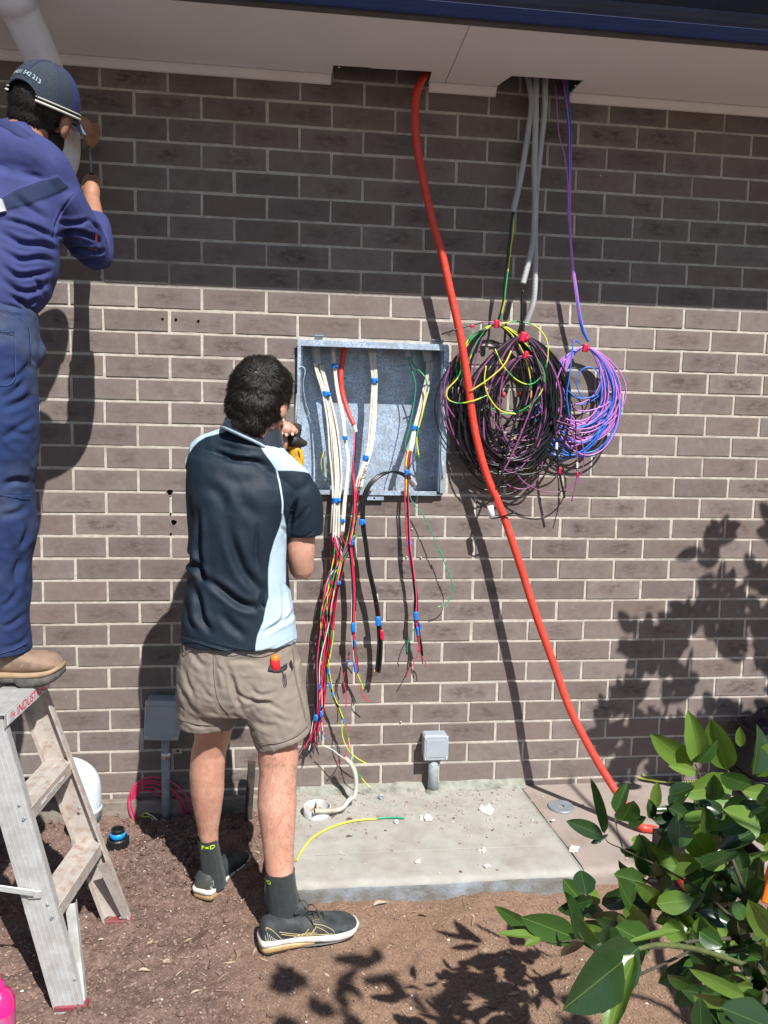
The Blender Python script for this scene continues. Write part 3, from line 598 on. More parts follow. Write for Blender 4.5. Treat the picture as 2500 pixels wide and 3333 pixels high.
# stubs of corrugated conduit through the top of the enclosure
gl = thing('conduit_stubs', 'grey corrugated conduit ends poking through the top of the open enclosure', 'conduit')
for P_, r in (([(345, 190), (355, 280), (375, 385)], .0205), ([(510, 200), (512, 240), (512, 270)], .014), ([(835, 215), (850, 240), (862, 285)], .017), ([(1180, 225), (1182, 265), (1190, 310)], .014), ([(1350, 220), (1362, 290), (1370, 350)], .021)):
    link('stub', mesh('stub', *corrug(smooth_path([W(*z4(*q), -.055) for q in P_], 8), r, .0055, 14, .16), True, [GREY]), gl)
g2 = thing('lower_conduit_stub', 'short corrugated conduit end in the lower right corner of the enclosure', 'conduit')
link('stub', mesh('stub', *corrug(smooth_path([W(*z4(1235, 1455), -.10), W(*z4(1205, 1415), -.06), W(*z4(1180, 1385), -.04)], 8), .014, .005, 14, .16), True, [GREY]), g2)
g3 = thing('inner_left_conduit', 'short grey corrugated conduit standing in the lower left of the enclosure', 'conduit')
link('stub', mesh('stub', *corrug(smooth_path([W(*z4(490, 1330), -.09), W(*z4(490, 1400), -.09), W(*z4(492, 1462), -.085)], 6), .013, .005, 14, .16), True, [GREY]), g3)
b1 = thing('cable_bundle', "thickest bundle of cream cables at the enclosure's left, long coloured cores fanning below", 'cable bundle', 'cable bundles hanging out of the enclosure')
strands(b1, P4([(372, 370), (400, 480), (445, 640), (500, 900), (528, 1150), (545, 1400), (536, 1600), (530, 1750), (522, 1935)], [-.055, -.055, -.05, -.03, -.01, .015, .04, .05, .05]), [WHT]*12, .0040, [.019, .019, .015, .020, .025, .023, .016, .018, .019], 'cable', seed=3, jit=.12, flat=.55)
tape(b1, W(*z4(446, 640), -.035), .031, .019, tilt=.1, dp=.022); tape(b1, W(*z4(536, 1597), .055), .029, .018, dp=.022)
PKW = wmat('pink_core', (.68, .08, .20)); CORES = [RED, BLA, PKW, EAR, BLA, RED, BLA, BLA, RED, EAR, BLA, WCO, RED, BLA, PKW, PUR, RED, BLA, RED, BLA, WCO, PKW]
strands(b1, [W(*q4(*p), d) for p, d in (((432, -40), .055), ((455, 60), .06), ((462, 170), .06), ((425, 360), .06), ((385, 560), .065), ((372, 760), .065), ((348, 960), .065), ((335, 1150), .065), ((312, 1340), .065), ((285, 1500), .06), ((265, 1600), .055))], [BLA if c_ is EAR and k_ % 2 else c_ for k_, c_ in enumerate(CORES+CORES[3:14]+[BLA, RED, BLA, PKW, BLA, RED, WCO, BLA])], .0019, [.014, .020, .026, .030, .030, .027, .022, .020, .018, .017, .022], 'core', seed=5, jit=.62, flat=.55, tipfan=.03, n=8, wav=1.25)
strands(b1, [W(*q4(*p), d) for p, d in (((600, -20), .06), ((500, 160), .07), ((400, 320), .07), ((370, 480), .07), ((330, 640), .07), ((318, 820), .07), ((335, 1000), .07), ((345, 1200), .07), ((345, 1420), .065), ((365, 1540), .06))], [BLU, WCO, RED, BLA, EAR], .0021, [.005, .006, .007, .006, .006, .008, .008, .010, .008, .01], 'core', seed=8, jit=.4, flat=.4, tipfan=.02, n=8)
for px, py, ww, hh in ((472, 342, .013, .017), (297, 1365, .013, .026), (337, 1335, .011, .024), (325, 1130, .007, .03)): tape(b1, W(*q4(px, py), .078), ww, hh, dp=.012)
b2 = thing('cable_bundle', 'pair of thin cream cables with blue tape, second from the left inside the enclosure', 'cable bundle', 'cable bundles hanging out of the enclosure')
strands(b2, P4([(508, 262), (520, 380), (545, 600), (598, 850), (618, 1050), (645, 1220), (636, 1400), (614, 1600), (592, 1890)], [-.05, -.05, -.045, -.03, -.01, .01, .03, .045, .055]), [WHT]*4, .0036, [.008, .006, .007, .009, .005, .006, .006, .007, .008], seed=11, jit=.1, flat=.2)
for px, py, ww in ((522, 387, .020), (616, 1038, .017), (592, 1782, .017)): tape(b2, W(*z4(px, py), -.035 if py < 900 else (.01 if py < 1200 else .065)), ww, .016, tilt=.06)
strands(b2, [W(*q4(*p), d) for p, d in (((480, -30), .06), ((520, 60), .06), ((500, 180), .06), ((470, 330), .06), ((440, 560), .06), ((420, 760), .06), ((392, 930), .06))], [RED, EAR, BLA, RED, BLA, YEL], .0018, [.007, .012, .014, .014, .018, .016, .010], 'core', seed=12, jit=.5, n=8)
strands(b2, [W(*q4(*p), d) for p, d in (((388, 920), .065), ((395, 1010), .07), ((412, 1110), .07), ((432, 1200), .07), ((468, 1290), .07), ((500, 1370), .08))], [EAR, BLA, YEL], .0019, .004, 'core', seed=13, jit=.5, n=8)
for pts, m in (([(500, 1380), (545, 1450), (553, 1530), (525, 1640), (455, 1726)], RED), ([(498, 1380), (500, 1500), (540, 1600), (610, 1670), (690, 1716)], YEL), ([(505, 1385), (540, 1480), (562, 1620), (600, 1750), (660, 1840), (716, 1902)], EAR), ([(412, 1120), (432, 1220), (476, 1285)], BLA)):
    cable(smooth_path([W(*q4(*p), .08) for p in pts], 10), .0019, m, b2, 'core')
for px, py, tl in ((393, 1012, 0), (407, 1125, .3), (427, 1190, .2), (507, 1390, .3)): tape(b2, W(*q4(px, py), .078), .0085, .022, tilt=-tl, dp=.010, flag=False)
b3 = thing('cable_bundle', 'bundle of four cream cables leaning left from the middle of the enclosure top', 'cable bundle', 'cable bundles hanging out of the enclosure')
strands(b3, P4([(862, 270), (872, 400), (880, 520), (876, 650), (862, 900), (838, 1120), (800, 1260), (755, 1400), (735, 1480)], [-.05, -.05, -.05, -.045, -.03, -.01, .01, .035, .04]), [WHT]*6, .0039, [.013, .013, .011, .012, .014, .012, .011, .016, .016], seed=15, jit=.08, flat=.3)
tape(b3, W(*z4(882, 522), -.035), .022, .02, tilt=-.03); tape(b3, W(*z4(803, 1217), .02), .022, .022, tilt=.15)
strands(b3, [W(*z4(740, 1400), .045), W(*z4(715, 1550), .05), W(*z4(690, 1750), .06), W(*z4(655, 1920), .065)]+[W(*q4(*p), d) for p, d in (((520, 100), .07), ((480, 260), .075), ((440, 480), .075), ((425, 700), .075))], [RED, BLA, EAR, RED, BLA, RED], .0018, [.008, .01, .01, .01, .012, .014, .012, .01], 'core', seed=16, jit=.5)
b4 = thing('cable_bundle', 'bundle of cream cables and red cores hanging from the right side of the enclosure', 'cable bundle', 'cable bundles hanging out of the enclosure')
strands(b4, P4([(1375, 340), (1365, 480), (1335, 620), (1290, 800), (1248, 950), (1218, 1080), (1200, 1165)], [-.06, -.06, -.055, -.04, -.02, 0, .01]), [WHT]*6, .0037, [.016, .014, .014, .012, .011, .010, .008], seed=17, jit=.1, flat=.5)
tape(b4, W(*z4(1245, 945), -.005), .026, .018, tilt=.2)
strands(b4, P4([(1195, 1150), (1180, 1260), (1174, 1400), (1176, 1600), (1186, 1800), (1195, 2000)], [.02, .03, .04, .05, .05, .055])+[W(*q4(*p), .06) for p in ((1020, 160), (1040, 300), (1056, 450), (1056, 600), (1072, 720), (1088, 820), (1092, 910))], [RED, BLA, RED, BLA, EAR, PKW, RED, BLA, BLA], .0028, [.011, .012, .008, .009, .009, .009, .009, .009, .010, .009, .008, .007], 'core', seed=18, jit=.45, flat=.4, tipfan=.02)
for pts, m in (([(1070, 740), (1078, 850), (1040, 950), (980, 1060)], RED), ([(1090, 760), (1095, 880), (1125, 930), (1133, 980)], RED), ([(1050, 680), (1015, 740), (990, 820), (990, 870)], GRNW), ([(1080, 760), (1095, 860), (1108, 955)], BLA)): cable(smooth_path([W(*q4(*p), .06) for p in pts], 8), .0021, m, b4, 'core')
for px, py, ww, hh in ((1173, 1348, .018, .02), (1192, 1985, .018, .025)): tape(b4, W(*z4(px, py), .055), ww, hh)
for px, py, ww, hh in ((1058, 592, .018, .033), (1070, 710, .010, .034), (1088, 668, .009, .022)): tape(b4, W(*q4(px, py), .072), ww, hh, tilt=-.08, flag=False)
# red conduit in the enclosure with its cores
b5 = thing('red_cable', 'orange red sheathed cable ending in blue, white and red cores inside the enclosure', 'cable')
rp = smooth_path(P4([(620, 195), (595, 340), (580, 480), (592, 620), (640, 790), (698, 925)], [-.05, -.05, -.045, -.04, -.02, 0]), 10)
link('sheath', mesh('sheath', *tube(rp, [.0105, .0105, .010, .009, .009], 14), True, [ORG]), b5)
cable(smooth_path(P4([(696, 915), (706, 950), (716, 985)], [0, .002, .005]), 4), .0072, WCO, b5, 'white_label')
strands(b5, P4([(712, 975), (704, 1150), (690, 1350), (700, 1560), (690, 1780), (660, 1960)], [.0, .02, .04, .055, .065, .07])+[W(*q4(*p), .075) for p in ((560, 60), (575, 200), (588, 420), (583, 600), (584, 760), (594, 900), (606, 1010))], [BLU, RED, WCO, PKW, BLA, RED, BLA, EAR, RED, BLA, BLA], .0025, [.004, .005, .008, .009, .009, .010, .010, .013, .011, .009, .008, .008, .008], 'core', seed=21, jit=.45, flat=.4)
for pts, m in (([(606, 1000), (640, 1080), (645, 1180), (705, 1247)], RED), ([(610, 1000), (640, 1060), (668, 1130)], GRNW), ([(545, 900), (520, 1000), (508, 1080), (530, 1200), (527, 1285)], RED), ([(552, 860), (540, 960), (522, 1040), (540, 1110)], BLA), ([(598, 850), (620, 880), (640, 908)], GRNW), ([(600, 1000), (650, 1120), (655, 1150)], YEL)): cable(smooth_path([W(*q4(*p), .07) for p in pts], 8), .0021, m, b5, 'core')
for px, py, ww, hh, tl in ((582, 678, .018, .036, 0), (593, 800, .007, .026, 0), (594, 983, .010, .038, -.15), (538, 950, .007, .024, .1), (576, 38, .010, .018, .3)): tape(b5, W(*q4(px, py), .09), ww, hh, tilt=tl, flag=False)
# black supply cables
b6 = thing('black_cable_bundle', "thick black cables arching from the enclosure's lower right and hanging below it", 'cable bundle')
strands(b6, P4([(1190, 1400), (1130, 1362), (1040, 1338), (940, 1365), (850, 1440), (795, 1540), (772, 1700), (782, 1860), (805, 2000)], [-.05, -.03, 0, .03, .05, .06, .065, .065, .065])+[W(*q4(*p), .068) for p in ((700, 230), (740, 400), (765, 540), (778, 660), (786, 780), (780, 900), (768, 1015))], [BLA]*6, .0050, [.008, .010, .011, .013, .012, .012, .012, .012, .010, .012, .011, .009, .009, .011, .014, .010], 'cable', seed=25, jit=.25, flat=.6)
tape(b6, W(*z4(770, 1795), .085), .023, .022); tape(b6, W(*q4(770, 630), .085), .021, .036, tilt=-.08, flag=False); tape(b6, W(*q4(799, 733), .085), .016, .038, RTAPE, -.05, flag=False); tape(b6, W(*q4(762, 465), .082), .010, .04, WCO, -.08, .010, False); tape(b6, W(*q4(776, 565), .082), .011, .018, RTAPE, -.05, .01, False)
for px, py in ((735, 1040), (765, 1045), (745, 1030)): cable([W(*q4(px+8, py-35), .07), W(*q4(px+3, py-15), .07), W(*q4(px, py), .072)], .0016, COP, b6, 'copper_end', 5)
b7 = thing('green_wire', 'single long green wire curling down to the right below the enclosure', 'wire')
cable(smooth_path([W(*z4(*p), d) for p, d in (((1150, 1450), -.02), ((1185, 1490), .02), ((1215, 1600), .04), ((1310, 1720), .05), ((1400, 1900), .055), ((1470, 2080), .055))]+[W(*q4(*p), .055) for p in ((1240, 100), (1285, 220), (1332, 350), (1322, 450), (1272, 510), (1220, 525))], 10), .0019, GRNW, b7, 'core')
cable([W(*q4(1240, 520), .055), W(*q4(1230, 523), .055), W(*q4(1218, 526), .055)], .0019, YEL, b7, 'yellow_tip')
b8 = thing('earth_wire', 'green and yellow wires inside the enclosure at its upper right', 'wire')
cable(smooth_path(P4([(1195, 305), (1240, 390), (1320, 470), (1358, 560), (1345, 680), (1310, 830), (1275, 960), (1262, 1060), (1284, 1222)], [-.05, -.04, -.02, -.01, -.01, 0, .01, .01, .015]), 10), .0028, EAR, b8, 'core')
cable(smooth_path(P4([(1182, 305), (1215, 420), (1252, 560), (1238, 720), (1195, 950), (1162, 1080), (1172, 1190)], [-.05, -.04, -.03, -.02, 0, .01, .015]), 10), .0022, GRNW, b8, 'core')
b9 = thing('wire_loop', 'small yellow green wire loop at the lower left inside the enclosure', 'wire')
cable(smooth_path(P4([(520, 1462), (440, 1400), (402, 1290), (410, 1210), (434, 1160), (436, 1200), (450, 1300), (475, 1390)], [-.09, -.06, -.04, -.03, -.03, -.035, -.05, -.08]), 8), .0021, EAR, b9, 'core')
V, Fc = text('AG POWER', .020); V = np.array(V); Rt = np.array(Matrix.Rotation(math.radians(70), 3, 'Y')); V = np.stack([V[:, 0], 0*V[:, 0], V[:, 1]], 1) @ np.array(Matrix.Rotation(math.radians(-75), 3, 'Y')).T
link('marker_writing', mesh('t', V+W(*z4(785, 1390), .052), Fc, False, [BLA]), b3)
V2 = np.stack([getV(mesh('x', *text('FRIDGE', .012), False))[0][:, 0]]*1, 0) if False else None

# ------------------------------------------------------------ orange red conduit, grey conduits and coils
rc = thing('orange_conduit', 'long orange red conduit hanging from the left soffit hole to the ground at right', 'conduit')
zl = lambda x, y: (1000+.9042*x, .9042*y)
pts = [(*zl(452, 215), .02), (*zl(428, 262), .035), (*zl(402, 310), .055), (*zl(390, 370), .07), (*zl(392, 500), .08), (*zl(418, 650), .09), (*zl(450, 790), .10), (*zl(484, 910), .10), (*zl(511, 1030), .10), (1497, 1100, .10), (1525, 1250, .10), (1545, 1400, .10), (1582, 1540, .105), (1640, 1680, .12), (1698, 1850, .14), (1745, 2000, .16), (1796, 2150, .19), (1850, 2300, .23), (1915, 2430, .28), (1985, 2545, .33), (2070, 2670, .40), (2160, 2790, .47)]
pts = [(x+rnd.uniform(-2.5, 2.5)*(i > 8), y, d) for i, (x, y, d) in enumerate(pts)]; rc_path = smooth_path([W(*p) for p in pts]+[G(2230, 2880, .02), G(2330, 2940, .02)], 8); rc_path[:, 2] = np.maximum(rc_path[:, 2], .013)
link('pipe', mesh('pipe', *tube(rc_path, .0150, 18), True, [ORG]), rc)
for pl, lab, key in (([(786, 225, .02), (800, 300, .04), (808, 380, .055), (792, 500, .06), (772, 620, .07), (741, 766, .08)], 'leftmost grey corrugated conduit out of the right soffit hole, with black cable below it', 0),
                    ([(826, 230, .03), (824, 300, .05), (822, 450, .07), (818, 600, .075), (820, 740, .08), (811, 880, .085), (777, 1020, .09)], 'middle grey corrugated conduit, ending in the light above the front black coil', 1),
                    ([(862, 240, .03), (856, 300, .05), (854, 400, .06), (838, 550, .06), (824, 700, .06), (820, 850, .06), (821, 960, .06), (815, 1080, .055), (788, 1165, .04)], 'longest grey corrugated conduit, reaching down behind the black coils', 2)):
    t0 = thing('corrugated_conduit', lab, 'conduit', 'grey corrugated conduits from the soffit hole')
    link('tube', mesh('tube', *corrug(smooth_path([W(*zl(x, y), d) for x, y, d in pl], 12), .0118, .0052, 12, .14), True, [GREY]), t0)
z5 = lambda x, y: (1300+.4822*x, 950+.4822*y)
def coil(parent, tie, n, rx, ry, dx, cols, r, d0=.045, seed=0, tilt=.1, name='loop', depth=.045, pull=.35, npt=44):
    rr = np.random.RandomState(seed)
    for i in range(n):
        a, b = rr.uniform(*rx), rr.uniform(*ry); cx = tie[0]+rr.uniform(*dx); t = np.linspace(0, 2*math.pi, npt+1)[:-1]; tl = rr.uniform(-tilt, tilt)
        x = a*np.sin(t)*(1+.06*np.sin(2*t+rr.rand()*6)); y = b-b*np.cos(t)
        k = (1-np.cos(t))/2; X = tie[0]+(cx-tie[0])*k+x*(1-pull*(1-k)**3)+tl*y; Y = tie[1]+y+(rr.uniform(-5, 9)+rr.uniform(0, 9)*np.sin(3*t+rr.rand()*6))*k; m = cols[rr.randint(len(cols))]
        d = d0+depth*(rr.uniform(-.35, .5)+.3*np.sin(t+rr.rand()*6)*rr.rand())*k
        P = np.array([W(u, v, max(.008, w_)) for u, v, w_ in zip(X, Y, d)]); link(name, mesh(name, *tube(P, r*rr.uniform(.92, 1.08), 6, closed=True), True, [m]), parent)
def lead(parent, pts, r, m, f=z5, name='lead', seg=8): cable(smooth_path([W(*f(x, y), d) for x, y, d in pts], 8), r, m, parent, name, seg)
c1 = thing('cable_coil', 'rear coil of black, purple and green yellow cable behind the larger black coil', 'cable coil', 'coils of cable hanging by the enclosure')
t1 = z5(652, 222)
coil(c1, t1, 24, (105, 172), (165, 275), (-28, 34), [BLA, BLA, PUR, BLA, BLA], .0030, .045, 31)
coil(c1, t1, 3, (80, 165), (110, 190), (-15, 55), [EAR], .0026, .06, 32)
lead(c1, [(767, -530, .08), (752, -430, .08), (736, -280, .08), (722, -150, .08), (712, -60, .08), (705, 40, .08), (690, 120, .07), (660, 215, .06)], .0046, BLA); lead(c1, [(768, -510, .078), (766, -400, .075), (752, -300, .075), (738, -180, .075), (722, -60, .08), (712, 30, .085), (704, 90, .08), (672, 215, .065)], .0030, EAR)
lead(c1, [(560, 206, .09), (470, 228, .1), (380, 255, .11), (285, 286, .11)], .0030, BLA, name='tail'); lead(c1, [(640, 210, .08), (600, 205, .085), (560, 206, .09)], .0030, PUR)
tape(c1, W(*z5(492, 231), .10), .017, .010, RTAPE, -.1, .009, False); tape(c1, W(*z5(655, 216), .075), .020, .030, RTAPE, -.1, .014)
lead(c1, [(690, 215, .07), (800, 200, .07), (930, 240, .075), (1000, 350, .08), (985, 520, .08), (900, 620, .08), (800, 600, .085), (700, 500, .09), (645, 385, .09)], .0026, EAR, name='loop')
lead(c1, [(500, 262, .085), (430, 400, .09), (405, 560, .095), (325, 660, .10), (330, 725, .10), (400, 752, .10), (500, 735, .12), (590, 700, .11)], .0027, EAR, name='loop')
lead(c1, [(755, 400, .10), (700, 500, .11), (600, 590, .12), (480, 670, .12)], .0027, YEL, name='loop'); lead(c1, [(585, 500, .1), (575, 600, .1), (600, 700, .1), (680, 800, .1), (800, 828, .1)], .0027, YEL, name='loop')
c2 = thing('cable_coil', 'front large coil of thick black and purple cable beside the orange conduit', 'cable coil', 'coils of cable hanging by the enclosure')
t2 = z5(832, 300)
coil(c2, t2, 18, (100, 180), (190, 232), (-75, -20), [BLA, BLA, BLA, BLA, PUR], .0042, .075, 41, tilt=.06, depth=.035)
coil(c2, t2, 12, (60, 160), (120, 225), (-60, 10), [PUR, BLA, BLA], .0030, .07, 42, tilt=.14, depth=.05)
coil(c2, z5(855, 430), 10, (70, 150), (90, 195), (-60, 20), [PUR, BLA, BLA], .0028, .065, 43, tilt=.25, depth=.05)
lead(c2, [(835, -10, .09), (828, 60, .09), (825, 130, .09), (828, 200, .085), (840, 285, .085)], .0048, BLA)
lead(c2, [(870, 330, .1), (950, 430, .1), (1005, 600, .1), (1035, 800, .1), (1055, 1000, .1), (1078, 1200, .1), (1115, 1390, .1)], .0046, BLA, name='tail')
tape(c2, W(*z5(838, 305), .105), .030, .036, RTAPE, .25, .018); tape(c2, W(*z5(853, 425), .10), .016, .028, RTAPE, .3, .012); tape(c2, W(*z5(1060, 1040), .1), .0105, .026, WCO, -.05, .0105, False); tape(c2, W(*z5(1081, 1205), .1), .0105, .024, RTAPE, -.05, .0105, False)
lead(c2, [(860, 640, .1), (830, 720, .1), (750, 980, .12), (700, 1200, .12), (650, 1330, .12), (625, 1420, .12)], .0040, BLA, name='tail')
lead(c2, [(940, 640, .09), (860, 860, .09), (760, 1100, .1), (680, 1250, .11), (650, 1335, .12)], .0030, PUR, name='tail')
lead(c2, [(1060, 870, .09), (1180, 920, .09), (1240, 1050, .09), (1240, 1180, .09), (1180, 1290, .09), (1080, 1350, .09), (950, 1340, .09), (850, 1290, .09), (800, 1240, .09)], .0025, PUR, name='loop')
lead(c2, [(1120, 900, .08), (1185, 1000, .09), (1200, 1180, .09), (1190, 1300, .09), (1163, 1415, .09)], .0026, PUR, name='tail'); tape(c2, W(*z5(1200, 1170), .09), .008, .022, WCO, 0, .008, False); tape(c2, W(*z5(1200, 1235), .09), .008, .020, RTAPE, 0, .008, False)
for px, py in ((705, 695), (805, 690)): link('red_plug', mesh('p', *ball(W(*z5(px, py), .02), (.009, .008, .012), 10), True, [mat('red_plastic', (.5, .05, .04), rough=.5)]), c2)
c3 = thing('cable_coil', 'coil of violet and blue data cable tied with red tape, rightmost of the three coils', 'cable coil', 'coils of cable hanging by the enclosure')
t3 = z5(1252, 372)
coil(c3, t3, 18, (88, 136), (128, 180), (-38, 12), [PNK, SKY, PNK, SKY], .0030, .055, 51, tilt=.10, depth=.03)
coil(c3, t3, 11, (60, 110), (90, 160), (-45, 5), [PNK, SKY, PNK, PNK], .0028, .05, 52, tilt=.16, depth=.03)
strands(c3, [W(*zl(x, y), d) for x, y, d in ((925, 255, .02), (930, 320, .035), (943, 450, .06), (944, 600, .07), (942, 750, .07), (948, 900, .07), (965, 1050, .07), (985, 1170, .065), (1010, 1230, .065))], [PNK, SKY, SKY, PNK, SKY, PNK, SKY, PNK], .0027, [.012, .012, .009, .007, .006, .005, .009, .009, .004], 'lead', seed=53, jit=.25, flat=.5)
cable(smooth_path([W(*zl(x, y), d) for x, y, d in ((893, 300, .03), (899, 380, .05), (906, 480, .07), (924, 553, .08), (938, 650, .08), (940, 800, .075))], 8), .0024, PNK, c3, 'lead')
a = np.linspace(0, 2*math.pi, 31)[:-1]; link('loop', mesh('l', *tube(np.array([W(*z5(1278+82*math.cos(t), 613+105*math.sin(t)), .085) for t in a]), .0025, 6, closed=True), True, [SKY]), c3)
lead(c3, [(1235, 360, .08), (1180, 330, .09), (1165, 420, .095), (1150, 560, .1), (1130, 700, .1), (1150, 850, .1)], .0026, SKY, name='loop'); lead(c3, [(1130, 660, .09), (1200, 715, .09), (1290, 712, .09), (1340, 690, .09)], .0026, SKY, name='loop')
lead(c3, [(1120, 450, .08), (1060, 620, .08), (1080, 820, .08), (1180, 870, .08), (1280, 850, .08), (1350, 770, .07)], .0026, PNK, name='loop')
tape(c3, W(*z5(1254, 378), .085), .022, .030, RTAPE, .1, .016)
wo = thing('pipe_offcut', 'short white plastic offcut hung on a black cable end under the front coil', 'pipe offcut')
link('offcut', mesh('o', *tube([W(*z5(612, 1443), .12), W(*z5(618, 1480), .12), W(*z5(626, 1524), .12)], .0125, 16), True, [PVC]), wo)
lead(wo, [(612, 1525, .12), (640, 1528, .13), (700, 1515, .14), (782, 1487, .15)], .0032, BLA, name='cable_end')

# ------------------------------------------------------------ boxes on the wall
JB = mat('grey_box', (.36, .40, .43), (.31, .345, .37), sc=12, rough=.55, bump=.15, bsc=100, coord='World'); PGY = mat('grey_pipe', (.27, .31, .335), (.23, .26, .28), sc=10, rough=.5, coord='World', c3=(.42, .42, .38), sc3=30)
def jbox(lab, c, sx, szz, dp, rot, pr, px, pz, pyy, screws=.41):
    t0 = thing('junction_box', lab, 'junction box', 'grey junction boxes low on the wall'); Rm_ = Matrix.Rotation(rot, 3, 'Y'); c = np.array(c); c[1] = 0
    T = lambda p: np.array(Rm_ @ Vector(p))+c
    body = MB().add(*(lambda VF: (VF[0] @ np.array(Rm_).T+np.array([c[0], 0, c[2]]), VF[1]))(bbox((0, -(dp-.010)/2, 0), (sx, dp-.010, szz), .007))); body.build('box_body', JB, t0)
    link('lid', mesh('lid', *(lambda VF: (VF[0] @ np.array(Rm_).T+np.array([c[0], 0, c[2]]), VF[1]))(bbox((0, -dp+.003, 0), (sx*1.02, .011, szz*1.02), .003)), False, [JB]), t0)
    link('lid_panel', mesh('lid', *(lambda VF: (VF[0] @ np.array(Rm_).T+np.array([c[0], 0, c[2]]), VF[1]))(bbox((0, -dp-.0033, 0), (sx*.86, .0032, szz*.74), .001)), False, [JB]), t0)
    for u in (-1, 1):
        for v in (-1, 1): link('screw', mesh('s', *lathe([(0, -.0002), (.0022, -.0002), (.0022, .0018), (.0048, .0018), (.0054, 0)], T((u*sx*.435, -dp-.0028, v*szz*.425)), 12, (0, -1, 0)), True, [SCR]), t0)
    link('pipe', mesh('pipe', *tube([(px, pyy, c[2]-szz/2+.004), ((px+pz[0])/2, pyy, (c[2]-szz/2+pz[1])/2), (pz[0], pyy, pz[1])], pr, 20), True, [PGY]), t0)
    return t0
ca = W(1420, 2436, .07); jb = jbox('small grey square junction box on a short pipe above the concrete slab', ca, .099, .100, .07, 0, .0215, W(1411, 2510, .05)[0], (W(1411, 2560, .05)[0], -.002), -.040)
MB().add(*lathe([(.022, .016), (.026, .008), (.034, 0)], (W(1411, 2560, .05)[0], -.040, 0), 20)).build('mortar_collar', MOSS, jb, smooth=True)
ca = W(527, 2346, .08); jb = jbox('larger grey junction box half in shadow behind the standing worker', ca, .128, .155, .08, .05, .0165, W(537, 2440, .05)[0], (W(540, 2700, .05)[0], -.16), -.04)
sc_ = W(543, 2460, .05); link('saddle', mesh('s', *lathe([(.0185, -.012), (.0195, -.011), (.0195, .011), (.0185, .012)], (sc_[0]-.004, -.04, sc_[2]), 18), True, [SCR]), jb)
MB().add(*bbox((sc_[0]+.032, -.006, sc_[2]), (.04, .003, .022), .001)).build('saddle_tab', SCR, jb); link('screw', mesh('s', *lathe([(0, .004), (.005, .003), (.006, 0)], (sc_[0]+.036, -.008, sc_[2]), 10, (0, -1, 0)), True, [BLK]), jb)
# flexible conduit rising from the pipe stub
fl = thing('flexible_conduit', 'cream corrugated conduit bending up from the pipe stub toward the loose cores', 'conduit')
fp = smooth_path([G(1022, 2640, .045), G(1060, 2640, .033), G(1110, 2632, .026), W(*q4(555, 1985), .17), W(*q4(588, 1965), .15), W(*q4(603, 1900), .13), W(*q4(598, 1800), .12), W(*q4(570, 1725), .11), W(*q4(518, 1668), .10)], 12)
link('tube', mesh('tube', *corrug(fp, .0098, .0056, 12, .22), True, [mat('cream_conduit', (.50, .47, .40), (.38, .34, .27), sc=20, rough=.55, coord='World')]), fl)
cable(smooth_path([W(*q4(520, 1680), .10), W(*q4(480, 1650), .1), W(*q4(420, 1605), .09), W(*q4(355, 1575), .08)], 8), .0018, WCO, fl, 'core')
# pink coil, fittings, vent
pk = thing('pink_cable_coil', 'coil of crimson cable leaning behind the pipe of the larger junction box', 'cable coil'); PKC = wmat('crimson_cable', (.62, .04, .12), .4)
for i in range(5):
    t = np.linspace(0, 2*math.pi, 37)[:-1]; a_, b_ = 50+11*i+rnd.uniform(-5, 5), 82+9*i; th = -.75+.04*i; X = a_*np.cos(t)*1.0; Y = b_*np.sin(t)
    P = np.array([W(505+u*math.cos(th)-v*math.sin(th)+i*4, 2636+(u*math.sin(th)+v*math.cos(th))*.92-i, .012+.006*i+.018*(1+math.sin(tt))/2) for u, v, tt in zip(X, Y, t)]); P[:, 2] = np.maximum(P[:, 2], -.10)
    link('loop', mesh('loop', *tube(P, .0034, 8, closed=True), True, [PKC]), pk)
for m, o_ in ((YEL, 0), (BLA, 6), (WCO, 12)): cable(smooth_path([W(520+o_, 2690, .07), W(490+o_, 2660, .08), W(462+o_, 2658-o_, .08), W(480+o_, 2645+o_, .08), W(500+o_, 2675, .08)], 6), .0018, m, pk, 'core')
vp = thing('vent_pipe', 'white plastic pipe bending over at the wall foot behind the ladder', 'vent pipe'); vc = W(276, 2620, .15); vx, vy = vc[0], -.15
VPM = mat('aged_pvc', (.62, .70, .74), (.56, .62, .65), sc=9, rough=.4, coord='World')
link('pipe', mesh('p', *lathe([(.052, -.16), (.052, .02)], (vx, vy, 0), 32), True, [VPM]), vp)
vpp = smooth_path([(vx, vy, .0), W(279, 2590, .15), W(272, 2545, .145), W(245, 2520, .13), W(205, 2512, .115), W(150, 2512, .11)], 8)
link('bend', mesh('p', *tube(vpp, .0565, 32), True, [VPM]), vp)
link('collar', mesh('p', *lathe([(.0525, -.006), (.0595, -.004), (.0600, .030), (.0625, .033), (.0625, .041), (.0575, .045)], (vx, vy, 0), 32), True, [VPM]), vp)
link('bend_rim', mesh('p', *tube(vpp[-6:], .0605, 32), True, [VPM]), vp)
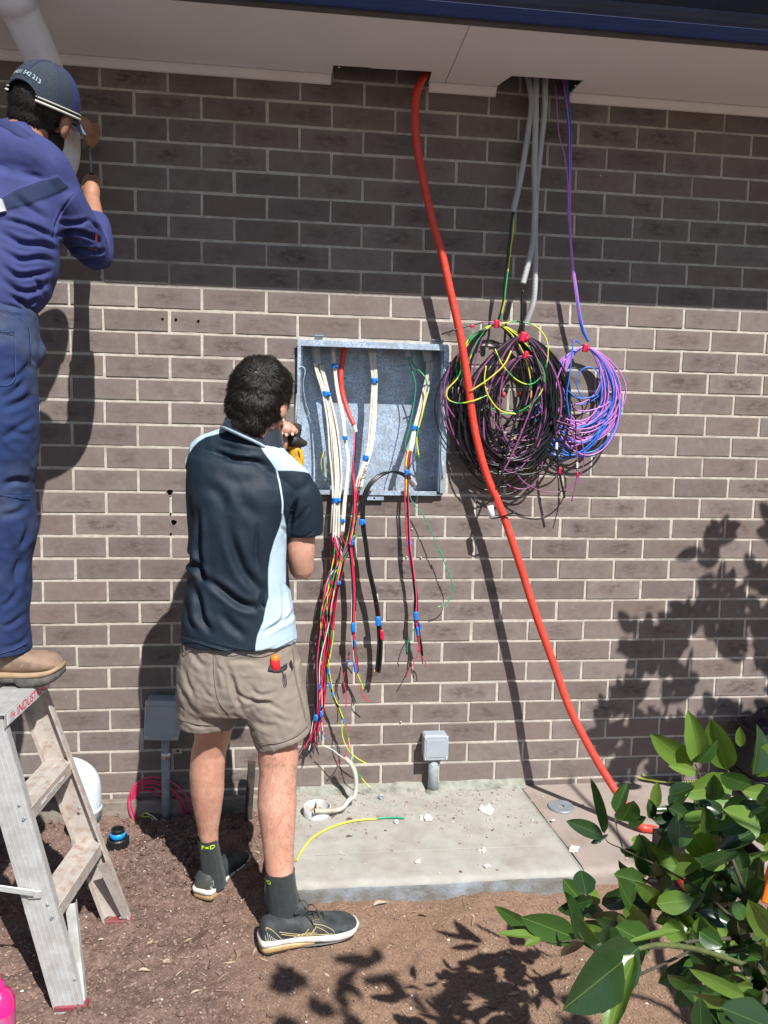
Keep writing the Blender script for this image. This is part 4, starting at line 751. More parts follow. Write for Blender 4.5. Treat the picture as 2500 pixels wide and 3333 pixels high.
def fitting(lab, c, s, cup=True):
    t0 = thing('pipe_fitting', lab, 'pipe fitting', 'black and blue pipe fittings')
    if cup:
        link('outer_nut', mesh('f', *lathe([(.036, 0), (.038, .004), (.038, .030), (.035, .034), (.031, .034), (.031, .012), (.024, .010)], c, 28), False, [BLK]), t0)
        rb = MB()
        for k in range(14): a = k*2*math.pi/14; rb.add(*box((c[0]+.0385*math.cos(a), c[1]+.0385*math.sin(a), c[2]+.017), (.004, .003, .028), Matrix.Rotation(a, 3, 'Z')))
        rb.build('rib', BLK, t0, kind='stuff')
    link('neck', mesh('f', *lathe([(.023, .0), (.024, .055), (.0225, .058), (.019, .058), (.018, .01)], c+np.array([0, 0, .01]), 28), False, [BLK]), t0)
    link('split_ring', mesh('f', *lathe([(.0242, 0), (.0275, .002), (.0280, .017), (.0245, .020)], c+np.array([0, 0, .034 if cup else .04]), 28), True, [mat('ring_blue', (.01, .25, .62), rough=.4)]), t0)
    return t0
g0 = G(385, 2790, -.115); fitting('black pipe fitting with blue ring on sunlit soil beside the ladder', np.array([g0[0], g0[1], sz(g0[0], g0[1])-.004]), 1)
g0 = W(85, 2570, .08); fitting('black pipe fitting with blue ring in shadow behind the ladder steps', np.array([g0[0], -.10, g0[2]-.02]), 1, False)
link('pipe_below', mesh('f', *rod((g0[0], -.10, g0[2]-.012), (g0[0], -.10, -.16), .0235, 20), True, [BLK]), COL.objects['pipe_fitting.001'])
br = thing('wall_clip', 'small grey saddle clip lying on the slab close to the wall', 'clip'); g0 = G(1240, 2600, 0)
link('clip_body', mesh('c', *bbox(g0+(0, 0, .010), (.018, .014, .020), .003, Matrix.Rotation(.35, 3, 'Y')), False, [JB]), br); link('clip_ring', mesh('c', *tube(np.array([g0+(.004+.008*math.cos(t), -.009, .010+.008*math.sin(t)) for t in np.linspace(0, 6.0, 14)]), .002, 6), True, [JB]), br)
yw = thing('earth_wire', 'bright yellow green wire offcut curving across the concrete slab', 'wire')
P = smooth_path([G(*p, .005) for p in ((966, 2800), (985, 2765), (1020, 2725), (1080, 2692), (1150, 2672), (1230, 2664))], 10); cable(P, .0036, YEL, yw, 'sheath'); cable(smooth_path([G(1225, 2664, .0055), G(1265, 2661, .006), G(1316, 2663, .006)], 6), .0034, GRNW, yw, 'green_end'); cable([P[0], P[0]+(-.004, -.003, 0), P[0]+(-.007, -.005, 0)], .002, COP, yw, 'copper_end', 6)
g0 = G(1290, 2674, .008); link('plastic_ring', mesh('r', *lathe([(.004, -.004), (.0075, -.004), (.0075, .004), (.004, .004), (.004, -.004)], g0, 16, (0.3, -1, .3)), True, [WCO]), None, 'tiny white plastic ring touching the wire offcut on the slab', 'ring')
ew = thing('grey_wire_curl', 'pale string curling on the soil at the lower right', 'string')
P = [G(x, y, 0) for x, y in ((1870, 3300), (1800, 3330), (1745, 3295), (1735, 3245), (1712, 3215), (1720, 3200), (1790, 3215), (1830, 3250))]; P = [np.array([*G(*q, sz(p[0], p[1])+.003)[:2], sz(p[0], p[1])+.005]) for p, q in zip(P, ((1870, 3300), (1800, 3330), (1745, 3295), (1735, 3245), (1712, 3215), (1720, 3200), (1790, 3215), (1830, 3250)))]
cable(smooth_path(P, 10), .0011, WCO, ew, 'strand')
for (px, py, rx_, lab, r0) in ((1592, 3270, .028, 'black cable tie loop on the soil at the bottom', .4), (1325, 2960, .024, 'black cable tie loop on the gravel in front of the slab', 1.2)):
    g0 = G(px, py, -.118); t0 = thing('cable_tie', lab, 'cable tie', 'black cable ties on the soil'); a = np.linspace(r0, r0+5.2, 22); cable(np.array([g0+(rx_*math.cos(t), rx_*.75*math.sin(t), .006+.004*math.sin(t*2)) for t in a]), .0017, BLK, t0, 'strap'); link('head', mesh('h', *bbox(g0+(rx_*math.cos(r0), rx_*.75*math.sin(r0), .008), (.006, .006, .005), .001), False, [BLK]), t0)
# fallen leaves
DLF = mat('dry_leaf', (.26, .15, .10), (.16, .09, .06), sc=40, rough=.8, coord='World'); PLF = mat('pale_dry_leaf', (.5, .42, .32), (.36, .29, .21), sc=40, rough=.85, coord='World')
def dleaf(px, py, L, wd, a, m, lab, z0=None, name='dry_leaf'):
    g0 = G(px, py, -.115 if z0 is None else z0); z = (sz(g0[0], g0[1]) if z0 is None else z0)+.004; d = np.array([math.cos(a), math.sin(a), 0]); s_ = np.array([-d[1], d[0], 0]); V = []; n_ = 7
    for i in range(n_+1):
        t = i/n_; w_ = wd*math.sin(math.pi*min(1, t*1.02))**.7*.5; cz = .35*wd*math.sin(t*5+a); c = np.array([g0[0], g0[1], z])+d*L*(t-.5)
        V += [c+s_*w_+(0, 0, cz*.5+w_*.5), c+(0, 0, max(0, cz*.3)), c-s_*w_+(0, 0, cz*.3+w_*.7)]
    V = np.array(V); V2 = V-(0, 0, .0006); Fc = [(i*3+j, i*3+j+1, i*3+j+4, i*3+j+3) for i in range(n_) for j in (0, 1)]
    Fc += [tuple(a_+len(V) for a_ in f[::-1]) for f in Fc]; link(name, mesh(name, np.r_[V, V2], Fc, True, [m]), None, lab, 'leaf', 'fallen leaves and chips')
for a_ in ((1138, 2668, .028, .014, .3, DLF, 'curled brown leaf on the slab beside the yellow wire', 0), (1085, 2660, .016, .010, 1.0, DLF, 'small curled brown leaf just right of the pipe stub', 0), (1137, 2724, .026, .007, 0, DLF, 'narrow reddish leaf on the slab below the yellow wire', 0), (1478, 2666, .014, .007, .2, DLF, 'small dark red leaf left of the largest pale stone', 0), (1605, 2704, .014, .008, 1, DLF, 'little brown leaf on the right part of the slab near the rusty stain', 0), (1255, 2706, .012, .006, 0, DLF, 'tiny brown leaf near the middle of the slab', 0), (1500, 2840, .014, .006, 2.4, DLF, 'small reddish leaf near the front edge of the slab', 0),
           (1570, 2925, .040, .014, 1.8, DLF, 'purple brown dry leaf hanging against the slab front', None), (1700, 2905, .030, .018, .5, DLF, 'crumpled brown leaf on the soil at the right end of the slab front', None), (1240, 2990, .060, .020, .35, PLF, 'pale wood chip on the soil just right of the shoe', None), (585, 3175, .034, .006, 1.0, PLF, 'pale splinter of wood standing out on the soil between ladder and shoe', None), (470, 3180, .036, .013, 0, PLF, 'pale grey leaf left of the pale splinter', None), (548, 3140, .030, .018, .6, PLF, 'veined dry leaf above the pale splinter', None), (640, 3240, .035, .009, .5, PLF, 'long grey leaf right of the pale splinter', None), (332, 3075, .024, .010, .2, PLF, 'small grey leaf beside the ladder foot', None),
           (525, 2780, .040, .020, 1.0, PLF, 'pale bark chip on the soil mound beside the sock', None), (562, 2940, .022, .007, 1.5, DLF, 'thin brown leaf on the soil left of the far shoe', None), (1500, 2925, .034, .018, .8, DLF, 'brown dry leaf on the gravel at the middle of the slab front', None), (1375, 3015, .030, .010, -.4, DLF, 'dark brown leaf on the gravel right of the shoe', None), (280, 3035, .010, .008, 0, WCO if False else PLF, 'white chip on the soil by the ladder', None)): dleaf(*a_)
mb = MB()
for k in range(90):
    x, y = rnd.uniform(-.4, 1.9), rnd.uniform(-1.3, -.05); z = sz(x, y)
    if x > .62 and y > -.67:
        if rnd.random() < .6: continue
        z = 0
    mb.add(*chunk((x, y, z+.002), rnd.uniform(.002, .0045), k, .35))
mb.build('pale_chips', STONE, None, kind='stuff', label='small pale chips scattered over soil and slab', cat='chips')
# bottle at the lower left corner
bt = thing('squeeze_bottle', 'translucent pink bottle standing on the soil at the bottom left corner', 'bottle'); g0 = G(2, 3400, -.12); bz = sz(g0[0], g0[1])
PK = mat('pink_plastic', (.75, .02, .22), (.55, .02, .16), sc=18, rough=.25, coord='World'); PK2 = mat('chalky_pink', (.42, .16, .27), (.62, .04, .2), sc=22, rough=.6, coord='World')
link('bottle_body', mesh('b', *lathe([(0, 0), (.036, 0), (.038, .004), (.038, .095), (.0385, .1)], (g0[0], g0[1], bz), 32), True, [PK2]), bt)
link('shoulder', mesh('b', *lathe([(.0385, .1), (.037, .125), (.028, .148), (.014, .158)], (g0[0], g0[1], bz), 32), True, [PK]), bt)
link('nozzle', mesh('b', *lathe([(.014, .158), (.013, .176), (.005, .182), (.003, .215), (0, .216)], (g0[0], g0[1], bz), 24), True, [PK]), bt)
# ------------------------------------------------------------ step ladder
ALU = mat('ladder_aluminium', (.62, .63, .62), (.50, .50, .48), sc=22, rough=.42, metal=.4, bump=.12, bsc=300, c3=(.48, .45, .41), sc3=26, coord='World')
ALUD = mat('dusty_aluminium', (.52, .475, .425), (.40, .36, .32), sc=20, rough=.7, metal=.15, bump=.1, bsc=200, c3=(.36, .24, .19), sc3=45, coord='World', thr=(.3, .7))
RUB = mat('red_rubber', (.26, .03, .05), (.18, .06, .06), sc=60, rough=.7)
lad = thing('step_ladder', 'dusty aluminium step ladder with a red INDUSTRIAL sticker, carrying the boot at left', 'ladder')
ZT = .715
N0, N1 = np.array([.160, -1.008, -.112]), np.array([-.045, -.975, ZT]); F0, F1 = np.array([.211, -.634, -.104]), np.array([-.03, -.680, ZT])
def chan(a, b, wd, fl, sgn, name, m, lip=.006):      # C channel: web outward, flanges toward the treads
    a, b = np.array(a), np.array(b); ax = (b-a)/np.linalg.norm(b-a); X = np.array([1, 0, 0])-ax*ax[0]; X /= np.linalg.norm(X); Y = np.cross(ax, X)*1.0
    if Y[1]*sgn < 0: Y = -Y
    pr = [(0, fl), (-lip, fl), (-lip, fl-.0022), (-.0022, fl-.0022), (-.0022, .0022)]
    pr = [(-.0, 0), (-.0, fl), (-lip, fl), (-lip, fl-.002), (-.0022, fl-.002), (-.0022, .0022), (-wd+.0022, .0022), (-wd+.0022, fl-.002), (-wd+lip, fl-.002), (-wd+lip, fl), (-wd, fl), (-wd, 0)]
    V = [p+X*u+Y*v for p in (a, b) for u, v in pr]; n_ = len(pr); mb = MB().add(V, [tuple(range(n_)), tuple(range(n_, 2*n_))[::-1]]+[(i, n_+i, n_+(i+1) % n_, (i+1) % n_) for i in range(n_)])
    L = np.linalg.norm(b-a)
    for k in range(6):
        u = -wd*(.10+.16*k); V = [p+X*(u+s)+Y*v for p in (a+ax*.003, b-ax*.003) for s, v in ((-.0014, 0), (0, -.0013), (.0014, 0), (0, .001))]
        mb.add(V, [(i, 4+i, 4+(i+1) % 4, (i+1) % 4) for i in range(4)]+[(0, 1, 2, 3), (7, 6, 5, 4)])
    return mb.build(name, m, lad), X, Y, ax
_, X, Yn, AX = chan(N0, N1, .080, .026, 1, 'rail', ALU); chan(F0, F1, .080, .026, -1, 'rail', ALUD)
at_ = lambda A, B, z: A+(B-A)*((z+.125)/(ZT+.125))
def rivet(p, n, parent=None): link('rivet', mesh('rivet', *lathe([(0, .0022), (.003, .0018), (.0045, .0004), (.0048, 0)], p, 10, n), True, [GALV2]), lad)
for z in (.170, .450, ZT):
    n_, f_ = at_(N0, N1, z)+(0, .004, 0), at_(F0, F1, z)-(0, .004, 0); top = z == ZT
    if top: n_ = n_+(0.012, -.016, .004); f_ = f_+(.012, .016, .004)
    d = (f_-n_); d /= np.linalg.norm(d); X_ = np.cross(d, [0, 0, 1]); wd = .098 if top else .079; lipz = -.036 if top else -.040
    pr = [(0, 0), (0, lipz), (-.002, lipz), (-.002, -.0022)]+[(-wd+.002, -.0022), (-wd+.002, lipz), (-wd, lipz), (-wd, 0)]
    V = [p+X_*u+np.array([0, 0, v]) for p in (n_, f_) for u, v in pr]; k = len(pr); mb = MB().add(V, [tuple(range(k)), tuple(range(k, 2*k))[::-1]]+[(i, k+i, k+(i+1) % k, (i+1) % k) for i in range(k)])
    for g_ in range(15):
        u = -wd*(.06+.062*g_)
        if 6 <= g_ <= 7: continue
        V = [p+X_*(u+s)+np.array([0, 0, v]) for p in (n_+d*.001, f_-d*.001) for s, v in ((-.0018, 0.0), (-.0008, .0024), (.0008, .0024), (.0018, 0.0))]; mb.add(V, [(i, 4+i, 4+(i+1) % 4, (i+1) % 4) for i in range(4)]+[(0, 1, 2, 3), (7, 6, 5, 4)])
    mb.build('top_step' if top else 'tread', ALUD if not top else ALU, lad)
    if not top:
        for e in (n_, f_): rivet(e+np.array([X_[0]*-.012, (-.006 if e is n_ else .0), -.02]), (0, -1, 0)); rivet(e+X_*.0003+d*(.012 if e is n_ else -.012)+np.array([0, 0, -.028]), X_)
    if not top and z > .3:
        c = (n_+f_)/2+X_*.0012+np.array([0, 0, -.021]); o = link('warning_strip', mesh('w', *bbox((0, 0, 0), (.165, .0006, .0095), .0001), False, [WCO]), lad); o.matrix_world = Matrix.Translation(c) @ Matrix.Rotation(math.atan2(d[1], d[0]), 4, 'Z')
        V, Fc = text('WARNING  DO NOT STAND', .0075); V = np.stack([V[:, 0], 0*V[:, 0]-.0006, V[:, 1]], 1); o2 = link('warning_print', mesh('t', V, Fc, False, [BLK]), lad); o2.matrix_world = Matrix.Translation(c) @ Matrix.Rotation(math.atan2(d[1], d[0]), 4, 'Z')
    if top:
        L = np.linalg.norm(f_-n_); c = n_+d*(L*.5)+X_*.0008+np.array([0, 0, -.0185]); RZ = Matrix.Rotation(math.atan2(d[1], d[0]), 4, 'Z')
        o = link('sticker', mesh('w', *bbox((0, 0, 0), (L*.93, .0008, .031), .0001), False, [WCO]), lad); o.matrix_world = Matrix.Translation(c) @ RZ
        for s_, sz_, dx, dz, m_, yy in (('INDUSTRIAL', .037, .022, 0, BLK, -.0006), ('INDUSTRIAL', .037, .0212, .0006, mat('sticker_red', (.75, .01, .09), rough=.5), -.0008), ('120kg', .015, -.118, .002, MATS['sticker_red'] if 'sticker_red' in MATS else RTAPE, -.0008), ('RATED', .006, -.118, .0115, BLK, -.0008), ('LOAD LIMIT', .006, -.118, -.0105, BLU, -.0008)):
            V, Fc = text(s_, sz_); w_ = V[:, 0].max()-V[:, 0].min()
            if s_ == 'INDUSTRIAL': V[:, 0] *= .212/w_; V[:, 1] *= .026/(V[:, 1].max()-V[:, 1].min())
            V = np.stack([V[:, 0]+dx, 0*V[:, 0]+yy, V[:, 1]+dz], 1); o = link('lettering', mesh('t', V, Fc, False, [m_]), lad); o.matrix_world = Matrix.Translation(c) @ RZ
        MB().add(*bbox(f_+X_*-.012+np.array([0, .012, .008]), (.03, .012, .022), .003)).build('hinge_block', BLK, lad)
# braces under the lowest tread
def plate(a, b, w1, w2, th, name, m):
    a, b = np.array(a), np.array(b); ax = b-a; s_ = np.cross(ax, [0, 1, 0]); s_ /= np.linalg.norm(s_); n_ = np.array([0, th, 0])
    V = [a+s_*w1, a-s_*w1, b-s_*w2, b+s_*w2]; V = V+[v+n_ for v in V]; V = V+[a+s_*w1+(0, .018, 0), b+s_*w2+(0, .018, 0), a+s_*(w1-.002)+(0, .018, 0), b+s_*(w2-.002)+(0, .018, 0)]
    MB().add(V, [(0, 1, 2, 3), (7, 6, 5, 4), (0, 4, 5, 1), (1, 5, 6, 2), (2, 6, 7, 3), (3, 7, 4, 0), (0, 3, 9, 8), (4, 10, 11, 7), (8, 9, 11, 10)]).build(name, m, lad)
n2, f2 = at_(N0, N1, .13), at_(F0, F1, .13)
plate(n2+(.0, .085, .0), at_(N0, N1, -.10)+(-.006, .006, 0), .014, .010, .002, 'brace', ALU); plate(f2+(0, -.075, 0), at_(F0, F1, -.10)+(-.01, -.024, 0), .014, .010, .002, 'brace', ALUD)
for A, B in ((N0, N1), (F0, F1)):
    p = A.copy(); p[2] += .008; sg = 1 if A is N0 else -1; MB().add(*bbox(p+(-.040, sg*.012, .004), (.086, .032, .016), .003)).build('foot_pad', RUB, lad)
for z, u in ((-.10, .012), (-.10, .066), (-.03, .005), (.15, .02), (.19, .02), (.43, .02), (.47, .02)): rivet(at_(N0, N1, z)+X*(-u)+(0, -.0012, 0), (0, -1, 0))
for z in (-.09, .06, .13, .30): rivet(at_(F0, F1, z)+X*(-.025)+(0, -.0235, 0), (0, -1, 0))
# rear frame and spreader at the left
R0, R1 = np.array([-.66, -1.03, -.125]), np.array([-.15, -.965, ZT-.03]); S0, S1 = np.array([-.66, -.61, -.125]), np.array([-.15, -.69, ZT-.03])
for a_, b_ in ((R0, R1), (S0, S1)): link('rear_leg', mesh('r', *tube([a_, (a_+b_)/2, b_], .013, 8), True, [ALU]), lad)
link('rear_rung', mesh('r', *tube([R0+(R1-R0)*.2, (R0+S0)/2+((R1+S1)/2-(R0+S0)/2)*.2, S0+(S1-S0)*.2], .009, 8), True, [ALU]), lad)
sp0 = at_(N0, N1, .19)+(-.02, -.006, 0); sp0 = W(115, 2900, 1.0); sp1 = W(-260, 2860, 1.02)
MB().add(*bbox((sp0+sp1)/2, (np.linalg.norm(sp0-sp1), .004, .017), .001, Matrix.Rotation(-math.atan2(sp0[2]-sp1[2], sp0[0]-sp1[0]), 3, 'Y'))).build('spreader', ALU, lad)
MB().add(*bbox(W(113, 2912, 1.0), (.034, .006, .022), .002)).build('spreader_bracket', ALU, lad); MB().add(*bbox(W(88, 2945, .995), (.018, .003, .052), .001, Matrix.Rotation(-.15, 3, 'Y'))).build('spreader_bracket', ALU, lad)

# ------------------------------------------------------------ tool bag, tote and tools half hidden at the right
BAGM = mat('bag_cloth', (.012, .012, .016), (.02, .018, .022), sc=60, rough=.7, bump=.4, bsc=300, coord='World')
bag = thing('tool_bag', 'black padded tool bag standing against the wall at the right edge', 'bag'); c = W(2470, 2400, .16)
link('bag_body', mesh('b', *loft([(c[0]+.10, -.16, .004, .15, .10, 0, 4), (c[0]+.10, -.16, .02, .165, .115, 0, 4), (c[0]+.10, -.16, .20, .165, .115, 0, 4), (c[0]+.10, -.16, .30, .15, .10, 0, 3), (c[0]+.10, -.16, .335, .11, .06, 0, 3)], 40), True, [BAGM]), bag)
a = np.linspace(0, 2*math.pi, 25)[:-1]; link('round_pocket', mesh('b', *tube(np.array([(c[0]+.03+.075*math.cos(t), -.282, .20+.075*math.sin(t)) for t in a]), .012, 8, closed=True), True, [BAGM]), bag)
link('handle', mesh('b', *tube(smooth_path([(c[0]-.02, -.17, .32), (c[0]+.0, -.17, .365), (c[0]+.10, -.17, .375), (c[0]+.20, -.17, .365), (c[0]+.22, -.17, .32)], 6), .013, 10), True, [BAGM]), bag)
for zz in (.10, .29): link('seam', mesh('b', *tube(np.array([(c[0]+.10+.168*np.sign(math.cos(t))*abs(math.cos(t))**.5, -.16+.118*np.sign(math.sin(t))*abs(math.sin(t))**.5, zz) for t in a]), .004, 6, closed=True), True, [BLK]), bag)
tot = thing('open_tote', 'black open tool tote on the side path behind the citrus leaves', 'tool tote'); c = G(2330, 2880, .0)
def shell(c, sx, sy, h, th, name, m, parent):
    mb = MB()
    for cc, s in (((0, 0, th/2), (sx, sy, th)), ((0, -sy/2+th/2, h/2), (sx, th, h-.001)), ((0, sy/2-th/2, h/2), (sx, th, h-.001)), ((-sx/2+th/2, 0, h/2), (th, sy-2*th, h-.002)), ((sx/2-th/2, 0, h/2), (th, sy-2*th, h-.002))): mb.add(*bbox(np.array(cc)+c, s, .002))
    return mb.build(name, m, parent)
shell(c+np.array([.02, .10, 0]), .30, .20, .10, .006, 'tote_body', BLK, tot)
link('tote_handle', mesh('b', *tube(smooth_path([c+(-.12, .10, .09), c+(-.10, .10, .17), c+(.02, .10, .19), c+(.14, .10, .17), c+(.16, .10, .09)], 6), .009, 8), True, [BLK]), tot)
ORT = mat('tool_orange', (.80, .20, .02), rough=.45); RDT = mat('tool_red', (.70, .02, .03), rough=.4)
def tool(lab, cat, p, q, r, m, m2, nm):
    t0 = thing(nm, lab, cat); p, q = np.array(p), np.array(q); mid = p+(q-p)*.45; link('grip', mesh('g', *tube(smooth_path([p, p+(mid-p)*.5, mid], 5), [r*.7, r*1.15, r*.9, r], 12), True, [m]), t0); link('shaft', mesh('g', *rod(mid, q, r*.42, 8), True, [m2]), t0)
tool('orange handled tool leaning in the black tote', 'tool', c+(.10, .08, .06), c+(.15, .07, .26), .016, ORT, GALV, 'hand_tool')
tool('red handled tool lying low beneath the citrus leaves', 'tool', G(2300, 3000, .03), G(2410, 2960, .04), .012, RDT, RDT, 'hand_tool')
tool('red handled cutter inside the black tote, next to the orange one', 'tool', c+(.05, .07, .05), c+(.13, .13, .22), .012, RDT, GALV, 'hand_tool')
MB().add(*bbox(G(2520, 2850, .10), (.05, .03, .18), .006, Matrix.Rotation(.2, 3, 'Y'))).build('spirit_level', ORT, None, label='orange spirit level end standing at the right edge behind the leaves', cat='spirit level')
MB().add(*bbox(G(2085, 2935, -.10), (.035, .02, .014), .003)).build('blue_cap', SKY, None, label='small blue plastic piece on the soil glimpsed between citrus leaves', cat='cap')
wr = thing('wire_hank', 'hank of green yellow wire on the path at the wall foot behind the citrus', 'wire')
base = [G(x, y, .012) for x, y in ((2068, 2530), (2110, 2538), (2160, 2545), (2230, 2545), (2300, 2540))]; YSHD = wmat('shaded_yellow', (.28, .30, .05)); cable(smooth_path(base, 8), .004, YSHD, wr, 'core')  # yellow darkened to paint in the shade at the wall foot
for dy in (-14, 10): cable(smooth_path([G(2090, 2510+dy, .03), G(2110, 2528, .02), G(2150, 2542, .012)], 6), .0022, YSHD, wr, 'core')
for k in range(12): p = G(2185+8*k, 2545, .012); a = np.linspace(0, 2*math.pi, 11)[:-1]; link('wrap', mesh('w', *tube(np.array([p+(0.002*math.sin(t), .0075*math.cos(t), .0075*math.sin(t)) for t in a]), .0014, 4, closed=True), True, [BLK]), wr)

# ------------------------------------------------------------ citrus shrub
def leaf_mat(name, a, b_, c_, tr=.35):
    m = mat(name, a, b_, sc=5, rough=.27, spec=.6, coord='World', bump=.25, bsc=38, dist=.002); n, l, b = nodes_of(m)
    g = n.new('ShaderNodeTexCoord'); sp = n.new('ShaderNodeSeparateXYZ'); l.new(g.outputs['Object'], sp.inputs[0])
    def M(op, *v):
        x = n.new('ShaderNodeMath'); x.operation = op
        for i, q in enumerate(v):
            if isinstance(q, (int, float)): x.inputs[i].default_value = q
            else: l.new(q, x.inputs[i])
        return x.outputs[0]
    ax = M('ABSOLUTE', sp.outputs[0]); vein = M('LESS_THAN', ax, .010)
    side = M('LESS_THAN', M('ABSOLUTE', M('SUBTRACT', M('FRACT', M('MULTIPLY', M('SUBTRACT', sp.outputs[1], M('MULTIPLY', ax, .6)), 11)), .5)), .035)
    f = M('MAXIMUM', M('MULTIPLY', vein, .9), M('MULTIPLY', side, .09))
    s = b.inputs['Base Color'].links[0].from_socket; mx = n.new('ShaderNodeMix'); mx.data_type = 'RGBA'; l.new(f, mx.inputs[0]); l.new(s, mx.inputs[6]); mx.inputs[7].default_value = (*c_, 1)
    for L_ in list(b.inputs['Base Color'].links): l.remove(L_)
    l.new(mx.outputs[2], b.inputs['Base Color'])
    tl = n.new('ShaderNodeBsdfTranslucent'); mm = n.new('ShaderNodeMixShader'); mm.inputs[0].default_value = tr; cl = n.new('ShaderNodeMix'); cl.data_type = 'RGBA'; cl.blend_type = 'MULTIPLY'; cl.inputs[0].default_value = 1; l.new(mx.outputs[2], cl.inputs[6]); cl.inputs[7].default_value = (.9, 1.1, .3, 1); l.new(cl.outputs[2], tl.inputs[0])
    l.new(b.outputs[0], mm.inputs[1]); l.new(tl.outputs[0], mm.inputs[2]); l.new(mm.outputs[0], n['Material Output'].inputs[0]); return m
LF1 = leaf_mat('leaf_lit', (.17, .27, .05), (.12, .215, .035), (.30, .38, .09)); LF2 = leaf_mat('leaf_mid', (.05, .115, .022), (.034, .08, .016), (.16, .24, .06), .22); LF3 = leaf_mat('leaf_shaded', (.022, .052, .013), (.016, .038, .010), (.08, .12, .035), .12)  # lit, middle and shaded tones of one leaf, sun and shade painted in
BARK = mat('green_twig', (.10, .13, .035), (.07, .06, .03), sc=30, rough=.7, coord='World'); BARKD = mat('dark_twig', (.05, .04, .025), (.08, .07, .04), sc=40, rough=.85, bump=.6, bsc=150, coord='World')
def leaf_geo(curl, cup, twist, wav, pw=.75, seed=0):
    r_ = np.random.RandomState(seed); n_ = 9; V = []
    for i in range(n_+1):
        t = i/n_; w_ = .5*math.sin(math.pi*t**.85)**(pw*.82)*(1-.08*t)+.002
        z0 = -curl*t*t
        for j in (-1, -.5, 0, .5, 1):
            x = j*w_*(1+.03*r_.randn()); V.append((x, t, z0+cup*abs(j)**1.4*w_+twist*x*t+wav*math.sin(t*11+j*2+seed)*abs(j)))
    Fc = [(i*5+j, i*5+j+1, i*5+j+6, i*5+j+5) for i in range(n_) for j in range(4)]; return np.array(V), Fc
LV = [leaf_geo(c_, u, t, w_, p, s) for s, (c_, u, t, w_, p) in enumerate(((.12, .28, .1, .008, .8), (.25, .45, -.2, .014, .75), (.05, .2, .25, .01, .85), (.35, .6, .1, .016, .7), (-.1, .35, -.1, .012, .8), (.18, .15, .0, .01, .9)))]
LM = {(k, m.name): mesh('leaf', V, Fc, True, [m]) for k, (V, Fc) in enumerate(LV) for m in (LF1, LF2, LF3)}
shrub = thing('citrus_shrub', 'leafy green citrus shrub reaching in from the lower right corner', 'shrub')
SUNV = -np.array(SUN); stuffL = MB()
def leaf(b, t, wd, m, roll=0, face=None, obj=True, k=None):
    b, t = np.array(b), np.array(t); y = t-b; L = np.linalg.norm(y); y /= L; f = face if face is not None else (CAM-b); f = f/np.linalg.norm(f); x = np.cross(y, f); x /= np.linalg.norm(x); z = np.cross(x, y)
    R = Matrix.Rotation(roll, 3, Vector(y)); x = np.array(R @ Vector(x)); z = np.array(R @ Vector(z)); k = rnd.randrange(6) if k is None else k
    S = np.stack([x*wd, y*L, z*min(wd*1.2, L*.8)], 1)
    if obj:
        o = link('leaf', LM[(k, m.name)], shrub); mm = Matrix.Identity(4)
        for i in range(3):
            for j in range(3): mm[i][j] = S[i][j]
            mm[i][3] = b[i]
        o.matrix_world = mm
    else: V, Fc = LV[k]; stuffL.add(V @ S.T+b, Fc, (LF1, LF2, LF3).index(m))
z6 = lambda x, y: (1500+.6028*x, 2250+.6028*y)
def lp(bx, by, tx, ty, wpx, d, m=LF2, roll=0, dt=0.0, k=None):
    d = .75+.8*d; b, t = W(*z6(bx, by), d), W(*z6(tx, ty), d+dt*.7); leaf(b, t, wpx*.6028/F*(3.02-d)*1.2, m, roll, k=k)
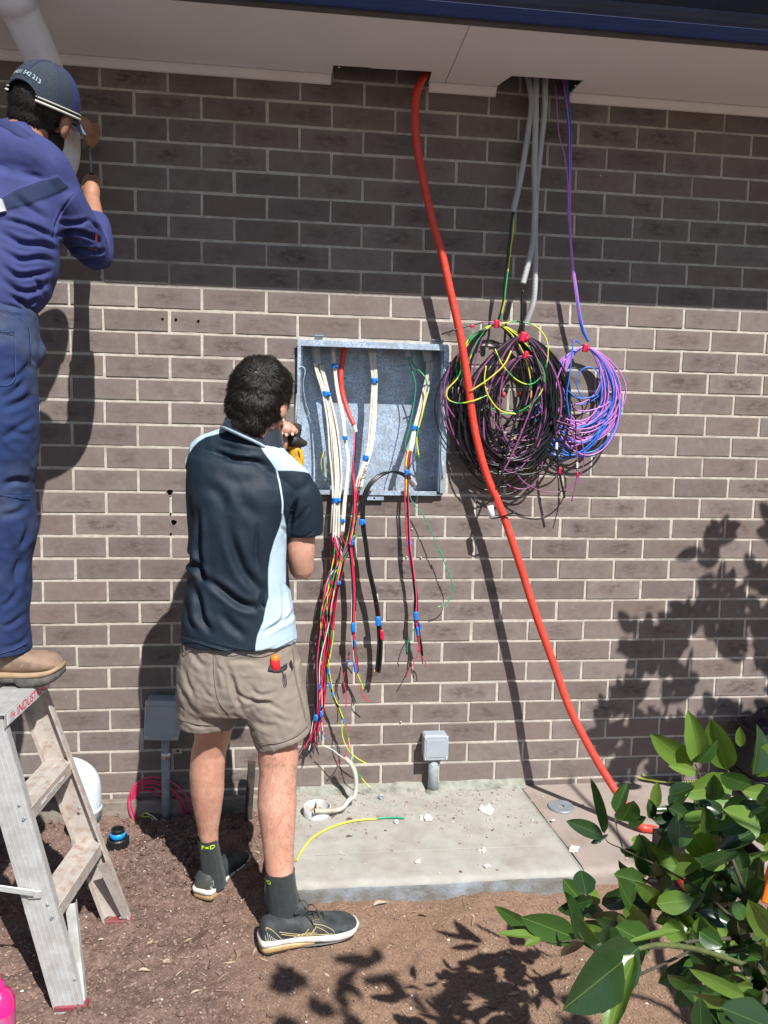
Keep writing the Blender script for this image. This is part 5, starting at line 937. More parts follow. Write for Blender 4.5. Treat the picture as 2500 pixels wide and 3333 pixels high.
for a_ in ((1250, 405, 1032, 240, 130, .95, LF1, -.2, .03, 0), (1280, 385, 1245, 130, 120, .97, LF1, .3, .02, 3), (1285, 385, 1390, 275, 66, 1.0, LF2, .5, .03, 1), (1435, 425, 1355, 155, 145, .95, LF1, -.1, .03, 2), (1275, 440, 1115, 403, 58, 1.0, LF1, .2, .02, 4), (1470, 500, 1210, 555, 165, 1.05, LF1, -.3, .03, 0), (1400, 452, 1582, 525, 110, 1.10, LF2, .5, .02, 5), (1575, 450, 1638, 195, 150, 1.0, LF3, .9, -.02, 1), (1600, 460, 1680, 280, 110, .98, LF1, .1, .02, 0), (1510, 300, 1508, 192, 50, .9, LF1, 0, 0, 2),
           (775, 770, 715, 480, 58, 1.15, LF2, .5, .02, 3), (770, 782, 572, 700, 82, 1.18, LF3, .3, .02, 2), (835, 655, 896, 492, 70, 1.1, LF2, -.3, .0, 1), (870, 700, 930, 580, 130, 1.15, LF2, .5, .03, 4), (900, 690, 1010, 700, 90, 1.12, LF3, .7, 0, 1), (1030, 690, 1186, 640, 80, 1.1, LF3, .8, 0, 3), (1045, 640, 1062, 487, 58, 1.05, LF1, .1, 0, 2), (1030, 690, 1020, 585, 60, 1.1, LF3, .6, 0, 0), (1350, 905, 1180, 680, 150, 1.12, LF1, -.1, .02, 5), (1500, 890, 1392, 725, 150, 1.12, LF2, .9, .02, 2), (1032, 1005, 962, 782, 125, 1.18, LF2, -.3, .02, 0), (985, 1035, 815, 990, 110, 1.25, LF2, .2, .02, 4), (1118, 1175, 942, 1030, 100, 1.25, LF1, -.2, .03, 2),
           (1060, 930, 1165, 945, 100, 1.18, LF1, .1, .02, 5), (1130, 1045, 1035, 945, 90, 1.22, LF1, .3, 0, 1), (1215, 1085, 1308, 980, 82, 1.22, LF2, -.2, .02, 0), (1225, 1100, 1338, 1200, 86, 1.25, LF2, .2, .02, 2), (1215, 1112, 1190, 1258, 74, 1.28, LF1, .4, .02, 3), (1172, 1295, 1088, 1185, 60, 1.3, LF1, -.5, 0, 3), (405, 1312, 188, 1165, 74, 1.35, LF2, -.2, .02, 0), (615, 1330, 330, 1222, 145, 1.38, LF2, -.1, .03, 2), (445, 1325, 200, 1302, 48, 1.40, LF1, .5, .02, 1), (430, 1335, 345, 1372, 40, 1.42, LF1, .3, 0, 4), (620, 1330, 592, 1095, 120, 1.33, LF3, .9, 0, 1), (797, 1345, 655, 1258, 74, 1.40, LF1, -.1, .02, 2), (760, 1150, 938, 1075, 105, 1.33, LF3, .5, .02, 0), (1025, 1370, 820, 1270, 150, 1.42, LF2, .3, .03, 4), (1185, 1290, 900, 1350, 40, 1.45, LF1, .6, .05, 1),
           (960, 1385, 560, 1720, 270, 1.78, LF3, -.35, .12, 2), (940, 1420, 770, 1850, 150, 1.80, LF1, .45, .08, 3), (1700, 1330, 1560, 1145, 150, 1.6, LF1, -.3, .05, 0), (1535, 1655, 1235, 1500, 80, 1.65, LF1, -.2, .05, 2), (1510, 1650, 1655, 1730, 90, 1.62, LF2, .2, .05, 4), (1300, 1860, 1295, 1665, 112, 1.7, LF3, .2, .0, 5), (1690, 1830, 1420, 1700, 190, 1.7, LF3, .5, .0, 0), (1000, 1400, 930, 1540, 80, 1.65, LF3, .8, 0, 1), (1680, 560, 1530, 540, 90, 1.0, LF1, 0, .02, 0), (1640, 800, 1665, 640, 90, 1.05, LF1, .1, .02, 2), (1720, 880, 1622, 850, 110, 1.1, LF1, .3, .02, 4), (1450, 590, 1330, 580, 90, 1.0, LF1, .8, 0, 1), (1180, 640, 1030, 640, 40, 1.05, LF3, .5, 0, 1), (740, 1180, 665, 1175, 50, 1.3, LF2, .2, 0, 2), (1480, 930, 1258, 900, 90, 1.15, LF2, -.4, .02, 2), (1330, 700, 1200, 600, 70, 1.05, LF3, .7, .0, 3), (1600, 620, 1480, 640, 80, 1.0, LF1, .2, 0, 5), (700, 820, 800, 775, 30, 1.15, LF3, .4, 0, 1), (860, 850, 960, 880, 50, 1.2, LF3, .9, 0, 2)): lp(*a_)
nl = 57
cells = [((1010, 1659), (720, 1250), 66), ((1220, 1700), (1180, 1500), 52), ((1060, 1700), (520, 760), 22), ((1370, 1700), (1450, 1800), 40), ((640, 1000), (1100, 1420), 18), ((1120, 1300), (1480, 1640), 10)]
for (xa, xb), (ya, yb2), n_ in cells:
    for k in range(n_):
        bx, by = rnd.uniform(xa, xb), rnd.uniform(ya, yb2)
        if 930 < bx < 1230 and 1480 < by < 1800 and rnd.random() < .8: continue
        a = rnd.uniform(0, 6.28); L = rnd.uniform(135, 235); d = rnd.uniform(.95, 1.25)+.45*np.clip((by-900)/800, 0, 1); lp(bx, by, bx+L*math.cos(a), by+L*math.sin(a)*.8, L*rnd.uniform(.50, .64), d, rnd.choice((LF3, LF3, LF3, LF2, LF2, LF1)), rnd.uniform(-1.1, 1.1), rnd.uniform(-.08, .08))
# upper crown outside the picture on the right: it shades the wall; unseen loose leaves nearer the camera are added to shade the soil
def shade(poly, n_, up, span, gapn, on_wall, tw=1):
    poly = np.array(poly, float); lo, hi = poly.min(0), poly.max(0); gaps = [(NR.uniform(lo[0], hi[0]), NR.uniform(lo[1], hi[1]), NR.uniform(10, 26)) for _ in range(gapn)]; k = 0
    while k < n_:
        q = np.array([NR.uniform(lo[0], hi[0]), NR.uniform(lo[1], hi[1])])
        if not inpoly(q[None], poly)[0] or any(math.hypot(q[0]-g[0], q[1]-g[1]) < g[2] for g in gaps): continue
        P = (W(*q)+(.05, 0, -.05)) if on_wall else G(*q, -.12); s = rnd.uniform(up, up+span); b = P+SUNV/abs(SUNV[1])*s; a = NR.randn(3); a[2] += .3; a /= np.linalg.norm(a)
        if tw > 1:
            tdir = np.array([rnd.uniform(-.8, .5), 0, rnd.uniform(.2, 1)]); tdir /= np.linalg.norm(tdir); L_ = .11; cable(smooth_path([b, b+tdir*L_*.6, b+tdir*L_], 3), .0014, BARKD, shrub, 'twig', 4) if k < 25 else None
            for j in range(tw):
                q_ = b+tdir*L_*(j+1)/tw; sd_ = (-1)**j; a = tdir*.75+np.cross(tdir, [0, 1, 0])*sd_*(.9 if j < tw-1 else .1)+np.array([0, rnd.uniform(-.35, .35), 0]); a /= np.linalg.norm(a); leaf(q_, q_+a*rnd.uniform(.075, .115), rnd.uniform(.040, .056), rnd.choice((LF2, LF3)), rnd.uniform(-.5, .5), SUNV+.35*NR.randn(3), obj=False)
            k += 1; continue
        leaf(b, b+a*rnd.uniform(.07, .13), rnd.uniform(.036, .060), rnd.choice((LF2, LF3)), rnd.uniform(-.8, .8), SUNV+.5*NR.randn(3), obj=False); k += 1
shade([(2255, 1740), (2335, 1740), (2320, 1825), (2290, 1870), (2400, 1930), (2420, 2010), (2500, 2030), (2620, 2030), (2620, 2600), (1860, 2560), (1960, 2480), (1980, 2400), (1925, 2350), (1930, 2260), (1990, 2180), (2020, 2090), (2100, 2010), (2110, 1950), (2170, 1900), (2230, 1850)], 75, .92, .10, 12, True, 5)
shade([(2425, 1770), (2480, 1735), (2700, 1700), (2700, 2050), (2500, 2020), (2420, 1870)], 16, .92, .1, 3, True, 5)
shade([(880, 3130), (950, 3150), (1040, 3190), (1110, 3150), (1150, 3070), (1210, 3080), (1245, 3060), (1280, 3110), (1330, 3140), (1400, 3170), (1420, 3230), (1430, 3400), (940, 3400), (930, 3250), (960, 3230), (900, 3180)], 26, 1.60, .15, 8, False)
shade([(1430, 3330), (1560, 3290), (1600, 3350), (1900, 3300), (2100, 3420), (1500, 3430)], 30, 1.60, .15, 8, False)
stuffL.build('foliage', [LF1, LF2, LF3], shrub, smooth=True, kind='stuff')
def br_(pts, r, m=BARKD, name='branch'): cable(smooth_path([W(*z6(x, y), .75+.8*d) for x, y, d in pts], 7), np.array(r)*.68 if not np.isscalar(r) else r*.68, m, shrub, name, 8)
br_([(430, 1350, 1.41), (520, 1355, 1.40), (620, 1345, 1.40), (740, 1365, 1.42), (880, 1375, 1.43), (1060, 1385, 1.44), (1250, 1350, 1.42), (1500, 1330, 1.40), (1700, 1290, 1.4)], [.0012, .002, .0028, .0045, .006]); br_([(775, 775, 1.16), (795, 815, 1.18), (860, 845, 1.2), (930, 880, 1.22), (1100, 960, 1.25), (1300, 1080, 1.3), (1480, 1240, 1.38)], [.0012, .002, .003, .005])
br_([(1265, 395, .97), (1290, 450, 1.02), (1340, 600, 1.08), (1420, 800, 1.15), (1520, 1050, 1.25), (1600, 1350, 1.4), (1640, 1700, 1.5), (1660, 2100, 1.6)], [.0015, .003, .005, .009, .012]); br_([(840, 650, 1.1), (835, 700, 1.12), (860, 800, 1.17), (875, 850, 1.2)], .0018, BARK); br_([(960, 1390, 1.75), (1080, 1370, 1.7), (1300, 1400, 1.6), (1600, 1500, 1.5)], [.004, .006, .006], BARK)
br_([(1210, 1100, 1.24), (1120, 1045, 1.23), (1035, 1010, 1.2), (985, 1035, 1.25)], .0017, BARK); br_([(1440, 425, .97), (1500, 520, 1.0), (1600, 640, 1.05), (1700, 800, 1.1)], .002, BARK); br_([(620, 1330, 1.39), (640, 1345, 1.4)], .0015, BARK); br_([(940, 1540, 1.65), (1100, 1470, 1.6), (1260, 1390, 1.5)], .003)
tb = np.array([2.30, -2.05, 0]); tb[2] = -.16; j0 = W(*z6(1660, 2100), 2.03)
cable(smooth_path([tb+(-.25, 0, 0), tb+(-.22, .02, .5), tb+(-.1, .05, 1.2), tb+(.2, .1, 1.9), tb+(.4, .15, 2.6)], 8), [.03, .026, .02, .014, .008], BARKD, shrub, 'trunk', 10)
cable(smooth_path([j0, (j0+tb+(-.25, 0, .2))/2+(0, 0, -.06), tb+(-.25, 0, .12)], 8), [.011, .016], BARKD, shrub, 'branch', 8); cable(smooth_path([tb+(-.22, 0, .6), (2.3, -2.4, 1.5), (2.0, -2.65, 1.9), (1.7, -2.65, 1.95)], 8), [.016, .01, .006, .003], BARKD, shrub, 'branch', 8)
# ------------------------------------------------------------ people
SKIN = mat('skin', (.56, .30, .205), (.49, .235, .165), sc=16, rough=.5, bump=.25, bsc=260, c3=(.60, .34, .25), sc3=40, coord='World', sss=.12, dist=.001)
SKIN2 = mat('skin_tanned', (.38, .19, .12), (.32, .15, .095), sc=22, rough=.5, bump=.25, bsc=260, coord='World', sss=.1, dist=.001)
HAIR = mat('dark_hair', (.008, .0055, .004), (.016, .010, .007), sc=80, rough=.5, spec=.35, coord='World'); NAIL = mat('nail', (.70, .48, .40), rough=.3); EYE = mat('eye_white', (.75, .72, .68), rough=.2); IRIS = mat('iris', (.05, .03, .02), rough=.2)
def ring(py, L, R, d, b, sx=0, p=2.3, sy=0, dy=0):
    a0, a1 = W(L, py, d), W(R, py, d); return ((a0[0]+a1[0])/2, -d+dy, (a0[2]+a1[2])/2, abs(a1[0]-a0[0])/2, b, sx, p, sy)
def xf(M4): return lambda VF: (np.array([list(M4 @ Vector(v)) for v in VF[0]]), VF[1])
def head_parts():
    return [ball((0, -.008, .022), (.075, .094, .102), 24), ball((0, .03, -.062), (.056, .058, .058), 20), ball((0, .042, -.012), (.060, .050, .082), 20), ball((0, .094, -.018), (.011, .017, .022), 12), ball((0, .078, -.108), (.024, .018, .016), 12),
            ball((-.081, -.006, -.014), (.010, .019, .033), 14), ball((.081, -.006, -.014), (.010, .019, .033), 14), ball((0, .087, .018), (.045, .012, .008), 12), ball((0, .090, -.058), (.021, .010, .005), 10), ball((0, .088, -.068), (.018, .010, .006), 10), ball((0, -.03, -.075), (.052, .055, .06), 18)]
def head_extras(par, M4, brow=True):
    for s in (-1, 1):
        link('eye', mesh('eye', *xf(M4)(ball((s*.031, .083, .000), (.0115, .010, .008), 12)), True, [EYE]), par); link('iris', mesh('iris', *xf(M4)(ball((s*.031, .0915, .000), (.005, .0025, .005), 10)), True, [IRIS]), par)
        link('eyebrow', mesh('brow', *xf(M4)(ball((s*.031, .098, .022), (.018, .003, .003), 10)), True, [HAIR]), par)
def tufts(me, n, L, wdt, swirl, name, m, par, seed=0, lift=.35, region=None):
    V, N_ = getV(me); r = np.random.RandomState(seed); idx = r.randint(0, len(V), n*2); mb = MB(); k = 0; c = V.mean(0)
    for i in idx:
        if k >= n: break
        p, nn = V[i], N_[i]
        if region is not None and not region(p): continue
        rel = p-swirl; t = np.array([rel[2]*.6-rel[0]*.2, 0, -rel[0]*.6-abs(rel[2])*.2])+rel*.8+np.array([0, 0, -.35])*np.linalg.norm(rel)+r.randn(3)*.018; t -= nn*t.dot(nn); t /= np.linalg.norm(t)+1e-9; s = np.cross(nn, t); l = L*r.uniform(.5, 1.2); cu = r.uniform(-.6, .6); lf = lift*r.uniform(.1, 1)
        P = [p-nn*.001, p+t*l*.45+nn*l*lf*.6+s*l*cu*.15, p+t*l*.85+nn*l*lf*.55+s*l*cu*.5, p+t*l*1.05+nn*l*lf*.1+s*l*cu*.8]; w0 = wdt*r.uniform(.6, 1.3)
        Q = []; 
        for j, q in enumerate(P): w_ = w0*(1, .9, .6, .1)[j]; Q += [q-s*w_, q+nn*w_*.5, q+s*w_]
        mb.add(Q, [(j*3+a, j*3+a+1, j*3+a+4, j*3+a+3) for j in range(3) for a in (0, 1)]); k += 1
    return mb.build(name, m, par, smooth=True, kind='stuff')
def hairs(path_pts, rad, n, L, seed, par, dcam=True):     # fine hairs standing off the lower leg
    r = np.random.RandomState(seed); P = smooth_path(path_pts, 12); T, U, B = frames(P); mb = MB()
    for _ in range(n):
        i = r.randint(2, len(P)-2); a = r.rand()*6.28; rr = np.interp(i, [0, len(P)-1], [rad[0], rad[1]]) if len(rad) == 2 else np.interp(i/(len(P)-1), np.linspace(0, 1, len(rad)), rad); o = U[i]*math.cos(a)+B[i]*math.sin(a); p = P[i]+o*rr*.99; l = L*r.uniform(.5, 1.2); t = np.array([0, 0, -.75])+o*.45+r.randn(3)*.3; s = np.cross(t, o); s /= np.linalg.norm(s)
        q = p+t*l*.5+o*.001; e = p+t*l+o*.0005; w_ = .00011; mb.add([p-s*w_, p+s*w_, q+s*w_, q-s*w_, e], [(0, 1, 2, 3), (3, 2, 4)])
    mb.build('leg_hair', HAIR, par, kind='stuff')
def shoe(par, heel, toe, Lw, prof, sole, mats, zg, name='shoe', cut=None):
    # prof: (t along, half width, top, bottom); sole: (t, half width, zlow, zhigh)
    heel, toe = np.array(heel), np.array(toe); d = (toe-heel); d[2] = 0; Ld = np.linalg.norm(d); d /= Ld; s = np.array([d[1], -d[0], 0])
    V = []; n_ = 24; t_ = np.arange(n_)*2*math.pi/n_
    P = smooth_path([[*p_[:3]] for p_ in prof], 4); Bz = smooth_path([[p_[0], p_[3], 0] for p_ in prof], 4)[:, 1]
    for (t, hw, tp), bz in zip(P, Bz):
        y = hw*np.sign(np.cos(t_))*abs(np.cos(t_))**.72; z = (tp+bz)/2+(tp-bz)/2*np.sign(np.sin(t_))*abs(np.sin(t_))**.85
        V.append(heel[None]+d*t*Ld+s[None]*y[:, None]+np.array([0, 0, 1])*z[:, None])
    V = np.concatenate(V); m_ = len(P); Fc = [(i*n_+j, i*n_+(j+1) % n_, (i+1)*n_+(j+1) % n_, (i+1)*n_+j) for i in range(m_-1) for j in range(n_)]+[tuple(range(n_))[::-1], tuple((m_-1)*n_+j for j in range(n_))]
    link(name+'_upper', mesh('u', V, Fc, True, [mats[0]]), par)
    for nm, (lst, mt) in sole.items():
        S = smooth_path([[*p_[:3]] for p_ in lst], 4); H = smooth_path([[p_[0], p_[3], 0] for p_ in lst], 4)[:, 1]; V = []
        for (t, hw, z0), z1 in zip(S, H):
            c = heel+d*t*Ld; V += [c-s*hw*.94+(0, 0, z0), c-s*hw*1.02+(0, 0, z0*.65+z1*.35), c-s*hw+(0, 0, z1), c+s*hw+(0, 0, z1), c+s*hw*1.02+(0, 0, z0*.65+z1*.35), c+s*hw*.94+(0, 0, z0)]
        k = len(S); Fc = [(i*6+j, i*6+(j+1) % 6, (i+1)*6+(j+1) % 6, (i+1)*6+j) for i in range(k-1) for j in range(6)]+[tuple(range(6))[::-1], tuple((k-1)*6+j for j in range(6))]
        link(nm, mesh(nm, V, Fc, True, [mt]), par)
    return heel, d, s, Ld
z3 = lambda x, y: (500+.3617*x, 1100+.3617*y); zb = lambda x, y: (500+.42194*x, 1900+.42194*y); z7 = lambda x, y: (800+.1582*x, 1300+.1582*y); zt = lambda x, y: (.4825*x, .4825*y)
F_ = lambda f, pts, w_, a_: ([f(*p) for p in pts], w_, a_)

# ---- the standing worker
p2 = thing('person', 'standing worker in navy polo with pale blue panels and beige shorts holding a drill', 'person', 'workers at the wall')
H2 = Matrix.Translation((.607, -.615, 1.556)) @ Matrix.Rotation(math.radians(-24), 4, 'Z') @ Matrix.Rotation(math.radians(-10), 4, 'X') @ Matrix.Rotation(math.radians(4), 4, 'Y')
parts = [xf(H2)(p) for p in head_parts()]
parts += [limb([(.600, -.625, 1.52), (.585, -.635, 1.44), (.575, -.60, 1.36)], [.058, .060, .066])]
parts += [loft([ring(1500, 650, 930, .62, .075), ring(1650, 640, 915, .62, .095), ring(1850, 645, 905, .62, .09), ring(2050, 620, 930, .62, .10), ring(2200, 615, 955, .62, .105)], 30)]
LA = [(.43, -.60, 1.38), (.45, -.47, 1.28), (.50, -.37, 1.19), (.575, -.38, 1.29), W(*z7(690, 980), .42), W(*z7(700, 800), .425)]
parts += [limb(LA, [.05, .045, .04, .034, .026, .024]), limb([W(*z7(690, 880), .42), W(*z7(715, 720), .42), W(*z7(790, 600), .42)], [.022, .0225, .018])]
RA = [(.735, -.61, 1.34), W(978, 1780, .60), W(979, 1850, .595), (.725, -.50, 1.10), (.705, -.40, 1.25), (.70, -.36, 1.30)]
parts += [limb([(.738, -.61, 1.27), W(980, 1730, .60), W(978, 1800, .60), W(982, 1856, .588)], [.050, .046, .045, .038]), limb([W(982, 1850, .585), (.728, -.50, 1.11), (.70, -.41, 1.24), (.695, -.37, 1.30)], [.040, .040, .027, .028])]
for ch, r0 in (([(700, 600, .42), (795, 490, .446), (805, 590, .464), (742, 690, .462)], .0082), ([(760, 585, .42), (878, 510, .444), (892, 615, .464), (830, 722, .461)], .0084), ([(820, 600, .42), (952, 562, .436), (1000, 640, .456), (955, 715, .455)], .0080), ([(850, 640, .41), (1010, 600, .42), (1045, 668, .436), (1015, 705, .438)], .0066), ([(690, 700, .42), (680, 560, .44), (765, 440, .45)], .0088)):
    parts.append(limb([W(*z7(x, y), d) for x, y, d in ch], [r0*1.05, r0*1.08, r0, r0*.88][:len(ch)] if len(ch) == 4 else [r0*1.2, r0, r0*.85], 4, 14))
for k in range(4): parts.append(limb([(.70, -.37, 1.29+.0), (.672-.004*k, -.352, 1.315-.019*k), (.690, -.325, 1.312-.019*k), (.712, -.335, 1.310-.019*k)], [.011, .0088, .0082, .0072], 4, 12))
parts.append(limb([(.70, -.385, 1.30), (.722, -.36, 1.325), (.715, -.335, 1.335)], [.012, .0095, .0085], 4, 12))
legL = [ring(2200, 600, 760, .60, .085), ring(2330, 630, 770, .58, .075), ring(2400, 634, 750, .57, .06), ring(2448, 622, 737, .56, .058, p=2), ring(2512, 616, 731, .555, .060, p=2), ring(2575, 620, 730, .55, .056, p=2), ring(2638, 631, 721, .545, .047, p=2), ring(2702, 645, 711, .54, .036, p=2), ring(2770, 655, 711, .535, .031, p=2), ring(2810, 662, 715, .532, .029, p=2)]
legR = [ring(2200, 815, 985, .64, .09), ring(2330, 835, 985, .67, .08), ring(2436, 838, 969, .695, .062, p=2), ring(2475, 840, 972, .70, .060, p=2), ring(2512, 845, 966, .71, .058, p=2), ring(2560, 840, 965, .72, .060, p=2), ring(2617, 837, 966, .735, .060, p=2), ring(2680, 845, 962, .75, .054, p=2), ring(2744, 854, 958, .765, .046, p=2), ring(2830, 864, 956, .785, .039, p=2), ring(2880, 875, 955, .79, .034, p=2)]
parts += [loft(legL, 30), loft(legR, 30)]
bm_ = fuse(parts, .0036, 5, 'body', [SKIN]); link('body', bm_, p2); head_extras(p2, H2)
for x, y, d in ((742, 700, .4702), (832, 730, .4695), (958, 718, .4630), (768, 428, .4585)): link('fingernail', mesh('n', *ball(W(*z7(x, y), d), (.0052, .0015, .0062), 10, Matrix.Rotation(-.4, 3, 'Y')), True, [NAIL]), p2)
hairs([np.array(r[:3]) for r in legL[3:9]], [r[3] for r in legL[3:9]], 2600, .010, 1, p2); hairs([np.array(r[:3]) for r in legR[2:10]], [r[3] for r in legR[2:10]], 3800, .010, 2, p2)
# hair
hp = [ball((0, -.014, .030), (.089, .106, .108), 24), ball((0, -.055, -.015), (.080, .066, .085), 20), ball((0, -.062, -.072), (.056, .045, .045), 16), ball((0, .035, .075), (.070, .065, .055), 16), ball((.05, -.02, .02), (.040, .06, .055), 14), ball((-.05, -.02, .02), (.040, .06, .055), 14)]
hm = fuse([xf(H2)(p) for p in hp], .0038, 5, 'hair', [HAIR]); V, N_ = getV(hm); V = V+N_*(.0026*vnoise(V, 38, 4, 3))[:, None]; setV(hm, V); ho = link('hair', hm, p2)
tufts(hm, 15000, .024, .0007, np.array([.60, -.72, 1.63]), 'hair_strand', HAIR, ho, 3, .34)
# polo shirt
NAVY = mat('navy_polo', (.0070, .0155, .026), (.010, .020, .033), sc=9, rough=.62, bump=.35, bsc=1400, spec=.3, sheen=0, coord='World', dist=.0008)
attr_mix(NAVY, 'panel', (.42, .55, .64)); attr_mix(NAVY, 'piping', (.55, .66, .70), -.0008, .0008)
sp = [loft([ring(1490, 640, 880, .62, .085, -.2, 2.4), ring(1520, 612, 935, .62, .105, -.2), ring(1570, 606, 972, .62, .122, -.14), ring(1620, 607, 965, .62, .130, -.06), ring(1690, 611, 940, .62, .134), ring(1770, 614, 934, .62, .132), ring(1850, 613, 936, .62, .128), ring(1920, 604, 944, .62, .130), ring(1980, 594, 957, .62, .134), ring(2030, 591, 962, .62, .138), ring(2080, 588, 967, .62, .142)], 48),
      limb([W(662, 1478, .61), W(740, 1462, .625), W(815, 1470, .635), W(895, 1528, .63), W(965, 1580, .62)], [.056, .066, .072, .066, .060]), limb([W(795, 1420, .63), W(800, 1490, .64)], [.060, .080]),
      tube(smooth_path([W(945, 1590, .62), W(972, 1612, .615), W(985, 1650, .61), W(989, 1700, .605), W(990, 1737, .60)], 5), [.060, .066, .064, .062, .0605], 26), tube(smooth_path([(.44, -.60, 1.37), (.445, -.49, 1.29), (.475, -.41, 1.23)], 5), [.065, .062, .062], 20)]
sm = fuse(sp, .0042, 9, 'shirt', [NAVY]); V, N_ = getV(sm)
fl = [F_(z3, [(520, 1015), (700, 1085), (900, 1110), (1050, 1165)], 13, -.006), F_(z3, [(560, 960), (760, 1010), (960, 1050)], 12, -.004), F_(z3, [(380, 1500), (395, 1750), (400, 1950), (460, 2212)], 14, -.014), F_(z3, [(660, 1600), (710, 1850), (800, 2080), (900, 2212), (1010, 2330)], 20, -.009), F_(z3, [(320, 1400), (330, 1650), (330, 1900)], 12, -.006), F_(z3, [(930, 1650), (925, 1900), (935, 2100)], 10, -.004), F_(z3, [(300, 1930), (340, 2020), (420, 2110), (440, 2200)], 13, -.014), F_(z3, [(1300, 1430), (1250, 1560), (1215, 1720)], 9, -.007), F_(z3, [(1400, 1500), (1330, 1600), (1260, 1690)], 8, -.004), F_(z3, [(1140, 1690), (1180, 1740), (1190, 1800)], 7, -.004), F_(z3, [(540, 1250), (800, 1300), (1000, 1290)], 30, -.003),
      F_(zb, [(300, 0), (345, 130), (370, 260), (450, 400)], 15, -.012), F_(zb, [(380, -60), (540, 60), (680, 160), (830, 190)], 16, -.010), F_(zb, [(250, 120), (260, 250), (330, 380)], 12, -.005), F_(zb, [(500, 200), (600, 320), (720, 420)], 18, -.005), F_(zb, [(980, 0), (1010, 120), (1000, 260), (880, 370)], 9, -.005), F_(zb, [(1100, 180), (1040, 270), (930, 330), (820, 400)], 9, -.005), F_(zb, [(850, 60), (830, 150), (860, 200)], 9, -.006),
      F_(zb, [(200, 385), (450, 470), (700, 530), (850, 520), (1100, 405)], 5, -.0022), F_(z3, [(1180, 1760), (1350, 1790), (1510, 1690)], 4, -.0018), F_(z3, [(410, 1300), (600, 1420), (650, 1600)], 26, -.004), F_(z3, [(760, 1350), (820, 1500), (1000, 1650)], 26, -.003)]
fl = [(a_, b_*.8, c_*1.5) for a_, b_, c_ in fl]; V = fold(V, N_, fl); V = V+N_*(.0008*vnoise(V, 24, 3, 2)+.0009*(1-abs(vnoise(V*np.array([1, 1, .6]), 34, 33, 3))))[:, None]; setV(sm, V)
Q = proj(V)/1.0; PX = 1/1040.
PA = [z3(*q) for q in ((945, 950), (1000, 1040), (1060, 1120), (1108, 1195), (1250, 1193), (1360, 1205), (1440, 1232), (1480, 1300), (1560, 1200), (1350, 1050), (1180, 960), (1020, 930))]
PB = [z3(*q) for q in ((1160, 1560), (1152, 1640), (1130, 1715), (1085, 1830), (1050, 1950), (1032, 2080), (1031, 2212), (1035, 2330))]+[zb(*q) for q in ((868, 170), (845, 290), (800, 400), (786, 480), (784, 600), (1150, 560), (1180, 300), (1160, 170), (1090, 90), (1040, 30), (1000, -15))]+[z3(*q) for q in ((1190, 2212), (1190, 2000), (1196, 1850), (1192, 1700), (1178, 1620))]
PC = [z3(*q) for q in ((652, 842), (560, 868), (470, 892), (400, 935), (345, 995), (312, 1050), (286, 1120), (240, 1100), (260, 950), (380, 820), (650, 800))]
pn = np.maximum.reduce([sdf(Q, P) for P in (PA, PB, PC)])*PX
setA(sm, 'panel', pn); dl, _ = segdist(Q, smooth_path([[*z3(*q), 0] for q in ((1108, 1195), (1135, 1310), (1155, 1430), (1162, 1500), (1158, 1575))], 6)[:, :2]); d2, _ = segdist(Q, smooth_path([[*z3(*q), 0] for q in ((940, 945), (1000, 1040), (1060, 1120), (1108, 1195))], 6)[:, :2]); d3, _ = segdist(Q, smooth_path([[*z3(*q), 0] for q in ((345, 995), (300, 1070), (281, 1160))], 6)[:, :2])
setA(sm, 'piping', np.maximum(2.6-dl, 1.4-d3)*PX); sh = link('shirt', sm, p2)
NCOL = mat('navy_collar', (.010, .017, .030), rough=.75, bump=.3, bsc=900, coord='World', sheen=.2); PCOL = mat('collar_edge', (.42, .54, .66), rough=.7)
cp = smooth_path([W(900, 1480, .66), W(850, 1447, .70), W(790, 1418, .715), W(735, 1393, .70), W(720, 1392, .66), W(735, 1400, .58)], 6)
mb = MB(); T, U, B_ = frames(cp); c_in = np.array([.592, -.63, 1.44]); V = []
for i, p in enumerate(cp):
    o = p-c_in; o[2] = 0; o /= np.linalg.norm(o); V += [p-o*.022+(0, 0, .032), p-o*.012+(0, 0, .030), p+o*.003+(0, 0, .004), p+o*.004+(0, 0, -.006), p-o*.006+(0, 0, -.002), p-o*.028+(0, 0, .012)]
n_ = len(cp); mb.add(V, [(i*6+j, i*6+(j+1) % 6, (i+1)*6+(j+1) % 6, (i+1)*6+j) for i in range(n_-1) for j in range(6)]); mb.I = [1 if (k % 6) in (2, 3) else 0 for k in range(len(mb.F))]; mb.build('collar', [NCOL, PCOL], sh, smooth=True)
link('collar_back', mesh('cb', *loft([(.596, -.62, 1.425, .085, .078, -.16, 2), (.600, -.618, 1.460, .074, .068, -.16, 2), (.604, -.615, 1.482, .068, .062, -.16, 2)], 30, caps=False), True, [NCOL]), sh)
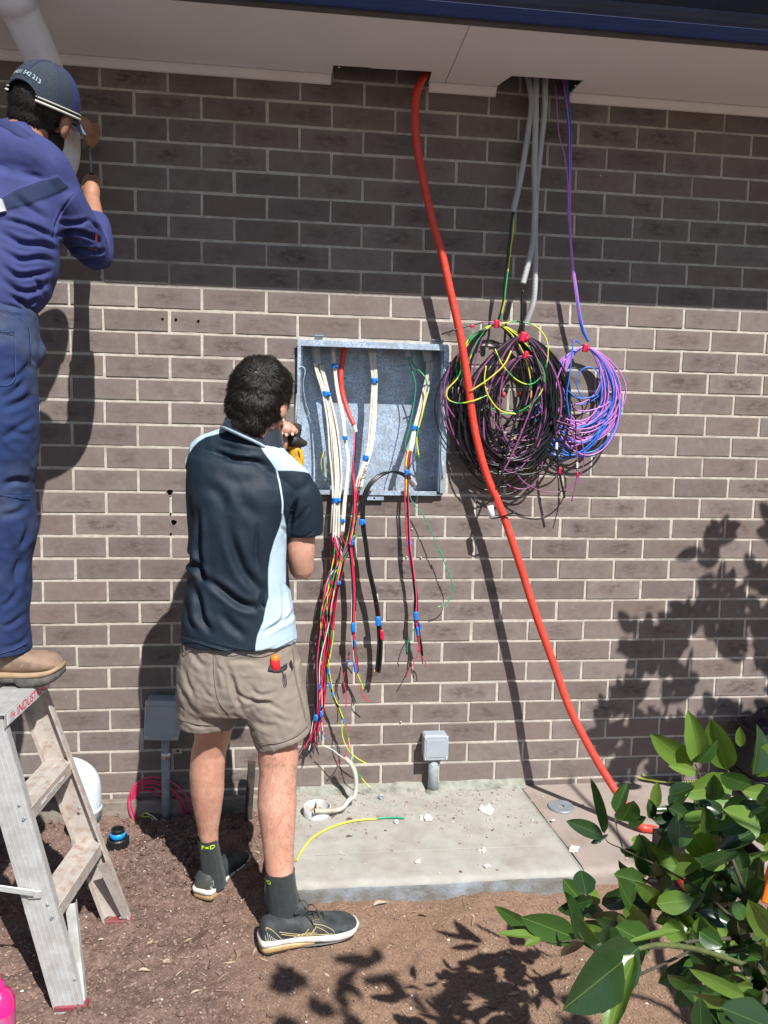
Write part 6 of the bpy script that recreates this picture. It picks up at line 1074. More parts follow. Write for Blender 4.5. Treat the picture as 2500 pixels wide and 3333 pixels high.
# shorts
TAU = mat('beige_cotton', (.255, .21, .172), (.215, .178, .145), sc=14, rough=.85, bump=.35, bsc=700, sheen=0, coord='World', dist=.001)
so_ = [loft([ring(2030, 602, 950, .62, .118), ring(2090, 592, 962, .62, .128), ring(2174, 577, 979, .62, .134), ring(2250, 574, 992, .62, .13), ring(2300, 585, 990, .62, .11)], 40),
       loft([ring(2150, 582, 790, .615, .11), ring(2240, 574, 800, .61, .108), ring(2300, 576, 790, .605, .102), ring(2352, 580, 770, .60, .098, -.03)], 34), loft([ring(2150, 760, 978, .635, .115), ring(2240, 775, 994, .65, .115), ring(2300, 790, 1003, .66, .108), ring(2350, 812, 1008, .67, .102, .20), ring(2398, 834, 1013, .675, .098, .36)], 34)]
om = fuse(so_, .0042, 6, 'shorts', [TAU]); V, N_ = getV(om)
fl = [F_(zb, pts, w_, a_) for pts, w_, a_ in (([(455, 520), (475, 700), (490, 900)], 10, -.004), ([(600, 640), (640, 830), (760, 905), (1000, 915)], 7, -.006), ([(540, 560), (600, 760), (650, 900), (690, 1010)], 9, -.008), ([(700, 960), (860, 925), (1050, 1010)], 8, -.005), ([(230, 620), (260, 760), (330, 900)], 8, -.005), ([(210, 800), (260, 920), (350, 1010)], 8, -.004), ([(720, 760), (820, 860), (980, 820)], 8, -.004), ([(640, 1010), (720, 1110), (790, 1150)], 8, -.004), ([(760, 1060), (860, 1100), (980, 1080)], 9, -.003), ([(560, 600), (700, 590), (850, 610)], 8, -.004), ([(500, 640), (540, 700), (560, 820)], 7, -.005), ([(280, 480), (340, 600), (440, 660)], 9, -.004), ([(1085, 480), (1100, 700), (1150, 900), (1190, 1060)], 4, -.003), ([(460, 500), (462, 560), (560, 770)], 3, -.002), ([(800, 1235), (950, 1240), (1100, 1180), (1205, 1085)], 3.5, -.002), ([(190, 1010), (320, 1095), (490, 1105)], 3.5, -.002), ([(350, 750), (420, 860), (470, 880)], 7, -.003), ([(600, 1000), (640, 900), (600, 800)], 6, -.005), ([(900, 980), (1000, 1060), (1100, 1060)], 8, -.003))]
V = fold(V, N_, fl); wr_ = 1-abs(vnoise(V*np.array([1, 1, 1.3]), 26, 8, 3)); V = V+N_*(.0014*wr_+.0007*vnoise(V, 90, 4, 2))[:, None]; setV(om, V); sho = link('shorts', om, p2)
DK = mat('pocket_black', (.02, .018, .018), rough=.8)
def surf_d(me_V, px, py, r=9):     # how far out the cloth stands at a sighting
    q = proj(me_V); k = (abs(q[:, 0]-px) < r) & (abs(q[:, 1]-py) < r); return float(-me_V[k][:, 1].min()) if k.any() else .75
def stitch(pts, mv, par, m, r=.0011):
    P = smooth_path([[x, y, 0] for x, y in pts], 6); P = np.array([W(x, y, surf_d(mv, x, y)+.0006) for x, y, _ in P]); link('seam', mesh('seam', *tube(P, r, 5), True, [m]), par)
def patch(pts, off, name, m, par, mv, th=.0025):
    P = [W(x, y, surf_d(mv, x, y)+off) for x, y in pts]; n_ = len(P); Vv = P+[p+(0, th+off, 0) for p in P]; return MB().add(Vv, [tuple(range(n_)), tuple(range(n_, 2*n_))[::-1]]+[(i, n_+i, n_+(i+1) % n_, (i+1) % n_) for i in range(n_)]).build(name, m, par)
patch([(873, 2181), (876, 2168), (912, 2174), (935, 2160), (936, 2174), (915, 2186), (895, 2187)], .0035, 'pocket', DK, sho, V); patch([(944, 2153), (949, 2150), (956, 2175), (952, 2178)], .004, 'label_tag', BLK, sho, V)
dS = surf_d(V, 893, 2165); cord = [(918, 2176), (923, 2195), (925, 2222), (929, 2232), (933, 2222), (928, 2190)]; cable(smooth_path([W(x, y, surf_d(V, x, y)+.004) for x, y in cord], 6), .0012, BLK, sho, 'cord', 6)
sd = thing('screwdriver', 'red and yellow screwdriver handle sticking out of the back pocket of the shorts', 'screwdriver'); ax_ = (W(894, 2142, dS+.004)-W(897, 2180, dS+.004)); b0 = W(898, 2184, dS+.002)
link('handle', mesh('h', *lathe([(.009, 0), (.0145, .006), (.0150, .020), (.0140, .034), (.0128, .036)], b0, 20, ax_), True, [RDT]), sd); link('end_cap', mesh('h', *lathe([(.0132, .0355), (.0135, .041), (.0115, .0475), (.0075, .050), (0, .0505)], b0, 20, ax_), True, [ORT]), sd)
stitch([zb(*q) for q in ((215, 408), (450, 488), (700, 550), (850, 540), (1100, 425))], getV(sm)[0], sh, mat('stitch_navy', (.02, .03, .045), rough=.8)); STT = mat('stitch_beige', (.20, .16, .13), rough=.8)
for q_ in (((462, 500), (466, 700), (500, 900), (600, 1020)), ((178, 1000), (320, 1080), (500, 1092)), ((800, 1225), (950, 1230), (1100, 1175), (1200, 1085)), ((1080, 480), (1098, 700), (1140, 880), (1185, 1060)), ((232, 480), (240, 520), (290, 515))): stitch([zb(*q) for q in q_], V, sho, STT)
# socks and running shoes
SOCK = mat('charcoal_sock', (.022, .026, .027), (.032, .037, .037), sc=60, rough=.9, bump=.8, bsc=500, coord='World', sheen=.1); LIME = mat('lime_print', (.55, .85, .03), rough=.6)
def sock(rings, nm):
    R_ = []; 
    P = smooth_path([[r[0], r[1], r[2]] for r in rings], 5); A = smooth_path([[r[3], r[4], 0] for r in rings], 5); n_ = 54; t = np.arange(n_)*2*math.pi/n_; V = []
    for p, a in zip(P, A): k = 1+.018*np.sign(np.sin(t*27)); V.append(np.stack([p[0]+a[0]*k*np.cos(t), p[1]+a[1]*k*np.sin(t), np.full(n_, p[2])], 1))
    k = len(P); return link('sock', mesh('sock', np.concatenate(V), [(i*n_+j, i*n_+(j+1) % n_, (i+1)*n_+(j+1) % n_, (i+1)*n_+j) for i in range(k-1) for j in range(n_)], True, [SOCK]), p2)
sL = sock([ring(2725, 643, 708, .54, .037), ring(2745, 644, 711, .54, .036), ring(2800, 650, 722, .535, .038), ring(2850, 655, 733, .53, .042), ring(2880, 655, 735, .53, .045)], 0)
sR = sock([ring(2830, 862, 959, .785, .042), ring(2850, 863, 960, .787, .042), ring(2900, 868, 967, .79, .042), ring(2950, 871, 985, .79, .047), ring(2985, 872, 1000, .79, .052)], 0)
def wraptext(s_, size, c, a0, rx, ry, z, m, par, sq=1.0):
    V, Fc = text(s_, size); V = V*np.array([sq, 1, 1]); a = a0+V[:, 0]/rx; Q_ = np.stack([c[0]+rx*np.sin(a)*1.0, c[1]-ry*np.cos(a), z+V[:, 1]], 1); link('print', mesh('t', Q_, Fc, False, [m]), par)
r0 = ring(2738, 644, 711, .54, .036); wraptext('F\u00d7D', .018, r0, .12, r0[3]+.0015, .0385, r0[2]-.003, LIME, sL, 1.5)
r0 = ring(2848, 863, 960, .787, .042); wraptext('F\u00d7D', .016, r0, -1.0, r0[3]+.0015, .0435, r0[2]-.004, LIME, sR, 1.3)
SHOE = mat('shoe_mesh', (.022, .026, .028), (.05, .06, .062), sc=24, rough=.75, bump=.4, bsc=400, coord='World', c3=(.10, .085, .06), sc3=12); GOLD = mat('shoe_gold', (.45, .30, .12), (.32, .22, .1), sc=30, rough=.45, coord='World'); WSOL = mat('white_foam', (.68, .67, .63), (.5, .46, .4), sc=30, rough=.6, coord='World'); GLD = mat('gold_line', (.50, .40, .20), rough=.5)
shR_h, shR_t = (.622, -.838, -.085), (.915, -.763, -.085); zr = -.088
PRF = [(0.0, .022, .075, .03), (.04, .033, .098, .022), (.16, .038, .100, .02), (.30, .039, .098, .02), (.42, .041, .092, .02), (.58, .046, .074, .02), (.74, .050, .058, .02), (.88, .046, .050, .02), (.96, .034, .042, .02), (1.0, .016, .034, .022)]
SOL = {'outsole': ([(.0, .022, .006, .012), (.05, .036, .0, .01), (.35, .037, .001, .009), (.7, .050, .0, .008), (.9, .046, .003, .012), (1.01, .018, .012, .020)], BLK), 'heel_gel': ([(-.01, .022, .011, .030), (.04, .038, .009, .030), (.25, .041, .009, .028), (.52, .043, .009, .018)], GOLD), 'midsole': ([(-.02, .020, .030, .044), (.03, .040, .029, .046), (.3, .0415, .027, .042), (.5, .046, .018, .036), (.75, .053, .009, .030), (.92, .048, .012, .031), (1.02, .018, .019, .032)], WSOL)}
h_, d_, s_, L_ = shoe(p2, shR_h, shR_t, 0, PRF, SOL, [SHOE], zr)
def on_shoe(h_, d_, s_, L_, t, z, sgn=1, out=.0012):     # a point on the side of the upper
    P = np.array(PRF); hw = np.interp(t, P[:, 0], P[:, 1]); tp = np.interp(t, P[:, 0], P[:, 2]); bt_ = np.interp(t, P[:, 0], P[:, 3]); u = np.clip((z-(tp+bt_)/2)/((tp-bt_)/2), -.97, .97); th = math.asin(abs(u)**(1/.85)); y = hw*math.cos(th)**.72
    return h_+d_*t*L_+s_*sgn*(y+out)+np.array([0, 0, z])
sd_ = 1 if (s_ @ np.array([0, -1, 0])) > 0 else -1
def sline(pts, r=.0011, m=GLD, hd=(h_, d_, s_, L_), sgn=None): link('stripe', mesh('s', *tube(smooth_path([on_shoe(*hd, t, z, sgn or sd_) for t, z in pts], 5), r, 5), True, [m]), p2)
for pts in ([(.16, .072), (.30, .058), (.45, .046), (.60, .040), (.70, .036)], [(.18, .064), (.32, .050), (.48, .039), (.58, .034)], [(.34, .036), (.44, .058), (.52, .078)], [(.40, .034), (.50, .056), (.58, .074)], [(.46, .036), (.52, .060), (.55, .076)], [(.50, .074), (.62, .062), (.70, .048), (.72, .036)], [(.53, .066), (.60, .055), (.65, .042), (.67, .034)], [(.30, .046), (.42, .052), (.54, .048)], [(.04, .088), (.10, .078), (.18, .050), (.22, .040), (.10, .044), (.03, .055), (.04, .088)]): sline(pts)
for k in range(6): sline([(.045+.02*k, .074-.006*k), (.06+.022*k, .046)], .0006, WCO)
link('tongue', mesh('t', *ball(h_+d_*L_*.40+(0, 0, .105), (.026, .020, .030), 14, Matrix.Rotation(.6, 3, 'Y')), True, [SHOE]), p2)
def laces(h_, d_, s_, L_, bow=True):
    for k in range(5):
        t = .40+.055*k; P = np.array(PRF); tp = np.interp(t, P[:, 0], P[:, 2])+.004
        cable(smooth_path([h_+d_*L_*t-s_*.022+(0, 0, tp-.012), h_+d_*L_*(t+.02)+(0, 0, tp+.003), h_+d_*L_*(t+.03)+s_*.022+(0, 0, tp-.012)], 5), .0018, BLK, p2, 'lace', 6)
    if bow:
        c = h_+d_*L_*.44+(0, 0, .105)
        for a in (-1, 1): cable(smooth_path([c, c+d_*.02*a+s_*.012+(0, 0, .016), c+d_*.035*a+s_*.026+(0, 0, .004), c+d_*.015*a+s_*.016+(0, 0, -.004), c], 6), .0018, BLK, p2, 'lace', 6)
        cable(smooth_path([c, c+s_*sd_*.03+d_*.01+(0, 0, -.01), c+s_*sd_*.042+d_*.025+(0, 0, -.045)], 6), .0018, BLK, p2, 'lace', 6); cable(smooth_path([c, c+s_*sd_*.02-d_*.0+(0, 0, .012), c-d_*.014+(0, 0, .032)], 6), .0018, BLK, p2, 'lace', 6)
laces(h_, d_, s_, L_)
hL, tL = (.420, -.572, -.092), (.535, -.322, -.092)
a4 = shoe(p2, hL, tL, 0, PRF, SOL, [SHOE], zr); laces(*a4, bow=False)
for sg in (-1, 1):
    sline([(.02, .082), (.10, .080), (.16, .060), (.10, .046), (.025, .052), (.02, .082)], .0011, WCO, a4, sg)
    for k in range(5): sline([(.03+.022*k, .074), (.035+.022*k, .052)], .0006, WCO, a4, sg)
# the drill
dr = thing('power_drill', 'yellow and black power drill held upright beside the enclosure by the standing worker', 'drill')
YLW = mat('drill_yellow', (.85, .45, .03), (.75, .38, .025), sc=30, rough=.45, coord='World', c3=(.35, .18, .04), sc3=60); RBK = mat('drill_black', (.018, .018, .017), (.03, .03, .027), sc=40, rough=.6, coord='World')
ckp = [W(*z7(985, 860), .415), W(*z7(1020, 720), .415), W(*z7(1045, 600), .415), W(*z7(1030, 545), .415)]
link('chuck', mesh('c', *corrug(smooth_path(ckp, 8), .0185, .0062, 20, .10), True, [RBK]), dr); link('chuck_front', mesh('c', *tube(np.array([ckp[-1], ckp[-1]+(ckp[-1]-ckp[-2])*.35, ckp[-1]+(ckp[-1]-ckp[-2])*.8]), [.0175, .014, .008], 18), True, [RBK]), dr)
link('bit', mesh('b', *tube(np.array([W(*z7(1015, 570), .415), W(*z7(1035, 250), .40), W(*z7(1062, -120), .385)]), [.0055, .005, .0042], 10), True, [GALV2]), dr)
link('gear_case', fuse([ball(W(*z7(985, 850), .41), (.026, .030, .024), 18), limb([W(*z7(1000, 840), .41), W(*z7(1120, 890), .405), W(*z7(1225, 905), .40)], [.024, .018, .010])], .0025, 4, 'gear', [RBK]), dr)
link('housing', fuse([limb([W(*z7(985, 1000), .40), W(*z7(1030, 1150), .395), W(*z7(1040, 1330), .39), W(*z7(1035, 1480), .385)], [.022, .027, .027, .025]), ball(W(*z7(900, 990), .40), (.016, .02, .010), 14)], .0025, 4, 'housing', [YLW]), dr)
for k in range(4): link('vent_slot', mesh('v', *bbox(W(*z7(1092+6*k*0+4*k, 1055+38*k), .4215-.0006*k), (.0110, .003, .0013), .0004, Matrix.Rotation(.55, 3, 'Y')), False, [HOLE]), dr)
link('grip_pad', mesh('g', *ball(W(*z7(835, 1080), .405), (.009, .016, .013), 14, Matrix.Rotation(-.2, 3, 'Y')), True, [RBK]), dr)
link('grip', mesh('g', *tube(smooth_path([W(*z7(960, 1250), .385), (.70, -.345, 1.33), (.692, -.340, 1.27), (.690, -.35, 1.21)], 5), [.018, .017, .018, .022], 14), True, [RBK]), dr); link('battery', mesh('g', *bbox((.69, -.35, 1.185), (.06, .085, .045), .006), False, [RBK]), dr)
cable(smooth_path([W(*z7(830, 800), .42), W(*z7(795, 880), .425), W(*z7(790, 990), .42), W(*z7(730, 1035), .42), W(*z7(660, 1050), .42)], 6), .0022, BLK, dr, 'strap', 6)

# ---- the worker on the ladder
p1 = thing('person', 'capped worker in blue work clothes standing on the ladder and reaching to the wall', 'person', 'workers at the wall')
H1 = Matrix.Translation(W(143, 362, .56).tolist()) @ Matrix.Rotation(math.radians(22), 4, 'Y') @ Matrix.Rotation(math.radians(-15), 4, 'Z') @ Matrix.Rotation(math.radians(0), 4, 'X')
parts = [xf(H1)(p) for p in head_parts()+[ball((s_*.086, -.004, -.030), (.008, .015, .024), 14) for s_ in (-1, 1)]]; hc = np.array(H1 @ Vector((0, -.03, -.07))); nb = W(40, 520, .62)
parts += [limb([hc, (hc+nb)/2+(.005, 0, .0), nb], [.055, .058, .07])]
TC = -.165
parts += [loft([(TC, -.62, 2.20, .14, .07), (TC, -.63, 2.08, .16, .10), (TC, -.66, 1.9, .14, .09), (TC, -.70, 1.75, .12, .08), (TC, -.72, 1.62, .12, .08)], 26), limb([(-.02, -.60, 2.15), W(262, 755, .53), W(316, 832, .46)], [.05, .045, .04]), limb([W(316, 830, .455), W(316, 760, .38), W(306, 700, .31), W(300, 650, .25)], [.040, .038, .030, .025]),
          limb([(-.34, -.58, 2.15), (-.28, -.42, 2.28), (-.20, -.33, 2.40)], [.05, .045, .04]), limb([(-.20, -.33, 2.40), (-.10, -.27, 2.46), W(252, 398, .21)], [.038, .032, .025]),
          limb([W(298, 660, .25), W(298, 628, .225), W(300, 606, .21)], [.025, .028, .024]), limb([W(248, 396, .215), W(275, 412, .20), W(290, 428, .19)], [.026, .028, .022])]
for k, (x, y) in enumerate(((280, 578), (292, 570), (304, 574), (316, 584))): parts.append(limb([W(300, 615, .205), W(x+3, y+10, .17+.005*k), W(x, y, .15), W(x-4, y+14, .145)], [.011, .0095, .0088, .0078], 4, 12))
parts.append(limb([W(285, 640, .23), W(274, 612, .21), W(276, 588, .19)], [.013, .010, .0085], 4, 12))
for k, (x, y) in enumerate(((318, 415), (320, 432), (314, 448), (304, 460))): parts.append(limb([W(290, 425, .195), W(x-6, y-6, .17), W(x, y+6, .155), W(x-8, y+18, .15)], [.012, .0098, .009, .008], 4, 12))
parts.append(limb([W(280, 430, .20), W(284, 455, .19), W(294, 470, .175)], [.013, .0105, .0085], 4, 12))
lg = lambda rows: loft([ring(*r) for r in rows], 28)
parts += [lg([(1200, -110, 60, .73, .075), (1450, -70, 95, .75, .07), (1600, -55, 90, .75, .06), (1850, -45, 78, .735, .055), (2050, -40, 72, .73, .045), (2130, -45, 60, .73, .045)]), lg([(1200, -270, -130, .73, .075), (1450, -265, -150, .765, .06), (1850, -250, -165, .79, .05), (2100, -240, -175, .81, .042)])]
link('body', fuse(parts, .0040, 4, 'body', [SKIN2]), p1); head_extras(p1, H1)
hp = [ball((0, -.032, .005), (.077, .080, .090), 20), ball((0, -.058, -.045), (.058, .040, .045), 16)]; hm = fuse([xf(H1)(p) for p in hp], .004, 4, 'hair', [HAIR]); ho = link('hair', hm, p1); tufts(hm, 1800, .014, .0011, np.array(H1 @ Vector((0, -.1, .06))), 'hair_strand', HAIR, ho, 5, .25)
bd = fuse([xf(H1)(p) for p in (ball((.050, .028, -.070), (.014, .040, .042), 14), ball((-.050, .028, -.070), (.014, .040, .042), 14), ball((0, .066, -.098), (.040, .030, .026), 14))], .003, 4, 'beard', [HAIR]); link('beard', bd, p1)
# cap
CBL = mat('cap_blue', (.020, .032, .12), (.015, .025, .09), sc=30, rough=.85, bump=.4, bsc=600, coord='World'); CBM = mat('cap_mesh', (.035, .050, .070), (.012, .018, .03), sc=320, rough=.85, bump=1, bsc=900, coord='World', dist=.001); CWH = mat('cap_piping', (.62, .60, .52), rough=.8)
cap = thing('cap_tmp', 'x', 'cap'); bpy.data.objects.remove(cap)
V = []; Fc = []; I = []; n_ = 56; rows = 18
CT = Matrix.Rotation(math.radians(14), 3, 'X')
def cap_pt(a, e, k=1.0): return CT @ Vector((.0915*k*math.sin(a)*math.cos(e)**.85, (.112*k*math.cos(a)-.006)*1*math.cos(e)**.85, .010+.122*k*math.sin(e)-.010*math.cos(a)*0))
for i in range(rows+1):
    e = i/rows*math.pi/2*.995
    for j in range(n_): V.append(cap_pt(j*2*math.pi/n_, e))
for i in range(rows):
    for j in range(n_):
        a = ((j+.5)*2*math.pi/n_+math.pi) % (2*math.pi)-math.pi; e = (i+.5)/rows*math.pi/2; back = abs(a) > math.pi*.5; da = math.pi-abs(a)
        if (da/.56)**2+(e/.36)**2 < 1: continue
        Fc.append((i*n_+j, i*n_+(j+1) % n_, (i+1)*n_+(j+1) % n_, (i+1)*n_+j)); I.append(1 if back else 0)
cm = mesh('cap', [H1 @ v for v in V], Fc, True, [CBL, CBM], I); capo = link('cap', cm, p1)
for k, e in ((1.015, .05), (1.015, .14)):
    for a0, a1 in ((-math.pi+.50, math.pi-.50),):
        link('piping', mesh('p', *tube(np.array([list(H1 @ cap_pt(a, e, k)) for a in np.linspace(a0, a1, 60)]), .0036 if e < .1 else .0020, 6), True, [CWH]), capo)
arch = [cap_pt(math.pi+.58*math.cos(t), max(.02, .38*math.sin(t)), 1.01) for t in np.linspace(0, math.pi, 24)]; link('arch_binding', mesh('p', *tube(np.array([list(H1 @ v) for v in arch]), .0028, 6), True, [CBM]), capo)
link('button', mesh('p', *xf(H1)(ball((0, -.006, .133), (.007, .007, .004), 12)), True, [CBL]), capo)
for a in (0, math.pi/3, 2*math.pi/3, math.pi+.0, -math.pi/3, -2*math.pi/3):
    if abs(abs(a)-math.pi) < .01: ea = .5
    else: ea = .05
    link('seam', mesh('p', *tube(np.array([list(H1 @ cap_pt(a, e, 1.004)) for e in np.linspace(ea, 1.5, 20)]), .0014, 5), True, [CBL]), capo)
V, Fc = text('0431 542 213', .017); w_ = V[:, 0].max(); V = np.array([list(H1 @ cap_pt(math.pi-x/.088, .56+.10*math.cos(x/w_*1.5)-.10+y/.115, 1.022)) for x, y, _ in V]); link('phone_number', mesh('t', V, Fc, False, [mat('print_pale', (.34, .44, .46), rough=.7)]), capo)
V = []; Fc = []; n_ = 18; m_ = 8
for i in range(n_+1):
    a = -1.05+2.1*i/n_
    for j in range(m_+1):
        t = j/m_; b0_ = cap_pt(a, .03, 1.0); L = .068*math.cos(a*1.15)**.6; V.append(Vector((b0_.x*(1+.05*t), b0_.y+L*t, b0_.z-.010*t-.35*(b0_.x**2)*5*t-.002)))
base = len(V); V += [v-Vector((0, 0, .003)) for v in V]
for i in range(n_):
    for j in range(m_):
        f = (i*(m_+1)+j, (i+1)*(m_+1)+j, (i+1)*(m_+1)+j+1, i*(m_+1)+j+1); Fc += [f, tuple(q+base for q in f[::-1])]
link('brim', mesh('brim', [H1 @ v for v in V], Fc, True, [mat('brim_pale', (.22, .28, .42), (.16, .2, .34), sc=30, rough=.8)]), capo)
# shirt of the worker on the ladder
SHB = mat('blue_work_shirt', (.036, .045, .165), (.026, .034, .125), sc=12, rough=.85, bump=.35, bsc=900, sheen=0, coord='World', dist=.001); attr_mix(SHB, 'strap', (.006, .015, .055), -.001, .001)
def rr_(py, R, d, a, b, sx=0): p = W(R, py, d); return (p[0]-a, -d, p[2], a, b, sx, 2.3)
s1 = [loft([rr_(570, 165, .62, .15, .08, -.1), rr_(620, 205, .62, .185, .105), rr_(700, 208, .63, .19, .125), rr_(810, 190, .645, .185, .13), rr_(900, 178, .665, .18, .13), rr_(960, 160, .68, .178, .128), rr_(1005, 128, .695, .172, .118), rr_(1030, 100, .70, .15, .10)], 44),
      limb([(-.36, -.62, 2.17), (-.22, -.63, 2.215), W(75, 520, .63), W(150, 560, .62), W(192, 632, .60)], [.062, .078, .082, .074, .066]), limb([W(60, 455, .62), W(60, 520, .63)], [.062, .085]),
      limb([W(185, 640, .60), W(245, 730, .545), W(285, 790, .50), W(312, 835, .46)], [.074, .066, .060, .050]), tube(smooth_path([W(312, 838, .46), W(322, 800, .41), W(318, 752, .36), W(310, 716, .325)], 5), [.050, .047, .043, .040], 22),
      limb([(-.35, -.60, 2.16), (-.28, -.42, 2.28), (-.20, -.33, 2.39)], [.066, .058, .052]), limb([(-.20, -.335, 2.39), (-.13, -.29, 2.44)], [.048, .042])]
sm = fuse(s1, .0042, 7, 'shirt', [SHB]); V, N_ = getV(sm)
fl = [F_(zt, pts, w_, a_) for pts, w_, a_ in (([(350, 1600), (480, 1560), (600, 1590), (700, 1640)], 10, -.008), ([(380, 1500), (500, 1510), (620, 1480)], 10, -.006), ([(400, 1680), (520, 1680), (660, 1700), (720, 1690)], 9, -.008), ([(430, 1750), (560, 1760), (680, 1770)], 9, -.006), ([(600, 1480), (680, 1560), (730, 1680)], 8, -.006), ([(0, 1560), (150, 1640), (300, 1650), (380, 1700)], 11, -.009), ([(0, 1680), (140, 1750), (280, 1740), (370, 1780)], 11, -.009), ([(0, 1780), (120, 1860), (250, 1850), (350, 1830)], 11, -.009), ([(0, 1880), (130, 1960), (240, 1960), (330, 1900)], 11, -.008), ([(60, 1990), (170, 2050), (250, 2010)], 10, -.008), ([(0, 1480), (120, 1500), (280, 1560), (380, 1620)], 11, -.007), ([(520, 1290), (430, 1400), (370, 1520), (350, 1640)], 4, -.004), ([(0, 1140), (120, 1180), (300, 1200)], 12, -.004), ([(60, 1300), (200, 1400), (340, 1500)], 14, -.005), ([(200, 1850), (260, 1920), (300, 2010)], 9, -.006), ([(120, 1960), (160, 2060), (230, 2090)], 9, -.006))]
fl = [(a_, b_*.8, c_*1.5) for a_, b_, c_ in fl]; V = fold(V, N_, fl); Q = proj(V); stp = [zt(*q) for q in ((-300, 1500), (0, 1348), (100, 1290), (240, 1235), (390, 1190), (420, 1215), (470, 1262), (330, 1330), (180, 1380), (0, 1432), (-300, 1600))]
s0 = sdf(Q, stp)/1030.; face = (N_ @ (CAM-V.mean(0))) > 0; V = V+N_*(np.clip(s0/.004+.5, 0, 1)*.004*face+.0022*vnoise(V, 22, 6, 2))[:, None]; setV(sm, V); setA(sm, 'strap', np.where(face, s0, -.1)); s1o = link('shirt', sm, p1)
cp = smooth_path([W(-60, 420, .60), W(-10, 412, .66), W(40, 425, .69), W(90, 455, .695), W(140, 500, .68), W(172, 545, .63), W(182, 570, .57)], 6); V = []; c_in = np.array([-.09, -.56, 2.26])
for i, p in enumerate(cp):
    o = p-c_in; o[2] = 0; o /= np.linalg.norm(o); V += [p-o*.018+(0, 0, .026), p-o*.008+(0, 0, .025), p+o*.006+(0, 0, -.002), p+o*.008+(0, 0, -.018), p-o*.002+(0, 0, -.016), p-o*.024+(0, 0, .006)]
n_ = len(cp); link('collar', mesh('c', V, [(i*6+j, i*6+(j+1) % 6, (i+1)*6+(j+1) % 6, (i+1)*6+j) for i in range(n_-1) for j in range(6)], True, [SHB]), s1o)
patch([zt(-80, 1350), zt(8, 1338), zt(38, 1420), zt(-80, 1450)], .008, 'strap_clip', GREY, s1o, getV(sm)[0]); patch([zt(644, 1576), zt(652, 1574), zt(655, 1630), zt(642, 1636)], .003, 'sleeve_mark', PKC, s1o, getV(sm)[0])
# bib overalls
OVB = mat('blue_overalls', (.012, .033, .115), (.008, .021, .082), sc=8, rough=.9, bump=.35, bsc=800, sheen=0, coord='World', c3=(.045, .06, .11), sc3=5, dist=.001)
def pr_(py, L, R, d, b, sx=0, sy=0): return ring(py, L, R, d, b, sx, 2.3, sy)
o1 = [loft([pr_(985, -255, 108, .70, .112), pr_(1020, -262, 118, .705, .120), pr_(1080, -262, 122, .71, .128), pr_(1135, -258, 128, .72, .130), pr_(1200, -250, 112, .73, .125), pr_(1260, -240, 106, .735, .11)], 44),
      loft([pr_(1180, -110, 110, .73, .11), pr_(1260, -108, 113, .74, .105), pr_(1380, -98, 118, .755, .100), pr_(1467, -90, 118, .75, .096), pr_(1574, -82, 105, .75, .088), pr_(1650, -82, 108, .745, .086), pr_(1718, -80, 116, .74, .088), pr_(1839, -78, 98, .735, .083), pr_(1960, -78, 96, .73, .080), pr_(2080, -80, 94, .73, .080), pr_(2118, -82, 98, .73, .083)], 34),
      loft([pr_(1180, -290, -90, .73, .11), pr_(1467, -290, -120, .765, .096), pr_(1839, -280, -130, .79, .08), pr_(2112, -280, -130, .81, .083)], 30), ball(W(98, 1145, .69), (.042, .05, .05), 14)]
om = fuse(o1, .0042, 6, 'overalls', [OVB]); V, N_ = getV(om); z2_ = lambda x, y: (.4825*x, 850+.4825*y)
fl = [F_(z2_, pts, w_, a_) for pts, w_, a_ in (([(0, 330), (80, 360), (160, 380)], 6, -.004), ([(220, 640), (140, 760), (0, 820)], 11, -.006), ([(215, 700), (120, 860), (0, 930)], 11, -.006), ([(235, 900), (120, 960), (0, 1000)], 12, -.006), ([(240, 1040), (130, 1120), (20, 1150)], 11, -.005), ([(210, 1180), (100, 1160), (0, 1200)], 10, -.005), ([(220, 1500), (120, 1480), (0, 1520)], 11, -.008), ([(215, 1600), (100, 1585), (0, 1580)], 3, -.003), ([(200, 1650), (110, 1700), (0, 1720)], 11, -.007), ([(190, 1760), (180, 1850), (130, 1950)], 11, -.008), ([(100, 475), (100, 700), (98, 790), (50, 835), (0, 840)], 3, -.003), ([(210, 540), (215, 640), (228, 700)], 6, -.006), ([(90, 1900), (120, 2050), (60, 2200)], 14, -.006), ([(180, 1950), (120, 2100), (110, 2250)], 12, -.006))]
fl += [([(90, 1990), (40, 2030), (0, 2040)], 9, -.006), ([(95, 2070), (50, 2100), (0, 2110)], 8, -.005), ([(70, 1900), (30, 1960), (0, 1975)], 9, -.005)]
V = fold(V, N_, fl); V = V+N_*(.0030*(1-abs(vnoise(V, 17, 12, 3))))[:, None]; setV(om, V); ovo = link('overalls', om, p1); STB = mat('stitch_blue', (.03, .06, .17), rough=.8)
stitch([z2_(*q) for q in ((0, 462), (60, 470), (100, 478), (102, 600), (106, 740), (98, 800), (55, 835), (0, 838))], V, ovo, STB); stitch([z2_(*q) for q in ((0, 472), (60, 480), (92, 487))], V, ovo, STB); stitch([z2_(*q) for q in ((0, 1578), (110, 1585), (205, 1583))], V, ovo, STB); stitch([z2_(*q) for q in ((0, 322), (70, 345), (150, 385))], V, ovo, STB); stitch([z2_(*q) for q in ((190, 420), (205, 520), (210, 640))], V, ovo, STB); stitch([(1, 2128), (50, 2112), (88, 2090)], V, ovo, STB)
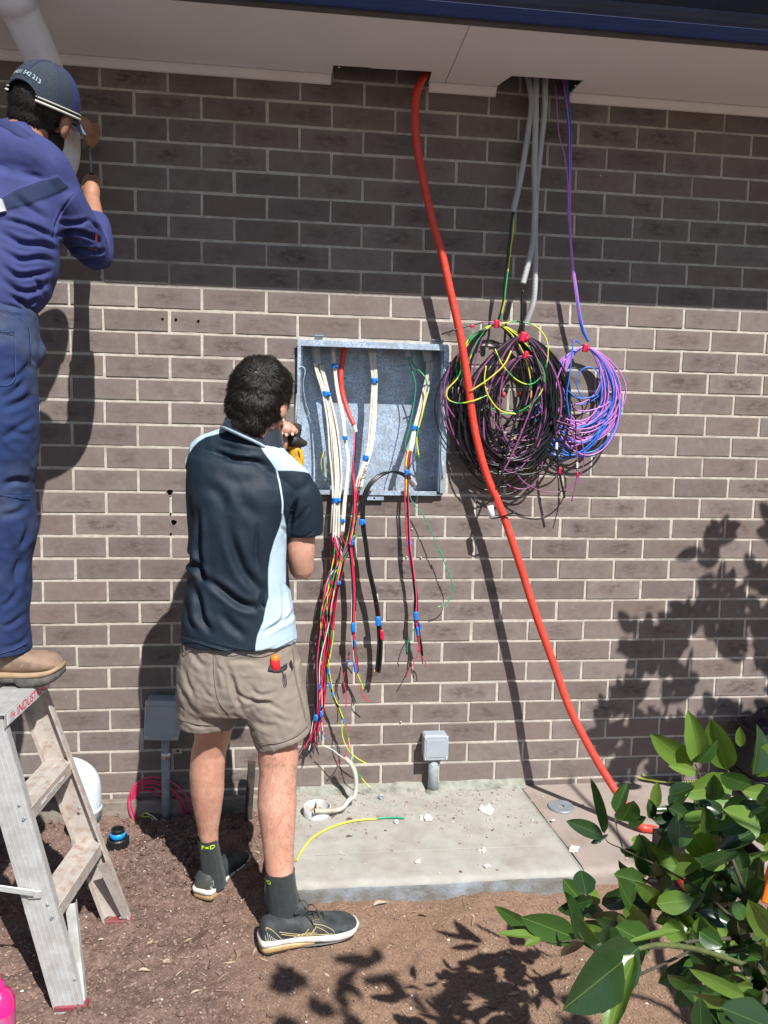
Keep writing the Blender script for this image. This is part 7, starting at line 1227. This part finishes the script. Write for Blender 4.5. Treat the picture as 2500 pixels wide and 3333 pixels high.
# boots
BOOT = mat('tan_leather', (.24, .155, .105), (.30, .205, .145), sc=30, rough=.75, bump=.5, bsc=120, coord='World', c3=(.14, .085, .06), sc3=16); BSOL = mat('boot_sole', (.05, .05, .047), (.12, .11, .095), sc=40, rough=.9, bump=.8, bsc=120, coord='World'); BMID = mat('boot_welt', (.36, .25, .15), (.28, .19, .11), sc=30, rough=.7, coord='World')
PB_ = [(0.0, .030, .085, .04), (.05, .038, .125, .035), (.18, .042, .135, .035), (.34, .042, .130, .035), (.48, .045, .108, .035), (.62, .049, .094, .036), (.78, .053, .092, .038), (.90, .049, .084, .042), (.97, .034, .066, .048), (1.0, .014, .056, .050)]
SB_ = {'boot_sole': ([(-.01, .030, .004, .024), (.06, .042, .0, .024), (.28, .043, .0, .024), (.33, .042, .012, .026), (.52, .045, .013, .028), (.58, .050, .004, .028), (.80, .056, .004, .030), (.95, .042, .016, .038), (1.02, .016, .030, .046)], BSOL), 'boot_welt': ([(-.02, .030, .025, .044), (.05, .043, .025, .044), (.40, .044, .027, .042), (.70, .055, .029, .043), (.88, .052, .034, .048), (.97, .038, .042, .056), (1.02, .014, .047, .058)], BMID)}
bz = ZT+.006
shoe(p1, W(-95, 2200, .735).tolist()[:2]+[bz], W(203, 2150, .735).tolist()[:2]+[bz], 0, PB_, SB_, [BOOT], bz, 'boot'); shoe(p1, [-.47, -.80, bz], [-.185, -.78, bz], 0, PB_, SB_, [BOOT], bz, 'boot')
hb = W(-95, 2200, .735); hb[2] = bz; tb_ = W(203, 2150, .735); tb_[2] = bz; dd = (tb_-hb)/np.linalg.norm(tb_-hb)
link('boot_shaft', mesh('bs', *loft([(hb[0]+.075, -.735, bz+.07, .055, .040), (hb[0]+.075, -.733, bz+.13, .052, .040), (hb[0]+.072, -.73, bz+.17, .052, .042)], 28), True, [BOOT]), p1)
sc_p = [hb+dd*np.linalg.norm(tb_-hb)*.62+np.array([0, -.050*math.cos(t), 0])*1+(0, 0, .058+.038*math.sin(t)) for t in np.linspace(0, math.pi, 14)]; link('toe_seam', mesh('s', *tube(np.array(sc_p), .0014, 5), True, [BMID]), p1)
# screwdriver between the hands
s2 = thing('screwdriver', 'dark slim screwdriver held upright in both hands of the capped worker', 'screwdriver'); link('shaft', mesh('s', *rod(W(292, 478, .165), W(298, 570, .165), .0035, 8), True, [GALV2]), s2); link('grip', mesh('s', *tube(smooth_path([W(297, 565, .165), W(299, 590, .165), W(300, 625, .165)], 4), [.009, .012, .010], 12), True, [BLK]), s2)
